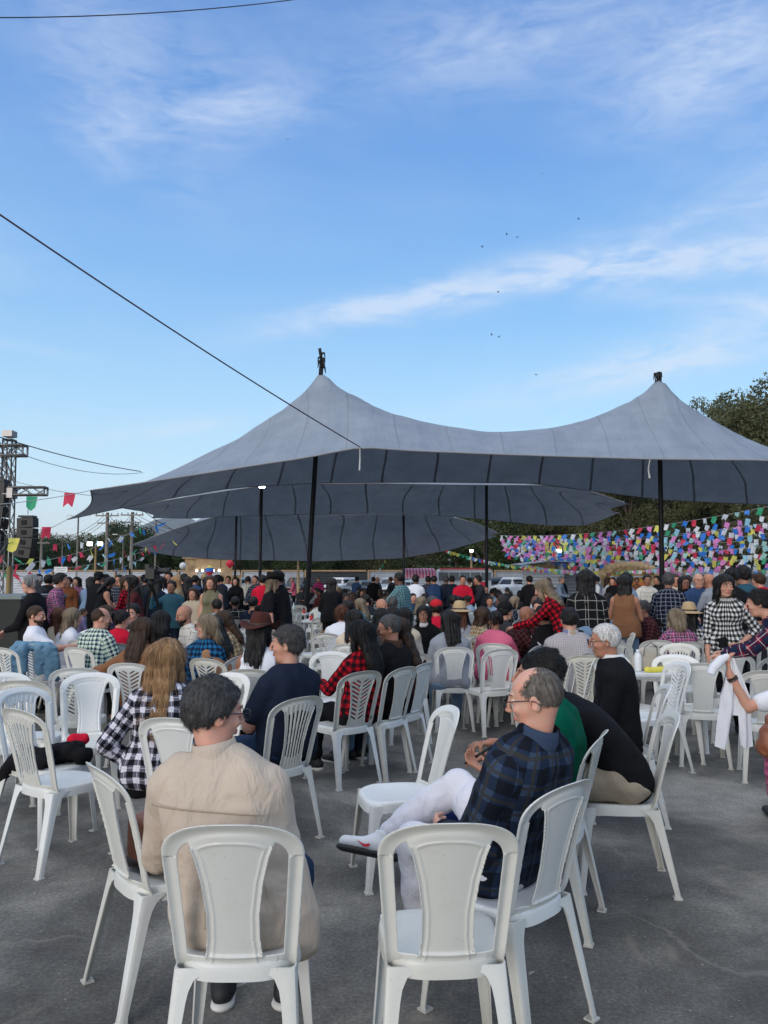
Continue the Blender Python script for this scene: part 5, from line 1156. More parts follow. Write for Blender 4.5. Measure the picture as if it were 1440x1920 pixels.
def shed():
    Y = 46; x0, x1 = xat(979,Y), xat(1090,Y); w_ = x1-x0; zt = at(0,1068,Y).z; r = empty('tin_shed', ((x0+x1)/2, Y, 0), 0, 'white corrugated tin shed with a low sloping roof beside the yellow booth', 'shed')
    wl = xat(1054,Y)-x0
    o = sheet(wl, zt-.02, .2, .025).obj('front_wall', TOP_W, r, smooth=False); o.location = (-w_/2+wl/2, 0, 0)
    zr = at(0,1057,Y).z; o = sheet(w_-wl-.2, zr-.1, .2, .03).obj('side_wall', TIN, r, smooth=False); o.location = (w_/2-(w_-wl-.2)/2, .6, 0)
    G().box((-w_/2+wl, -.06, zr/2), (.16,.14,zr)).obj('corner_post', TOP_W, r, smooth=False); G().box((-w_/2+wl*.45, .1, zt+.16), (wl*.75,.1,.24)).obj('timber_beam', TIMB, r, smooth=False)
    g = G(); V = [(-w_/2-.2,-.5,zt+.22),(-w_/2+wl*.6,-.5,zr+.12),(w_/2+.4,-.5,zr+.05),(w_/2+.4,3,zr+.15),(-w_/2+wl*.6,3,zr+.22),(-w_/2-.2,3,zt+.32)]; V += [(x,y,z+.05) for x,y,z in V]
    g.add(V, [(0,5,4,1),(1,4,3,2),(6,7,10,11),(7,8,9,10),(0,1,7,6),(1,2,8,7),(2,3,9,8),(3,4,10,9),(4,5,11,10),(5,0,6,11)]); g.obj('roof', TIN, r, smooth=False)
shed()
def booth():
    Y = 42; x0, x1 = xat(1134,Y), xat(1222,Y); w_ = x1-x0; zt = at(0,1066,Y).z; r = empty('yellow_booth', ((x0+x1)/2, Y, 0), 0, 'yellow painted booth with an orange panel and a trim of straw hats', 'booth')
    G().box((0,0,zt/2-.1), (w_,1.6,zt-.2)).obj('wall', YEL, r, smooth=False); G().box((0,-.86,zt*.80), (w_-.1,.1,.09)).obj('ledge', TOP_W, r, smooth=False)
    g = G(); g.add([(-w_/2,-.83,zt-.2),(w_/2,-.83,zt-.2),(w_/2,-.83,zt-.02),(0,-.83,zt+.28),(-w_/2,-.83,zt-.02),(-w_/2,.83,zt-.2),(w_/2,.83,zt-.2),(w_/2,.83,zt-.02),(0,.83,zt+.28),(-w_/2,.83,zt-.02)], [(0,1,2,3,4),(9,8,7,6,5),(3,2,7,8),(4,3,8,9),(0,4,9,5),(1,6,7,2)]); g.obj('gable', YEL, r, smooth=False)
    G().box((w_*.12,-.83,zt*.5), (w_*.24,.08,.75)).obj('orange_panel', mat('orange_paint',(.62,.19,.05),.6), r, smooth=False)
    G().box((-w_/2-.12,-.5,zt*.5),(.26,.5,zt)).obj('post', WOODP, r, smooth=False); G().box((w_/2-.3,-.95,zt*.5),(.35,.2,zt)).obj('post', WOODP, r, smooth=False)
    hm = None; rnd = random.Random(2)
    for k in range(12):
        t = k/11; p = at(1131+t*98, 1070-9*math.sin(t*math.pi)+(8 if k in (0,11) else 0), Y-1.0)
        if hm is None:
            hg = G(); hg.lathe([(.28,0),(.27,.03),(.14,.04),(.13,.14),(.06,.18),(.001,.18)], 14); o = hg.obj('straw_hat', mat('straw',(.46,.33,.18),.8,bump=.6,bscale=160)); hm = o
        else: o = hm.copy(); C.objects.link(o)
        o.location = p; o.rotation_euler = (R(70)+rnd.uniform(-.3,.3),0,rnd.uniform(-.5,.5)); tag(o, f"straw hat {['at the far left end','second from the left','third from the left','fourth from the left','fifth from the left','sixth from the left','sixth from the right','fifth from the right','fourth from the right','third from the right','second from the right','at the far right end'][k]} of the row on the yellow booth", 'hat', 'straw hats on the yellow booth')
booth()
def awning():
    Y = 57; x0, x1 = xat(753,Y), xat(818,Y); w_ = x1-x0; zt = at(0,1065,Y).z; zb = at(0,1080,Y).z; r = empty('food_stall', ((x0+x1)/2, Y, 0), 0, 'small food stall under a pink and white striped scalloped awning', 'stall')
    m, N, nt, b = newmat('pink_stripes'); uv = N.n('ShaderNodeTexCoord').outputs['UV']; sp = N.n('ShaderNodeSeparateXYZ'); nt.links.new(uv, sp.inputs[0])
    c = N.mix(N.m('LESS_THAN', N.m('FRACT', sp.outputs[0]), .5), (.70,.45,.55), (.62,.07,.18)); nt.links.new(c, b.inputs['Base Color']); b.inputs['Roughness'].default_value = .7
    n = 44; V = []; uvs = []
    for j, (yy, zz) in enumerate(((.9,zt),(0,(zt+zb)/2+.08),(-.5,zb+.10),(-.52,zb-.14))):
        for i in range(n+1): V.append((-w_/2+w_*i/n + (.12*(1-j/3) if i == 0 else -.12*(1-j/3) if i == n else 0), yy, zz + (0 if j < 3 else -.12*abs(math.sin(i/n*11*math.pi))+.06)))
    Fc = [(j*(n+1)+i, j*(n+1)+i+1, (j+1)*(n+1)+i+1, (j+1)*(n+1)+i) for j in range(3) for i in range(n)]; U = [(v[0]/w_*11+20, 0) for v in V]
    G().add(V, Fc, 0, uv=[U[i] for f in Fc for i in f]).obj('awning', m, r, smooth=False)
    g = G(); g.box((0,.6,.5),(w_*.9,.9,1.0)); g.obj('counter', TOP_W, r, smooth=False)
    for sx in (-1,1): G().tube([(sx*w_*.45,.8,0),(sx*w_*.45,.8,zt)], .04, 6).obj('post', CHROME, r)
awning()
def trailer():
    Y = 60; x0, x1 = xat(820,Y), xat(918,Y); w_ = x1-x0; zt = at(0,1066,Y).z; r = empty('food_trailer', ((x0+x1)/2, Y, 0), 0, 'long white food trailer with a red trimmed roof and a band of windows', 'trailer')
    F = Field((-w_/2-.1,-1.2,.3),(w_/2+.1,1.2,zt+.1),.08); F.rbox((0,0,(zt+.45)/2),(w_/2,1.1,(zt-.5)/2),.18,k=0); V, Q = F.net(); G().add(V,Q).obj('body', TOP_W, r, sharp=50)
    G().box((0,-1.05,zt+.0),(w_*.96,.3,.045)).obj('roof_trim', FM['red'], r, smooth=False)
    for k in range(5): G().box((-w_/2+w_*(k+.5)/5,-1.12,zt-.62),(w_/5*.9,.05,.62)).obj('window', mat('grey_glass',(.16,.19,.2),.2), r, smooth=False)
    G().box((w_*.30,-1.13,zt-1.25),(w_*.22,.05,.45)).obj('red_counter', FM['red'], r, smooth=False)
    for sx in (-1,1):
        g = G(); g.lathe([(.001,-.1),(.34,-.1),(.36,0),(.34,.1),(.001,.1)],16,M=Matrix.Translation((sx*w_*.2,-.95,.36)) @ Matrix.Rotation(R(90),4,'X')); g.obj('wheel', RUBBER, r)
trailer()
def make_car(kind):
    suv = kind == 'suv'; H = .16 if suv else 0; root = empty('parked_car', (0,0,-90))
    F = Field((-1.1,-2.5,.05),(1.1,2.5,2.0),.055); F.rbox((0,0,.62+H*.5),(.88,2.15,.34+H*.4),.20,k=0); F.rbox((0,.35,.80+H),(.86,1.75,.20),.15,k=.12)
    for yy in (-1.32,1.32): F.cap((-1.2,yy,.34),(-.62,yy,.34),.40,k=.02,op='-'); F.cap((.62,yy,.34),(1.2,yy,.34),.40,k=.02,op='-')
    def green(Fx, inf):
        G2 = Field(Fx.lo, Fx.lo+Fx.h*(np.array(Fx.v.shape)-1), Fx.h); y1 = 1.95 if suv else 1.55; yc = (-.95+y1)/2
        G2.rbox((0,yc,1.15+H*1.2),(.74+inf,(y1+.95)/2+inf,.36+H*.4+inf),.22,k=0); G2.plane((0,-1.0-inf*1.2,.95+H),(0,-.82,.57)); 
        G2.plane((0,y1+.1+inf*1.2,1.0+H),(0,.9,.3 if suv else .45)); G2.plane((.83+inf,0,1.0+H),(.95,0,.31)); G2.plane((-.83-inf,0,1.0+H),(-.95,0,.31)); return G2
    Gf = green(F, 0); h = np.clip(.5+.5*(F.v-Gf.v)/.06,0,1); F.v = F.v*(1-h)+Gf.v*h-.06*h*(1-h); V, Q = F.net(); body = G().add(V,Q)
    W_ = green(F, .014)
    zlo, zhi = 1.02+H, 1.37+H*1.5
    def win(name, pl):
        K = Field(F.lo, F.lo+F.h*(np.array(F.v.shape)-1), F.h); K.v = W_.v.copy(); K.plane((0,0,zlo),(0,0,-1)); K.plane((0,0,zhi),(0,0,1))
        for p, n in pl: K.plane(p, n)
        V, Q = K.net(); G().add(V,Q).obj(name, GLASSD, root)
    o = body.obj('body', TOP_W, root)
    win('windscreen', [((0,-.50,1.3+H),(0,.82,-.57)),((.70,0,1),(1,0,.3)),((-.70,0,1),(-1,0,.3))]); win('rear_window', [((0,(1.9 if suv else 1.35),1.2),(0,-1,0))])
    for sx in (-1,1): win('side_window', [((sx*.60,0,1.2),(-sx,0,0)),((0,-.62,1.2),(0,-.8,-.5)),((0,.30,1.2),(0,1,0))]); win('side_window', [((sx*.60,0,1.2),(-sx,0,0)),((0,.38,1.2),(0,-1,0)),((0,1.30,1.2),(0,1,0))])
    for sx in (-1,1):
        for yy in (-1.32,1.32):
            Mw = Matrix.Translation((sx*.78,yy,.33)) @ Matrix.Rotation(R(90),4,'Y'); g = G(); g.lathe([(.2,-.11),(.31,-.11),(.335,-.06),(.335,.06),(.31,.11),(.2,.11)],22,M=Mw); wo = g.obj('wheel', RUBBER, root)
            g = G(); g.lathe([(.001,-.09),(.21,-.10),(.21,.10),(.06,.085),(.001,.09)],12,M=Mw); g.obj('rim', CHROME, wo, sharp=30)
        Fh = Field((sx*.62-.25,-2.3,.6),(sx*.62+.25,-1.85,1.0),.03); Fh.ell((sx*.64,-2.08,.78+H*.7),(.19,.13,.085),k=0); V,Q = Fh.net(); G().add(V,Q).obj('headlight', mat('lamp_glass',(.55,.58,.6),.1,spec=.8), root)
        G().box((sx*.72,2.10,.88+H*.7),(.22,.1,.2)).obj('tail_light', mat('tail_red',(.35,.01,.01),.2), root)
        Fm_ = Field((sx*.98-.2,-.85,.9),(sx*.98+.2,-.5,1.25),.03); Fm_.ell((sx*.97,-.68,1.03+H),(.11,.07,.075),k=0); V,Q = Fm_.net(); G().add(V,Q).obj('mirror', o.data.materials[0], root)
    G().box((0,-2.16,.70+H*.5),(1.0,.04,.16)).obj('grille', RUBBER, root, smooth=False); G().box((0,-2.17,.46+H*.4),(.4,.03,.12)).obj('number_plate', mat('plate_grey',(.45,.46,.48),.5), root, smooth=False)
    return root
CARP = {k: make_car(k) for k in ('car','suv')}; cu = set()
CP_ = {'white': TOP_W, 'silver': mat('car_silver',(.36,.38,.40),.28,.4,var=.04), 'black': mat('car_black',(.012,.014,.018),.15,spec=.6,var=.05), 'darkblue': mat('car_darkblue',(.02,.03,.045),.2,spec=.6), 'grey': mat('car_grey',(.14,.155,.17),.25,.3)}
for px, Y, yw, kd, c, lab in [(398,68,160,'suv','white','white parked car seen through the opening of the wooden kiosk'),(508,70,168,'suv','darkblue','dark blue parked van with roof rails left of the black tall pickup'),(558,68,172,'suv','black','large black parked pickup left of the black fence panel'),(640,70,150,'suv','white','white parked car just right of the black fence panel'),
        (672,66,152,'car','grey','grey blue parked car with its windscreen towards us'),(702,68,150,'car','silver','silver parked car right behind the man in a cap'),(735,67,150,'suv','silver','silver parked van left of the striped awning'),(752,64,152,'car','white','white parked car partly under the striped awning'),
        (922,62,120,'suv','grey','grey parked car right of the food trailer'),(962,60,128,'suv','white','white parked car beside the tin shed'),(850,66,90,'suv','white','white parked car behind the food trailer'),(446,70,165,'suv','silver','silver parked car right of the wooden kiosk')]:
    if kd not in cu: r = CARP[kd]; cu.add(kd); r.location = (xat(px,Y),Y,0); r.rotation_euler = (0,0,R(yw)-R(180)); tag(r, lab, 'car', 'cars parked along the metal fence')
    else: r = copy_thing(CARP[kd], (xat(px,Y),Y,0), R(yw)-R(180), lab, 'car', 'cars parked along the metal fence')
    for ch in r.children:
        if ch.name.split('.')[0] in ('body','mirror'): ch.material_slots[0].link = 'OBJECT'; ch.material_slots[0].material = CP_[c]
# ------------------------------------------------------------------ poles, lamps and wires
def pole(name, px, ytop, Y, r0, m_, label, cat, arms=None, lamp=False):
    x = xat(px, Y); zt = at(px, ytop, Y).z; r = empty(name, (x, Y, 0), 0, label, cat); G().tube([(0,0,0),(0,0,zt)], [r0, r0*.75], 8).obj('shaft', m_, r)
    if arms == 'cross':
        for dz, w_ in ((-.3,1.1),(-1.0,.9)): G().box((0,-.1,zt+dz),(w_*2,.12,.12)).obj('cross_arm', m_, r, smooth=False)
        for k in (-1,-.4,.4,1): G().lathe([(.03,0),(.06,.05),(.03,.1),(.06,.15),(.02,.2)],8,c=(k,-.1,zt-.24)).obj('insulator', GLASSD, r)
    if arms == 'lamps':
        g = G(); g.tube([(-.7,0,zt+.05),(0,0,zt-.1),(.7,0,zt+.05)], .035, 6); g.obj('bracket', m_, r)
        for sx in (-1,1): G().box((sx*.85,0,zt+.06),(.45,.16,.08)).obj('lamp_head', TOP_W, r, smooth=False)
    if lamp:
        for sx in ((-1,1) if lamp == 2 else (0,)):
            g = G(); g.box((sx*.25,-.08,zt+.05),(.30,.12,.22)); h = g.obj('floodlight', POLE, r, smooth=False); G().box((sx*.25,-.15,zt+.05),(.24,.02,.16)).obj('lens', LAMPON('flood_lens', 9.0), h, smooth=False)
    return Vector((x, Y, zt))
TAN_P = mat('timber_pole', (.42,.30,.15), .8, var=.2); CONC = mat('concrete_pole', (.22,.20,.18), .85, var=.15)
pole('floodlight_pole',178,1022,38,.07,TAN_P,'timber pole carrying two lit floodlights over the left crowd','floodlight',lamp=2)
pole('floodlight_pole',559,1052,62,.12,TAN_P,'bare timber pole standing behind the black pickup','pole'); pole('floodlight_pole',884,1034,60,.10,TAN_P,'timber pole with one lit lamp over the food trailer','floodlight',lamp=1); pole('floodlight_pole',1049,1034,47,.10,TOP_W,'white pole with one lit lamp at the tin shed corner','floodlight',lamp=1)
up = [pole('utility_pole',px,yt,Y,.20,CONC,lab,'utility pole',arms='cross') for px,yt,Y,lab in ((198,961,72,'left one of the two tall utility poles under the tent tip'),(245,960,74,'right one of the two tall utility poles under the tent tip'),(76,1000,80,'short utility pole right of the hanging speakers'))]
pole('lamp_post',143,968,70,.10,CONC,'tall pale lamp post between the speakers and the utility poles','lamp post',arms='lamps'); pole('lamp_post',115,1003,78,.08,CONC,'small double headed lamp post left of the tall one','lamp post',arms='lamps'); pole('lamp_post',229,1003,78,.08,CONC,'pale lamp post between the two utility poles','lamp post',arms='lamps')
pole('mast_stub',290,975,60,.07,CONC,'thin pole standing before the mountain','pole')
for i, (a, b, dz) in enumerate([(2,0,0),(2,0,-.35),(2,0,-.7),(0,1,0),(0,1,-.35),(0,1,-.7)]):
    cable('power_line', [up[a]+Vector((0,0,dz)), up[b]+Vector((0,0,dz))], .02, MC['cable_black'], f"{['top','middle','bottom'][i%3]} overhead wire {'left of' if i < 3 else 'between'} the utility poles", 'cable', sag=1.1)
for i in range(3): cable('power_line', [up[1]+Vector((0,0,-.35*i)), at(420,985+i*8,80)], .02, MC['cable_black'], f"{['top','middle','bottom'][i]} overhead wire right of the utility poles towards the mountain", 'cable', sag=1.2)
r = empty('floodlight', at(492,911,38.2), 0, 'lit white floodlight at the top of the second tent mast', 'floodlight'); G().box((0,-.05,0),(.34,.14,.3)).obj('housing', POLE, r, smooth=False); G().box((0,-.13,0),(.28,.02,.24)).obj('lens', LAMPON('flood_lens', 9.0), r, smooth=False); G().tube([(0,0,0),(.25,.2,.1)],.03,5).obj('bracket', TOP_W, r)
# ------------------------------------------------------------------ stage side: truss tower, speakers, riser
ALU = mat('aluminium_truss', (.22,.215,.215), .42, .7); SPK = mat('speaker_black', (.012,.012,.013), .55, bump=.3, bscale=120)
def truss(g, a, b, w_, r=.025, n=None):
    a, b = Vector(a), Vector(b); d = (b-a); L = d.length; d.normalize(); s_ = d.cross(Vector((0,1,0)));
    s_.normalize(); t_ = d.cross(s_); n = n or max(2, round(L/w_)); cs = [(s_*i+t_*j)*w_/2 for i,j in ((-1,-1),(1,-1),(1,1),(-1,1))]
    for c in cs: g.tube([a+c, b+c], r, 6)
    for k in range(n):
        p, q = a+d*L*k/n, a+d*L*(k+1)/n
        for i in range(4): c0, c1 = cs[i], cs[(i+1)%4]; g.tube([p+c0, (q+c1)] if k % 2 else [p+c1, q+c0], r*.6, 5)
    for p in (a,b):
        for i in range(4): g.tube([p+cs[i], p+cs[(i+1)%4]], r, 5)
TY = 20; tr = empty('truss_tower', (xat(10,TY), TY, 0), 0, 'grey aluminium truss tower at the left edge with two arms', 'truss tower'); O_ = Vector((xat(10,TY), TY, 0))
g = G(); truss(g, at(18,825,TY)-O_, Vector((xat(12,TY),TY,0))-O_, .24, .022, 14); g.obj('tower', ALU, tr)
for y_, xe in ((845,47),(921,86)): g = G(); truss(g, at(-60,y_,TY)-O_, at(xe,y_,TY)-O_, .27 if y_ < 900 else .2, .028, 5 if y_ < 900 else 6); g.obj('arm', ALU, tr)
g = G(); truss(g, at(-12,830,TY+.5)-O_, at(21,922,TY+.5)-O_, .22, .02, 6); g.obj('brace', ALU, tr)
G().box(at(18,814,TY)-O_, (.26,.3,.16)).obj('corner_block', ALU, tr, smooth=False); G().box(at(18,925,TY)-O_, (.28,.3,.26)).obj('corner_block', ALU, tr, smooth=False)
def array(px, py, Y, n, w_, h, label, rot, bend):
    top = at(px, py, Y); r = empty('line_array', top, 0, label, 'speakers'); x, z, a = 0, 0, rot
    G().tube([(0,0,.12),(0,0,.9)], .015, 5).obj('hoist_chain', ALU, r); g = G(); g.box((0,0,.04),(w_*.9,.35,.06)); g.obj('frame', SPK, r, smooth=False)
    for k in range(n):
        M = Matrix.Translation((x, 0, z)) @ Matrix.Rotation(a, 4, 'Y'); b = G(); b.box((0,0,-h/2),(w_,.42,h*.93), M=M, taper=1.0); o = b.obj('cabinet', SPK, r, smooth=False)
        b = G(); b.box((-w_*.05,-.22,-h/2),(w_*.30,.03,h*.45), M=M); b.obj('horn', mat('horn_void',(.003,.003,.003),.8), o, smooth=False)
        d = M.to_3x3() @ Vector((0,0,-h)); x += d.x; z += d.z; a += bend
array(52, 971, 25, 4, .52, .325, 'black four box line array of speakers hanging left of the tents', -.05, .075)
array(-4, 905, 20, 8, .55, .30, 'large black line array of speakers at the extreme left edge', -.02, .05)
r = empty('stage_riser', (xat(-60,11.5), 11.5, 0), 0, 'black stage riser with a pale rim at the left edge', 'stage'); G().box((0,.6,.66),(4.0,1.6,1.3)).obj('skirt', mat('stage_black',(.010,.013,.012),.7), r, smooth=False).location.x = xat(52,11.5)-xat(-60,11.5)-2.0
G().box((0,.6,1.335),(4.04,1.64,.05)).obj('deck', mat('stage_rim',(.16,.19,.19),.6), r, smooth=False).location.x = xat(52,11.5)-xat(-60,11.5)-2.0
tag(G().tube([(0,0,0),(0,0,at(0,1062,14).z)], .05, 8).obj('timber_post', TAN_P, loc=(xat(17,14),14,0)), 'orange brown timber post beside the truss foot', 'post')
r = empty('sign_board', at(114,1068,36), 0, 'small white sign board on a stick above the left crowd', 'sign'); G().box((0,0,0),(.62,.03,.26)).obj('board', TOP_W, r, smooth=False); G().tube([(0,.03,.1),(0,.03,-at(114,1068,36).z)], .02, 5).obj('stick', TAN_P, r)
for k in range(2): G().box((0,-.02,.05-.09*k),(.5-.12*k,.01,.015)).obj('lettering_line', mat('ink_grey',(.2,.2,.24),.8), r, smooth=False)
# video camera on its tripod and a slim stand
TYC = 12.5; cx = xat(284,TYC); r = empty('video_camera', (cx,TYC,0), 0, 'black broadcast video camera on a tall tripod among the standing crowd', 'camera'); zc = at(0,1076,TYC).z
G().box((.02,0,zc),(.14,.34,.17)).obj('camera_body', SPK, r, smooth=False); G().tube([(.06,-.0,zc+.03),(.22,0,zc+.05),(.30,0,zc+.045)], [.045,.05,.06], 10).obj('lens', SPK, r); G().box((-.08,.05,zc+.12),(.07,.10,.07)).obj('viewfinder', SPK, r, smooth=False); G().tube([(-.05,0,zc+.08),(.08,0,zc+.13),(.14,0,zc+.08)],.012,6).obj('handle', SPK, r)
G().lathe([(.05,-.14),(.07,-.10),(.05,-.0)],10,c=(0,0,zc-.06)).obj('fluid_head', SPK, r); G().tube([(0,0,zc-.12),(-.25,-.15,zc-.32)],.010,6).obj('pan_bar', SPK, r)
for k in range(3): a = 2.1*k+.4; G().tube([(0,0,zc-.18),(math.cos(a)*.55,math.sin(a)*.55,.01)], [.028,.016], 6).obj('leg', SPK, r)
r = empty('light_stand', (xat(243,9.5),9.5,0), 0, 'thin black upright stand with a knob standing left of the video camera', 'stand'); zs = at(0,1066,9.5).z; G().tube([(0,0,0),(0,0,zs)],.012,6).obj('shaft', SPK, r); G().box((0,0,zs-.09),(.10,.03,.03)).obj('knob', SPK, r, smooth=False); G().tube([(.0,0,zs-.32),(.22,0,zs-.12)],.010,5).obj('boom', SPK, r)
for k in range(3): a = 2.1*k; G().tube([(0,0,.35),(math.cos(a)*.35,math.sin(a)*.35,.01)], .01, 5).obj('leg', SPK, r)
r = empty('hydrant_sign', at(438,1100,51.2), 0, 'small red sign with a white symbol on the left mast of the farthest tent', 'sign')
G().box((0,0,0),(.62,.03,.95)).obj('plate', FM['red'], r, smooth=False); G().box((0,-.02,0),(.18,.01,.5)).obj('symbol', TOP_W, r, smooth=False); r.scale = (.7,1,.6)
g = G(); g.lathe([(.20,0),(.19,.03),(.12,.04),(.03,.55),(.01,.56)],14); co = g.obj('traffic_cone', mat('cone_orange',(.65,.10,.03),.5), loc=(xat(456,26),26,0)); tag(co, 'orange traffic cone with a white band right of the tent mast', 'cone'); G().lathe([(.088,.22),(.062,.36),(.064,.36),(.090,.22)],14).obj('band', TOP_W, co)
# birds, a few specks in the sky
for k, (px, py) in enumerate([(1018,327),(1085,411),(950,440),(904,463),(970,446),(936,632),(922,628),(934,548),(1005,703),(540,262)]):
    g = G(); w_ = .30; g.add([(-w_,0,.12),(-w_*.4,.06,.2),(0,.1,0),(w_*.4,.06,.2),(w_,0,.12),(-w_*.4,-.1,.17),(0,-.14,-.02),(w_*.4,-.1,.17),(0,0,-.06),(0,.3,0),(0,-.3,0)],[(0,1,5),(1,2,6,5),(2,3,7,6),(3,4,7),(5,6,8),(7,8,6),(2,9,8),(6,8,10)])
    o = g.obj('bird', SPK, loc=at(px,py,120)); o.rotation_euler = (0,.3*(k%3-1),k*.7); tag(o, ['small dark bird alone below the top of the sky right of centre','small dark bird at the right above the long cloud','left bird of the pair above the long cloud','small bird low left of the pair above the long cloud','right bird of the pair above the long cloud','right bird of the pair above the tent saddle','left bird of the pair above the tent saddle','bird just beneath the long cloud','bird just above the saddle between the tent peaks','lone bird in the left half of the sky'][k], 'bird', 'birds high over the lot')
# ------------------------------------------------------------------ things on chairs and in hands
def blob(name, m_, prims, label, cat, h=.012, disp=.01, seed=1, loc=(0,0,0), rzz=0, cut=None, extra=None):
    F = bbox_field(prims, h, .06); put(F, prims); F.disp(disp, 14, seed, .05); F.disp(disp*.5, 33, seed+1, .05)
    if cut is not None: F.plane((0,0,cut),(0,0,-1))
    V, Q = F.net(); o = G().add(V,Q).obj(name, m_, loc=loc); o.rotation_euler = (0,0,rzz); return tag(o, label, cat)
LEATH = mat('brown_leather', (.22,.075,.035), .45, bump=.4, bscale=60)
p = c3[0]; bag = empty('handbag', (p.x-.01, p.y-.02, .452), R(-30), 'tan brown and dark leather bag lying on the chair seat beside the man in beige', 'bag')
F = Field((-.2,-.16,-.02),(.2,.16,.26),.008); F.rbox((0,0,.10),(.15,.085,.10),.03,k=0); F.plane((0,0,0),(0,0,-1)); F.disp(.005,14,3); V,Q = F.net(); G().add(V,Q).obj('body', LEATH, bag)
F = Field((-.2,-.16,-.02),(.2,.16,.1),.008); F.rbox((0,0,.02),(.158,.092,.022),.02,k=0); V,Q = F.net(); G().add(V,Q).obj('base', mat('dark_leather',(.03,.02,.015),.5), bag); G().tube([(-.1,0,.19),(-.06,.02,.25),(.05,.02,.26),(.1,0,.19)],.008,6).obj('handle', LEATH, bag)
p = c11[0]; blob('coat', BLACK, [((-.16,-.1,.49),(.18,.08,.49),.060,.05,.04),((-.14,.12,.48),(.2,-.12,.49),.05,.055,.04),((-.05,-.15,.48),(.12,.16,.48),.05,.045,.04),((-.2,.0,.47),(-.27,.08,.36),.04,.03,.03),((.12,.14,.46),(.16,.23,.36),.035,.025,.03),((-.08,.18,.46),(-.10,.24,.38),.03,.02,.03)], 'crumpled black coat lying on the left edge chair', 'coat', disp=.022, seed=4, loc=(p.x,p.y,0), rzz=.5)
blob('red_cloth', REDT, [((-.03,0,.60),(.04,.02,.60),.035,.035,.03),((0,0,.56),(.02,0,.48),.04,.04,.04)], 'small red garment tucked beside the black coat on the left', 'cloth', seed=5, loc=(p.x+.10,p.y+.22,-.06))
p = c21[0]; blob('coat', BLACK, [((-.17,-.05,.49),(.17,.03,.49),.06,.06,.05),((-.15,.12,.47),(.16,.16,.47),.05,.05,.05),((.1,.2,.42),(-.05,.22,.40),.04,.05,.04)], 'black coat folded on the seat of the middle chair facing the camera', 'coat', seed=7, loc=(p.x,p.y,0), rzz=R(168))
# denim jacket hung over the chair back
p, yw = c37; F = Field((-.32,-.42,.42),(.32,.02,.95),.011); F.cap((-.17,-.29,.87),(.17,-.29,.87),.045,k=.03)
F.cap((-.17,-.33,.85),(-.20,-.31,.52),.055,.05,k=.06); F.cap((.17,-.33,.85),(.21,-.31,.52),.055,.05,k=.06); F.cap((-.08,-.345,.84),(-.09,-.335,.62),.055,.045,k=.06); F.cap((.08,-.345,.84),(.09,-.335,.60),.055,.045,k=.06); F.cap((-.22,-.30,.83),(-.26,-.27,.50),.05,.04,k=.03); F.cap((.22,-.30,.83),(.26,-.27,.50),.05,.04,k=.03)
F.disp(.018,11,9,.06,(1,1,.45)); F.disp(.009,28,10,.05); V,Q = F.net(); o = G().add(V,Q).obj('denim_jacket', fabric('washed_denim',(.13,.24,.34)), loc=(p.x,p.y,0)); o.rotation_euler = (0,0,R(yw)); tag(o, 'faded blue denim jacket draped over a chair back on the left', 'jacket')
# shoe emblem, a curved red tick on the white sneaker
sh_ = [c for c in i12['root'].children if c.name.startswith('shoe')][-1]; (hp,kn,an,ft) = i12['L'][1]; u_ = nrm((kn-an) - ft*((kn-an)@ft)); sd1 = np.cross(ft, u_)
def tick(side, m_, name, label=None):
    pts = [(.0,.0),(.018,-.014),(.045,-.016),(.10,.012),(.05,-.002),(.026,.000),(.014,.006)]; V = []
    for dd in (0,.004):
        for (a,b) in pts: V.append(an - u_*.046 + ft*(.055+a*.62) + u_*(b*.8) + side*(.0425+dd-.10*max(0,a-.02)))
    n = len(pts); G().add(V, [tuple(range(n)), tuple(range(2*n-1,n-1,-1))]+[(i,(i+1)%n,n+(i+1)%n,n+i) for i in range(n)]).obj(name, m_, sh_, smooth=False)
tick(sd1, mat('emblem_red',(.6,.02,.05),.5), 'emblem'); tick(-sd1, mat('emblem_red',(.6,.02,.05),.5), 'emblem')
# seams on the beige jacket
def on_back(info, pts, r, m_, parent_name='jacket', h=.0035):
    root = info['root']; par = [c for c in root.children if c.name.startswith(parent_name)][0]; me = par.data
    co = np.zeros(len(me.vertices)*3); me.vertices.foreach_get('co', co); co = co.reshape(-1,3); out = []
    for (x, z) in pts:
        d = np.hypot(co[:,0]-x, co[:,2]-z); near = np.nonzero(d < .035)[0]
        if len(near): q = co[near[np.argmin(co[near,1])]]; out.append((x, q[1]-.0022, z))
    g = G(); g.tube(out, r, 5); g.obj('seam', m_, par)
Nk = i1['Nk']; SEAMM = fabric('beige_seam', (.33,.26,.2)); on_back(i1, [(Nk[0]+x, Nk[2]-.12-.06*x+.0*x) for x in np.linspace(-.19,.19,26)], .0026, SEAMM); on_back(i1, [(Nk[0]+.01, Nk[2]-.17-t) for t in np.linspace(0,.30,14)], .0018, SEAMM)
# phone
A_ = i11['A']; mid_ = (A_[0][2]+A_[0][3]*.09 + A_[1][2]+A_[1][3]*.09)/2; M_ = i11['root'].matrix_basis; q = M_ @ Vector(mid_); ph = G().box((0,0,0),(.075,.012,.15)).obj('phone', SPK, loc=q + Vector((0,0,.02))); ph.rotation_euler = (R(55),0,i11['root'].rotation_euler.z); tag(ph, 'dark phone held in both hands by the person in green', 'phone'); G().box((0,-.0065,0),(.068,.001,.138)).obj('screen', GLASSD, ph, smooth=False)
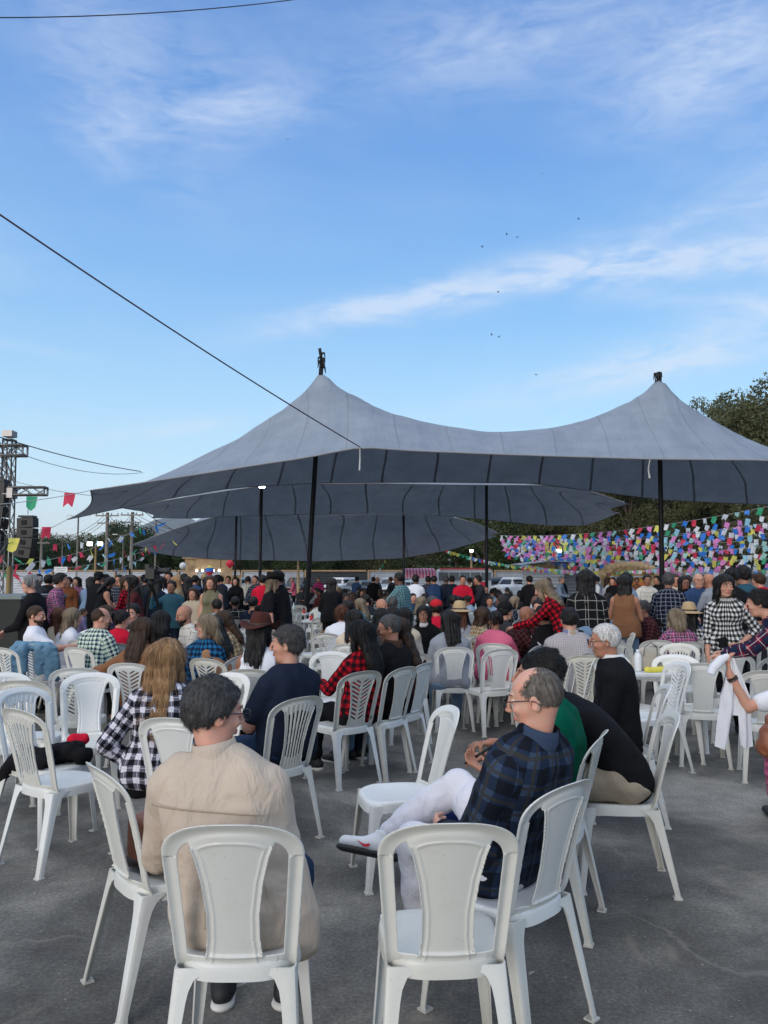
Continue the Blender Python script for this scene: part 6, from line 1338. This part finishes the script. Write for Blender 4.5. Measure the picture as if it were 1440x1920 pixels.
# right edge: seated woman with a cloth, her bag, the bending plaid person
P_PINKP = plaid('plaid_pink', (.50,.10,.20), (.12,.05,.12), .06, .45, (.3,.07,.16), line=(.5,.3,.4), lw=.06)
pos = Vector((at(1556,1300,4.7).x, 4.85))
pE, iE = person(pos, 80, 'person in a white t-shirt reaching in from the right edge with a wrist watch', WHITE, P_PINKP, 'light', ('long2','black'), female=True, arms=('lap',((.12,.72,-.6),(.05,.75,.62),(0,.4,.9))), lean=10, hunch=12, sleeves='short', res='near', legs='skirt', dy=0) if False else person(pos, -8, 'person in a white t-shirt reaching in from the right edge with a wrist watch', WHITE, P_PINKP, 'light', ('long2','black'), female=True, arms=(((.95,.05,-.35),(.45,-.05,.88),(.1,.1,1)),'lap'), lean=8, hunch=10, sleeves='short', res='near', legs='pants', shoes=SHOEB)
cE = chair(pos=(pos.x, pos.y), yaw=-8, style='solid', label='white plastic chair cut by the right edge under the person with the watch', group=KN)
e,wv = iE['A'][0][1], iE['A'][0][2]; ME = iE['root'].matrix_basis
g = G(); dirf = nrm(wv-e); cq = wv-dirf*.035; g.tube([cq-dirf*.011, cq+dirf*.011], .0335, 16); wt = g.obj('wrist_watch', mat('watch_strap',(.03,.02,.02),.5)); wt.matrix_world = ME; tag(wt, 'dark wrist watch on the arm reaching in from the right edge', 'watch'); g = G(); nn_ = nrm(np.cross(dirf,(0,0,1))); g.tube([cq+nn_*.031, cq+nn_*.042], .018, 14); g.obj('dial', TOP_W, wt)
hw = ME @ Vector(wv + iE['A'][0][3]*.08)
def drape(top, m_, label):
    nu, nv = 15, 26; V = []; rngd = np.random.default_rng(6)
    for sgn in (0, 1):
        for j in range(nv):
            t = j/(nv-1); wd = .020 + .075*min(1, t*2.2) - .02*max(0, t-.75)
            for i in range(nu):
                u_ = i/(nu-1)*2-1; x = u_*wd + .03*math.sin(t*3)*.6; y = .016*math.sin(u_*7+t*2.5)*(.3+t) + .010*math.sin(u_*15+t*6); z = -.58*t + .03*abs(u_)*t
                if t > .55: x += (.028 if u_ > 0 else -.028)*(t-.55)*2.2; z += .16*max(0, .35-abs(u_))*(t-.55)*2.5
                V.append((top.x+x, top.y+y+sgn*.007, top.z+z))
    o = nu*nv; Fc = []
    for j in range(nv-1):
        for i in range(nu-1):
            if i in (6,7) and j > 15: continue
            a_, b_, c_, d_ = j*nu+i, j*nu+i+1, (j+1)*nu+i+1, (j+1)*nu+i; Fc += [(a_,d_,c_,b_), (o+a_,o+b_,o+c_,o+d_)]
    g = G().add(V, Fc); g.tube([top+Vector((-.02,0,.01)), top+Vector((-.07,-.02,-.01)), top+Vector((-.12,-.02,-.06)), top+Vector((-.14,-.02,-.10))], [.018,.028,.030,.022], 10)
    return tag(g.obj('white_cloth', m_), label, 'cloth')
drape(hw+Vector((.02,-.01,.02)), WHITE, 'white baby garment hanging from the hand at the right edge')
pb = at(1458,1368,4.3); blob('leather_bag', LEATH, [((-.05,0,-.10),(.10,0,-.12),.065,.07,.03),((-.045,0,-.02),(.08,0,-.03),.055,.06,.03),((-.03,0,.05),(.06,0,.04),.035,.035,.02),((-.02,-.02,.08),(.05,.0,.14),.014,.014,.01),((.05,0,.14),(.07,0,.06),.014,.014,.01)], 'slouchy brown leather bag at the right edge beside the white garment', 'bag', h=.009, disp=.016, seed=13, loc=(pb.x, pb.y, pb.z))
pD, iD = person((at(1545,1200,6.4).x, 6.5), 62, 'person in a red and navy plaid shirt bending down at the right edge', P_REDBLUE, BLACK, 'light', ('short','black'), pose='stand', arms=('reach','reach'), lean=38, hunch=14, hpitch=10, fat=1.15, res='near', size=.98)
# table with bag and bottle, and more tables under the tents
TBLM = mat('table_plastic', (.60,.62,.64), .4, var=.08)
def make_table():
    r = empty('plastic_table', (0,0,-40)); F = Field((-.45,-.45,.64),(.45,.45,.76),.02); F.rbox((0,0,.715),(.38,.38,.018),.018,k=0); F.rbox((0,0,.69),(.345,.345,.022),.02,k=.01); V,Q = F.net(); G().add(V,Q).obj('table_top', TBLM, r, sharp=40)
    for sx in (-1,1):
        for sy in (-1,1): G().tube([(sx*.31,sy*.31,.69),(sx*.34,sy*.34,.35),(sx*.355,sy*.355,0)], [.04,.032,.024], 6).obj('leg', TBLM, r)
    return r
TB = None; OR = ['first','second','third','fourth','fifth','sixth','seventh','eighth','ninth','tenth','eleventh','twelfth','thirteenth','fourteenth','fifteenth','sixteenth','seventeenth','eighteenth','nineteenth','twentieth']
rnd = random.Random(77)
tables = [(1218,7.6,'white plastic table on the right carrying a cream handbag and a white bottle'),(268,9.3,'white plastic table on the left between the seated friends'),(600,16.5,'white plastic table among empty chairs just right of the tent mast'),(560,20,'white plastic table beyond the empty chairs by the mast'),(800,13.0,'white plastic table behind the woman with a white collar'),(960,12.0,'white plastic table near the bald man in maroon plaid'),
  (700,19,'white plastic table under the middle of the tents'),(880,19,'white plastic table right of the tent middle'),(1100,14,'white plastic table behind the standing woman in black plaid'),(1320,12,'white plastic table before the standing people on the right'),(1010,20,'white plastic table in front of the tin shed'),(430,15,'white plastic table left of the farthest mast'),(660,26,'white plastic table far under the tents')]
CUPR = mat('cup_red',(.5,.02,.02),.4); BOTW = mat('bottle_white',(.7,.72,.75),.4); BOTC = mat('bottle_clear',(.45,.55,.6),.15)
ncup = 0
for px, Y, lab in tables:
    loc = (xat(px,Y), Y, 0)
    if TB is None: TB = make_table(); TB.location = loc; tag(TB, lab, 'table', 'white plastic tables'); r = TB
    else: r = copy_thing(TB, loc, rnd.uniform(-.4,.4), lab, 'table', 'white plastic tables')
    if Y > 7.7:
        for k in range(3):
            kind = (k + int(px)) % 3; q = (loc[0]+rnd.uniform(-.25,.25), Y-.1+rnd.uniform(-.2,.2), .734); wh = lab.replace('white plastic table ', '')
            if kind == 0: o = G().lathe([(.028,0),(.030,.005),(.040,.10),(.036,.10),(.026,.008)],12).obj('cup', CUPR, loc=q); tag(o, 'red cup on the table '+wh[:60], 'cup', 'red cups on the tables')
            elif kind == 1: o = G().lathe([(.036,0),(.037,.16),(.030,.20),(.013,.24),(.013,.28),(.001,.28)],12).obj('bottle', BOTC, loc=q); tag(o, 'pale drink bottle on the table '+wh[:60], 'bottle', 'bottles on the tables')
            else: o = G().lathe([(.085,0),(.10,.02),(.098,.022),(.07,.008)],16).obj('plate', BOTW, loc=q); tag(o, 'white plate on the table '+wh[:60], 'plate', 'plates on the tables')
# cream handbag, bottle, yellow cloth
b0 = at(1212,1180,7.5); bz = .74; bag = empty('handbag', (b0.x,7.5,bz), .1, 'cream half round handbag standing on the right table', 'handbag'); F = Field((-.2,-.1,-.01),(.2,.1,.3),.008); F.ell((0,0,.06),(.155,.06,.155),k=0); F.rbox((0,0,.05),(.14,.055,.05),.03,k=.03); F.plane((0,0,0),(0,0,-1)); V,Q = F.net(); G().add(V,Q).obj('body', mat('cream_leather',(.42,.38,.32),.5), bag)
G().tube([(-.07,-.065,.13),(-.06,-.09,.22),(0,-.09,.26),(.06,-.09,.22),(.07,-.065,.13)],.007,6).obj('handle', mat('grey_handle',(.2,.19,.17),.5), bag)
r = empty('bottle', (xat(1192,7.4),7.4,.735), 0, 'white bottle with a screw cap on the right table', 'bottle'); G().lathe([(.03,0),(.034,.01),(.034,.13),(.018,.17),(.001,.17)],16).obj('body', BOTW, r); G().lathe([(.016,.168),(.016,.20),(.001,.202)],12).obj('cap', BOTW, r)
blob('yellow_napkins', FM['yellow'], [((-.08,0,.02),(.08,.03,.02),.03,.03,.03)], 'yellow crumpled napkins on the right table', 'napkins', h=.01, disp=.006, seed=21, loc=(xat(1225,7.3),7.3,.735), cut=0)
# ------------------------------------------------------------------ people of the middle distance and the crowd
MATS = {'black': BLACK, 'navy': NAVY, 'white': WHITE, 'red': REDT, 'tan': TAN, 'grey': GREYT, 'maroon': MAROON, 'cream': CREAM, 'teal': TEAL, 'olive': OLIVE, 'lilac': LILAC, 'pink': PINK, 'rust': fabric('rust_knit',(.14,.05,.022)), 'denim': LDENIM, 'dark denim': DENIM,
  'charcoal': fabric('charcoal_cotton',(.03,.032,.038)), 'sky blue': fabric('skyblue_cotton',(.25,.33,.45)), 'magenta': fabric('magenta_cotton',(.30,.03,.12)), 'neon green': fabric('neon_cotton',(.45,.75,.04)), 'dark blue': fabric('darkblue_cotton',(.03,.06,.14)), 'brown': BROWNJ,
  'red plaid': P_RED, 'white plaid': P_WIN, 'navy plaid': P_NAVYW, 'maroon plaid': P_MAROON, 'black plaid': P_BLKW, 'green plaid': P_GREEN, 'teal plaid': P_TEAL, 'blue plaid': P_BLUE, 'gingham': P_GING, 'purple plaid': P_PURPLE, 'floral': plaid('floral_print',(.30,.22,.15),(.28,.06,.03),.05,.4,(.12,.13,.07),line=(.4,.35,.25),lw=.2)}
used_l = {}
def wherepx(px):
    for lim, s_ in ((60,'by the stage riser'),(130,'right of the stage riser'),(240,'left of the light stand'),(300,'beside the video camera'),(380,'before the wooden kiosk'),(480,'left of the tent masts'),(570,'between the two left masts'),(640,'right of the nearest mast'),(740,'before the parked cars'),(830,'near the striped awning'),(930,'before the food trailer'),(1000,'left of the tin shed'),(1090,'before the tin shed'),(1150,'left of the yellow booth'),(1240,'before the yellow booth'),(1330,'right of the right mast'),(2000,'near the right edge')):
        if px < lim: return s_
def chlab(who, tp, garm, hs_, px):
    hs2 = hs_.replace(' hair','-haired').replace('a bald head','bald')
    for l in (f"white chair under the {who} in {tp} {garm} {wherepx(px)}", f"chair of the {hs2} {who} in {tp} {wherepx(px)}"):
        if used_l.setdefault(l, 0) == 0: used_l[l] = 1; return l
    used_l[l] += 1; return f"{OR[used_l[l]-1]} {l}"
def crowd(px, Y, tp, hair, sex='m', pose='sit', yaw=0, arms=('lap','lap'), bot='black', sk='tan', res=None, extra='', size=1.0, **k):
    res = res or ('mid' if Y < 13 else 'far'); who = {'m':'man','f':'woman','c':'child','p':'person'}[sex]; garm = k.pop('garm', 'dress' if k.get('dress') else 'shirt' if sex != 'f' else 'top'); k.pop('dress', None)
    hd = k.get('hat'); hn = {'short':'short','crop':'cropped','ring':'thinning','long':'long','long2':'long','bob':'shoulder length','wavy':'wavy','bun':'tied up','pony':'tied back','curlyshort':'curly'}.get(hair[0]) if hair else None
    hs_ = (f"{hn} {hair[1]} hair" if hair else 'a bald head') if not hd else {'cap_black':'a black cap','cap_red':'a red cap','cap_green':'a bright green cap','straw':'a straw hat','cowboy_black':'a black cowboy hat','cowboy_brown':'a brown hat'}[hd]
    lab = f"{'seated' if pose=='sit' else 'standing'} {who} in {tp} {garm} with {hs_}{' '+extra if extra else ''} {wherepx(px)}"
    if len(lab.split()) > 14: lab = lab.replace('seated ','').replace('standing ','').replace(' a bald head',' bald head').replace('shoulder length','bobbed')
    while len(lab.split()) > 16 and extra: lab = lab.replace(' '+extra, ''); extra = ''
    base = lab; n = used_l.get(base, 0); used_l[base] = n+1
    if n: lab = f"{OR[n]} {who} in {tp} {garm}, {hs_}, {wherepx(px)}"
    x = xat(px, Y)
    if pose == 'sit' and k.pop('chair', True): chair(pos=(x, Y), yaw=yaw, style=['chevron','solid','slats'][int(px+Y*3)%3], label=chlab(who, tp, garm, hs_, px), group='white plastic chairs under and around the tents')
    else: k.pop('chair', None)
    if sex == 'c' : size = k.pop('csize', .66)
    o = k.pop('off', (0,0)); kw = dict(lean=4 if pose == 'sit' else 2, hunch=10); kw.update(k)
    return person((x+o[0], Y+o[1]), yaw, lab, MATS[tp], MATS[bot], sk, hair, pose=('sit' if pose == 'sit' else pose), arms=arms, female=(sex == 'f'), res=res, size=size, shoes=SHOEB if pose != 'sit' else None, **kw)
S = 'stand'
# left group at the table
crowd(133,9.4,'white',('long2','ash'),'f',yaw=-40,sk='fair',hyaw=-10); crowd(186,8.5,'green plaid',('ring','brown'),'m',yaw=-25,hyaw=-40,fat=1.2,hpitch=6,sk='light'); crowd(196,10.3,'maroon',('long2','brown'),'f',yaw=-95,hyaw=-10,sk='light',hpitch=8)
crowd(256,9.9,'charcoal',('short','black'),'m',yaw=150,hyaw=20,sk='light',hpitch=8); crowd(303,8.6,'black',('bob','black'),'f',yaw=10,hpitch=8); crowd(360,9.6,'white plaid',None,'m',yaw=120,hyaw=10,sk='tan',beard='black',hpitch=16,lean=8,fat=1.1)
crowd(412,7.5,'tan',('long2','black'),'f',yaw=60,hyaw=14,hpitch=14,sk='light',lean=10); crowd(436,8.8,'floral',('long2','brown'),'f',yaw=95,hpitch=18,sk='light',lean=10); crowd(398,13.5,'cream',None,'m',yaw=20,sk='brown'); crowd(409,12.5,'grey',('crop','black'),'m',yaw=30,sk='brown')
crowd(441,14.2,'black plaid',('crop','black'),'m',yaw=0,fat=1.3,sk='dark'); crowd(474,14,'navy',('short','black'),'m',yaw=-10); crowd(500,14.4,'navy plaid',('long2','black'),'f',yaw=10)
# standing at the left
crowd(72,9.4,'black',('bun','grey'),'f',S,yaw=88,sk='fair',arms=('lap','hang'),garm='v-neck top',glasses=True,fat=1.2,extra='and white neckline'); crowd(101,12,'purple plaid',('short','black'),'m',S,yaw=-75,arms=('hold','hold'),bot='dark denim'); crowd(40,13,'lilac',('bob','black'),'f',yaw=20); crowd(70,17,'charcoal',('short','black'),'m',S,yaw=10,hat='cap_black'); crowd(88,18,'black',('curlyshort','black'),'p',S,yaw=0)
crowd(132,17,'rust',('short','black'),'f',S,yaw=175,arms=('hang','hang'),bot='dark denim',extra='and pale strap'); crowd(148,19,'purple plaid',('long2','black'),'f',S,yaw=170,sk='light'); crowd(120,24,'pink',('long2','brown'),'f',S,yaw=180); crowd(112,26,'white',('short','black'),'m',S,yaw=150); crowd(108,28,'red',('long2','brown'),'f',S,yaw=190)
crowd(169,17,'denim',('bob','black'),'f',S,yaw=10,bot='denim',legs='shorts'); crowd(179,16.5,'black',('short','black'),'m',S,yaw=-20,hat='cap_black',size=1.03); crowd(190,15.5,'black',('long2','black'),'f',S,yaw=-60,arms=('hold','hold'),bot='tan',sleeves='none',lean=8,hunch=14,hpitch=25); crowd(203,17,'charcoal',('short','black'),'m',S,yaw=60,hat='cap_black',arms=('phone','phone')); crowd(210,15.8,'lilac',('short','black'),'c',S,yaw=180,bot='dark denim',csize=.72)
crowd(228,16.5,'navy plaid',('short','black'),'m',S,yaw=170,bot='dark denim',arms=('hold','hang'),fat=1.05); crowd(152,14.5,'lilac',('pony','brown'),'c',S,yaw=-60,bot='denim',csize=.62); crowd(146,15.5,'white',('pony','black'),'c',S,yaw=100,csize=.58); crowd(246,13.5,'red plaid',('long','brown'),'f',S,yaw=80,arms=('hold','hold'),legs='skirt',bot='maroon',lean=6); crowd(236,20,'teal',('long2','brown'),'f',S,yaw=150)
crowd(255,19,'dark blue',None,'m',S,yaw=40,sk='tan'); crowd(264,21,'denim',('ring','grey'),'m',S,yaw=170); crowd(272,18,'charcoal',('short','black'),'m',S,yaw=20,hat='cap_black'); crowd(258,12.3,'maroon',('long2','black'),'f',S,yaw=100,arms=('hang','hold'),legs='skirt',bot='maroon'); crowd(291,14,'navy',('long2','black'),'f',S,yaw=0,bot='denim'); crowd(306,15.5,'white',('long2','black'),'f',S,yaw=165,bot='denim',arms=('hold','hang'),sk='light')
crowd(319,17.5,'maroon',('short','black'),'m',S,yaw=175,size=1.04,sk='tan'); crowd(325,13.5,'teal',('short','black'),'m',S,yaw=178,bot='navy',arms=('hang','raise'),size=.93,sk='brown',legs='shorts'); crowd(338,15.5,'floral',('long2','blonde'),'f',S,yaw=100,sk='fair'); crowd(347,18,'black',('short','black'),'m',S,yaw=30,size=1.02); crowd(362,19,'dark blue',('short','black'),'m',S,yaw=-20); crowd(373,20,'cream',('long2','brown'),'f',S,yaw=60); crowd(384,22,'sky blue',('short','grey'),'m',S,yaw=20,hat='straw')
crowd(365,13.2,'cream',('bob','brown'),'c',S,yaw=178,bot='white',csize=.86,sk='light'); crowd(380,13.6,'white',('short','black'),'c',S,yaw=150,csize=.80); crowd(398,13.0,'olive',('long','brown'),'f',S,yaw=178,bot='olive',legs='skirt',sleeves='none',arms=('hang','hang'),sk='light',garm='dress',extra='facing the camera'); crowd(353,16.5,'black',('long2','black'),'f',S,yaw=20,legs='skirt'); crowd(388,17,'black',('wavy','black'),'f',S,yaw=0)
for px,Y,tp,h,sx,yw in [(410,19,'charcoal',('short','black'),'m',30),(418,22,'dark blue',('short','black'),'m',60),(430,24,'white',('short','brown'),'m',170),(443,21,'black',('bob','black'),'f',180),(466,24,'white plaid',('short','black'),'m',20),(482,20,'navy plaid',('crop','brown'),'m',160),(494,17,'red',('short','black'),'m',20),(515,40,'white',('short','brown'),'m',180),(552,38,'pink',('ring','grey'),'m',100),(598,36,'magenta',('crop','brown'),'m',175),(626,40,'cream',('long2','brown'),'f',190),(667,34,'dark blue',('short','black'),'m',-30),(712,31,'navy plaid',None,'m',90),(736,32,'charcoal',('short','brown'),'m',60),(700,30,'black',('short','black'),'m',0)]:
    crowd(px,Y,tp,h,sx,S,yaw=yw,hat='cap_black' if px in (667,410) else None,sk='light' if px % 2 else 'tan')
crowd(501,12.2,'black',('long','ash'),'f',S,yaw=-75,bot='black',hat='cowboy_black',sleeves='short',arms=('hang','hang'),sk='light'); crowd(531,12.4,'black',('short','black'),'m',S,yaw=80,size=1.03,arms=('hang','reach')); crowd(500,26,'neon green',('short','brown'),'m',S,yaw=30,hat='cap_green')
crowd(622,14.5,'black',('long','black'),'f',S,yaw=10,size=.98); crowd(757,14.2,'teal plaid',('crop','black'),'m',S,yaw=60,bot='charcoal',sleeves='short',fat=1.15,sk='dark',arms=('table','hang'),size=1.02); crowd(777,19,'white',('short','black'),'m',S,yaw=-20,sk='dark',size=1.01); crowd(797,17,'white',('short','black'),'m',yaw=0)
for px,Y,tp,h,sx,yw in [(803,23,'navy plaid',('short','black'),'m',0),(816,22,'dark blue',('short','black'),'m',20),(836,23,'charcoal',('short','darkgrey'),'m',-10),(849,22,'navy',('short','black'),'m',10),(867,19,'red',('crop','black'),'m',180),(881,24,'cream',('bun','black'),'f',0),(891,23,'black',('long2','black'),'f',180),(903,20,'charcoal',('short','black'),'m',90),(994,21,'black',('short','black'),'m',0),(1031,31,'magenta',('bob','brown'),'f',120),(1048,27,'sky blue',('short','grey'),'m',-120),(1056,28,'black',('short','black'),'m',40),
        (1117,24,'white',('short','brown'),'m',110),(1124,26,'sky blue',('short','black'),'m',60),(1135,25,'white',('long2','brown'),'f',-80),(1150,22,'black',('bun','black'),'f',150),(1161,24,'red',('short','grey'),'m',60),(1193,26,'brown',('short','brown'),'f',170),(1211,16.5,'white plaid',('short','black'),'m',175),(1236,22,'black',('short','black'),'m',120),(1253,11.3,'navy plaid',('short','darkgrey'),'m',-20),(1263,15,'cream',('short','brown'),'m',180),(1280,13.2,'black',('long2','black'),'f',178),(1306,12.6,'dark blue',None,'m',175),(1297,19,'white',('short','brown'),'m',60),(1338,12.5,'grey',None,'m',30),(1316,18,'maroon',('short','brown'),'m',170),(1404,10.2,'teal',('short','black'),'m',20),(1416,14,'navy',('short','brown'),'m',160),(1432,12.5,'red',('short','brown'),'m',20),(1380,11.5,'cream',('long2','brown'),'f',0),(1371,9.6,'black',('bun','black'),'f',-30),(1170,10.6,'brown',('long','black'),'f',-20),(1185,11.8,'sky blue',('short','black'),'m',60)]:
    crowd(px,Y,tp,h,sx,S,yaw=yw,sk=['tan','light','brown'][px%3],glasses=px in (1280,1306),sleeves='none' if px == 1170 else 'long',bot='denim' if px in (1170,1117) else 'black',size=1.05 if px in (1371,1404) else 1.0)
crowd(1100,8.7,'black plaid',('wavy','black'),'f',S,yaw=-8,bot='denim',fat=1.15,size=1.03,arms=('hang','hang')); crowd(1062,9.2,'red plaid',('long2','ash'),'f',S,yaw=60,lean=20,hunch=16,hpitch=20,arms=('reach','reach'),sk='light'); crowd(1357,8.2,'gingham',('long','black'),'f',S,yaw=160,bot='black',arms=('hip','hang'),sk='light',hyaw=20,hpitch=6,garm='shirt',extra='leaning and frowning',lean=8,res='mid',sleeves='roll'); crowd(1210,8.3+3,'maroon plaid',('short','darkgrey'),'m',yaw=90,glasses=True)
# seated, middle
crowd(664,8.9,'cream',('long2','black'),'f',yaw=-10,hpitch=6); crowd(714,9.3,'navy plaid',('bob','black'),'f',yaw=-10,hyaw=20); crowd(740,8.6,'charcoal',('short','black'),'m',yaw=30,sk='light'); crowd(758,9.6,'cream',('long2','black'),'f',yaw=0); crowd(796,10.4,'black',('bob','black'),'f',yaw=160,glasses=True,collar=SHOEW,hyaw=10,fat=1.15,garm='sweater',extra='and white collar'); crowd(819,11.3,'red',('short','black'),'m',yaw=10,hat='cap_red')
crowd(862,10.3,'grey',('long2','auburn'),'f',yaw=0,hat='straw',fat=1.1); crowd(893,10.2,'floral',('wavy','brown'),'f',yaw=-60,lean=12); crowd(942,10.4,'charcoal',('short','black'),'m',yaw=-60,hat='cap_black',sk='light'); crowd(966,9.7,'maroon plaid',None,'m',yaw=-88,arms=('chin','table'),lean=14,sk='brown',hpitch=8,fat=1.1); crowd(998,10.6,'maroon plaid',('short','brown'),'m',yaw=160,sk='light',size=.92); crowd(1011,11.8,'black',('short','black'),'m',yaw=150,sk='light'); crowd(1030,9.4,'black',('short','black'),'m',yaw=40,fat=1.25,lean=10)
crowd(1130,11.2,'black',('short','black'),'m',yaw=170,sk='light',hpitch=18); crowd(1290,9.8,'gingham',('long2','black'),'f',yaw=-20,hat='straw'); crowd(1420,9.2,'charcoal',('short','black'),'m',yaw=10)
taken = []; rnd = random.Random(12); pal = ['black','navy','charcoal','black plaid','navy plaid','black','black','grey','maroon','red plaid','charcoal','dark blue','teal plaid','cream','black','navy','charcoal','sky blue','white']
cands = []
for k in range(900):
    px = rnd.choice([rnd.uniform(575,1240), rnd.uniform(640,1000), rnd.uniform(500,1440)]); Y = rnd.choice([rnd.uniform(12,18), rnd.uniform(16,34)]); x = xat(px, Y)
    if 470 < px < 640 and Y < 22: continue
    if any((x-a)**2+(Y-b)**2 < .72**2 for a,b in taken): continue
    if any((x-xat(t[0],t[1]))**2+(Y-t[1])**2 < .65**2 for t in tables): continue
    if any((x-o.location.x)**2+(Y-o.location.y)**2 < .5**2 for o in C.objects if o.name.startswith("person")): continue
    taken.append((x,Y)); cands.append((px,Y))
    if len(cands) >= 128: break
cands.sort()
for px, Y in cands:
    sx = rnd.choice('mf'); h = rnd.choice([('short','black'),('short','black'),('crop','black'),('short','darkgrey'),None]) if sx == 'm' else rnd.choice([('long2','black'),('long2','brown'),('bob','black'),('bun','black'),('long2','ash')])
    crowd(px, Y, rnd.choice(pal), h, sx, yaw=rnd.choice([rnd.uniform(-50,50), rnd.uniform(-50,50), rnd.uniform(60,130), rnd.uniform(-130,-60), rnd.uniform(150,210)]), sk=rnd.choice(['tan','light','brown','dark']), arms=rnd.choice([('table','table'),('lap','lap'),('chin','lap')]), hyaw=rnd.uniform(-30,30), hpitch=rnd.uniform(-2,14), lean=rnd.uniform(-4,14), chair=Y < 30)
# empty chairs under the tents
emp = [(505,12.6,30,'slats'),(522,11.2,0,'chevron'),(540,13.4,20,'solid'),(553,15.2,-30,'chevron'),(534,16.5,90,'slats'),(548,18.5,10,'chevron'),(515,17.8,-60,'solid'),(588,12.2,-90,'solid'),(600,14.8,15,'chevron'),(617,13.2,80,'slats'),(583,18.2,150,'solid'),(596,20.5,20,'chevron'),(563,22,0,'slats'),(527,22.5,60,'solid'),(636,17,-20,'slats'),(632,11.0,20,'chevron'),(683,11.4,-35,'slats'),(700,13.2,60,'solid'),(480,12.4,60,'solid'),
   (222,11.2,40,'slats'),(282,10.2,170,'slats'),(156,10.8,170,'solid'),(455,11.6,20,'chevron'),(888,10.2,20,'solid'),(905,12.2,-10,'chevron'),(1135,8.1,-60,'slats'),(1118,9.6,20,'chevron'),(1150,9.2,-20,'solid'),(1140,10.4,90,'slats'),(1060,7.6,70,'slats'),(1035,7.7,55,'chevron'),(958,8.6,60,'solid'),(1175,7.2,-160,'solid'),(1262,8.4,150,'slats'),(1212,6.7,100,'chevron'),(760,7.9,10,'chevron'),(700,8.0,60,'solid'),(915,8.3,20,'solid'),(1262,7.1,160,'solid'),(1408,7.6,20,'slats'),(1425,6.4,-20,'solid'),(388,15.5,60,'solid'),(372,14.6,-30,'slats'),(450,18,40,'slats')]
for n, (px,Y,yw,st) in enumerate(emp):
    near = 'near' if Y < 9 else 'middle' if Y < 14 else 'far'
    lab = f"empty {dict(slats='slotted',solid='solid',chevron='chevron')[st]} backed white chair {wherepx(px)}, {near} rows"; k_ = used_l.get(lab,0); used_l[lab] = k_+1
    if k_: lab += f", {OR[k_]} there"
    chair(pos=(xat(px,Y),Y), yaw=yw, style=st, label=lab, group='white plastic chairs under and around the tents')
# ------------------------------------------------------------------ haze
hz = G().box((0, 3700, 262), (16800, 7600, 526)).obj('haze', None, smooth=False); hz.data.materials.clear()
m = bpy.data.materials.new('haze_air'); m.use_nodes = True; nt = m.node_tree; nt.nodes.remove(nt.nodes['Principled BSDF']); pv = nt.nodes.new('ShaderNodeVolumePrincipled')
pv.inputs['Color'].default_value = (.80,.88,1,1); pv.inputs['Density'].default_value = .00007; pv.inputs['Anisotropy'].default_value = .2; nt.links.new(pv.outputs[0], nt.nodes['Material Output'].inputs['Volume'])
hz.data.materials.append(m); tag(hz, 'thin pale air haze over the whole place', 'haze', kind='stuff'); hz.visible_shadow = True
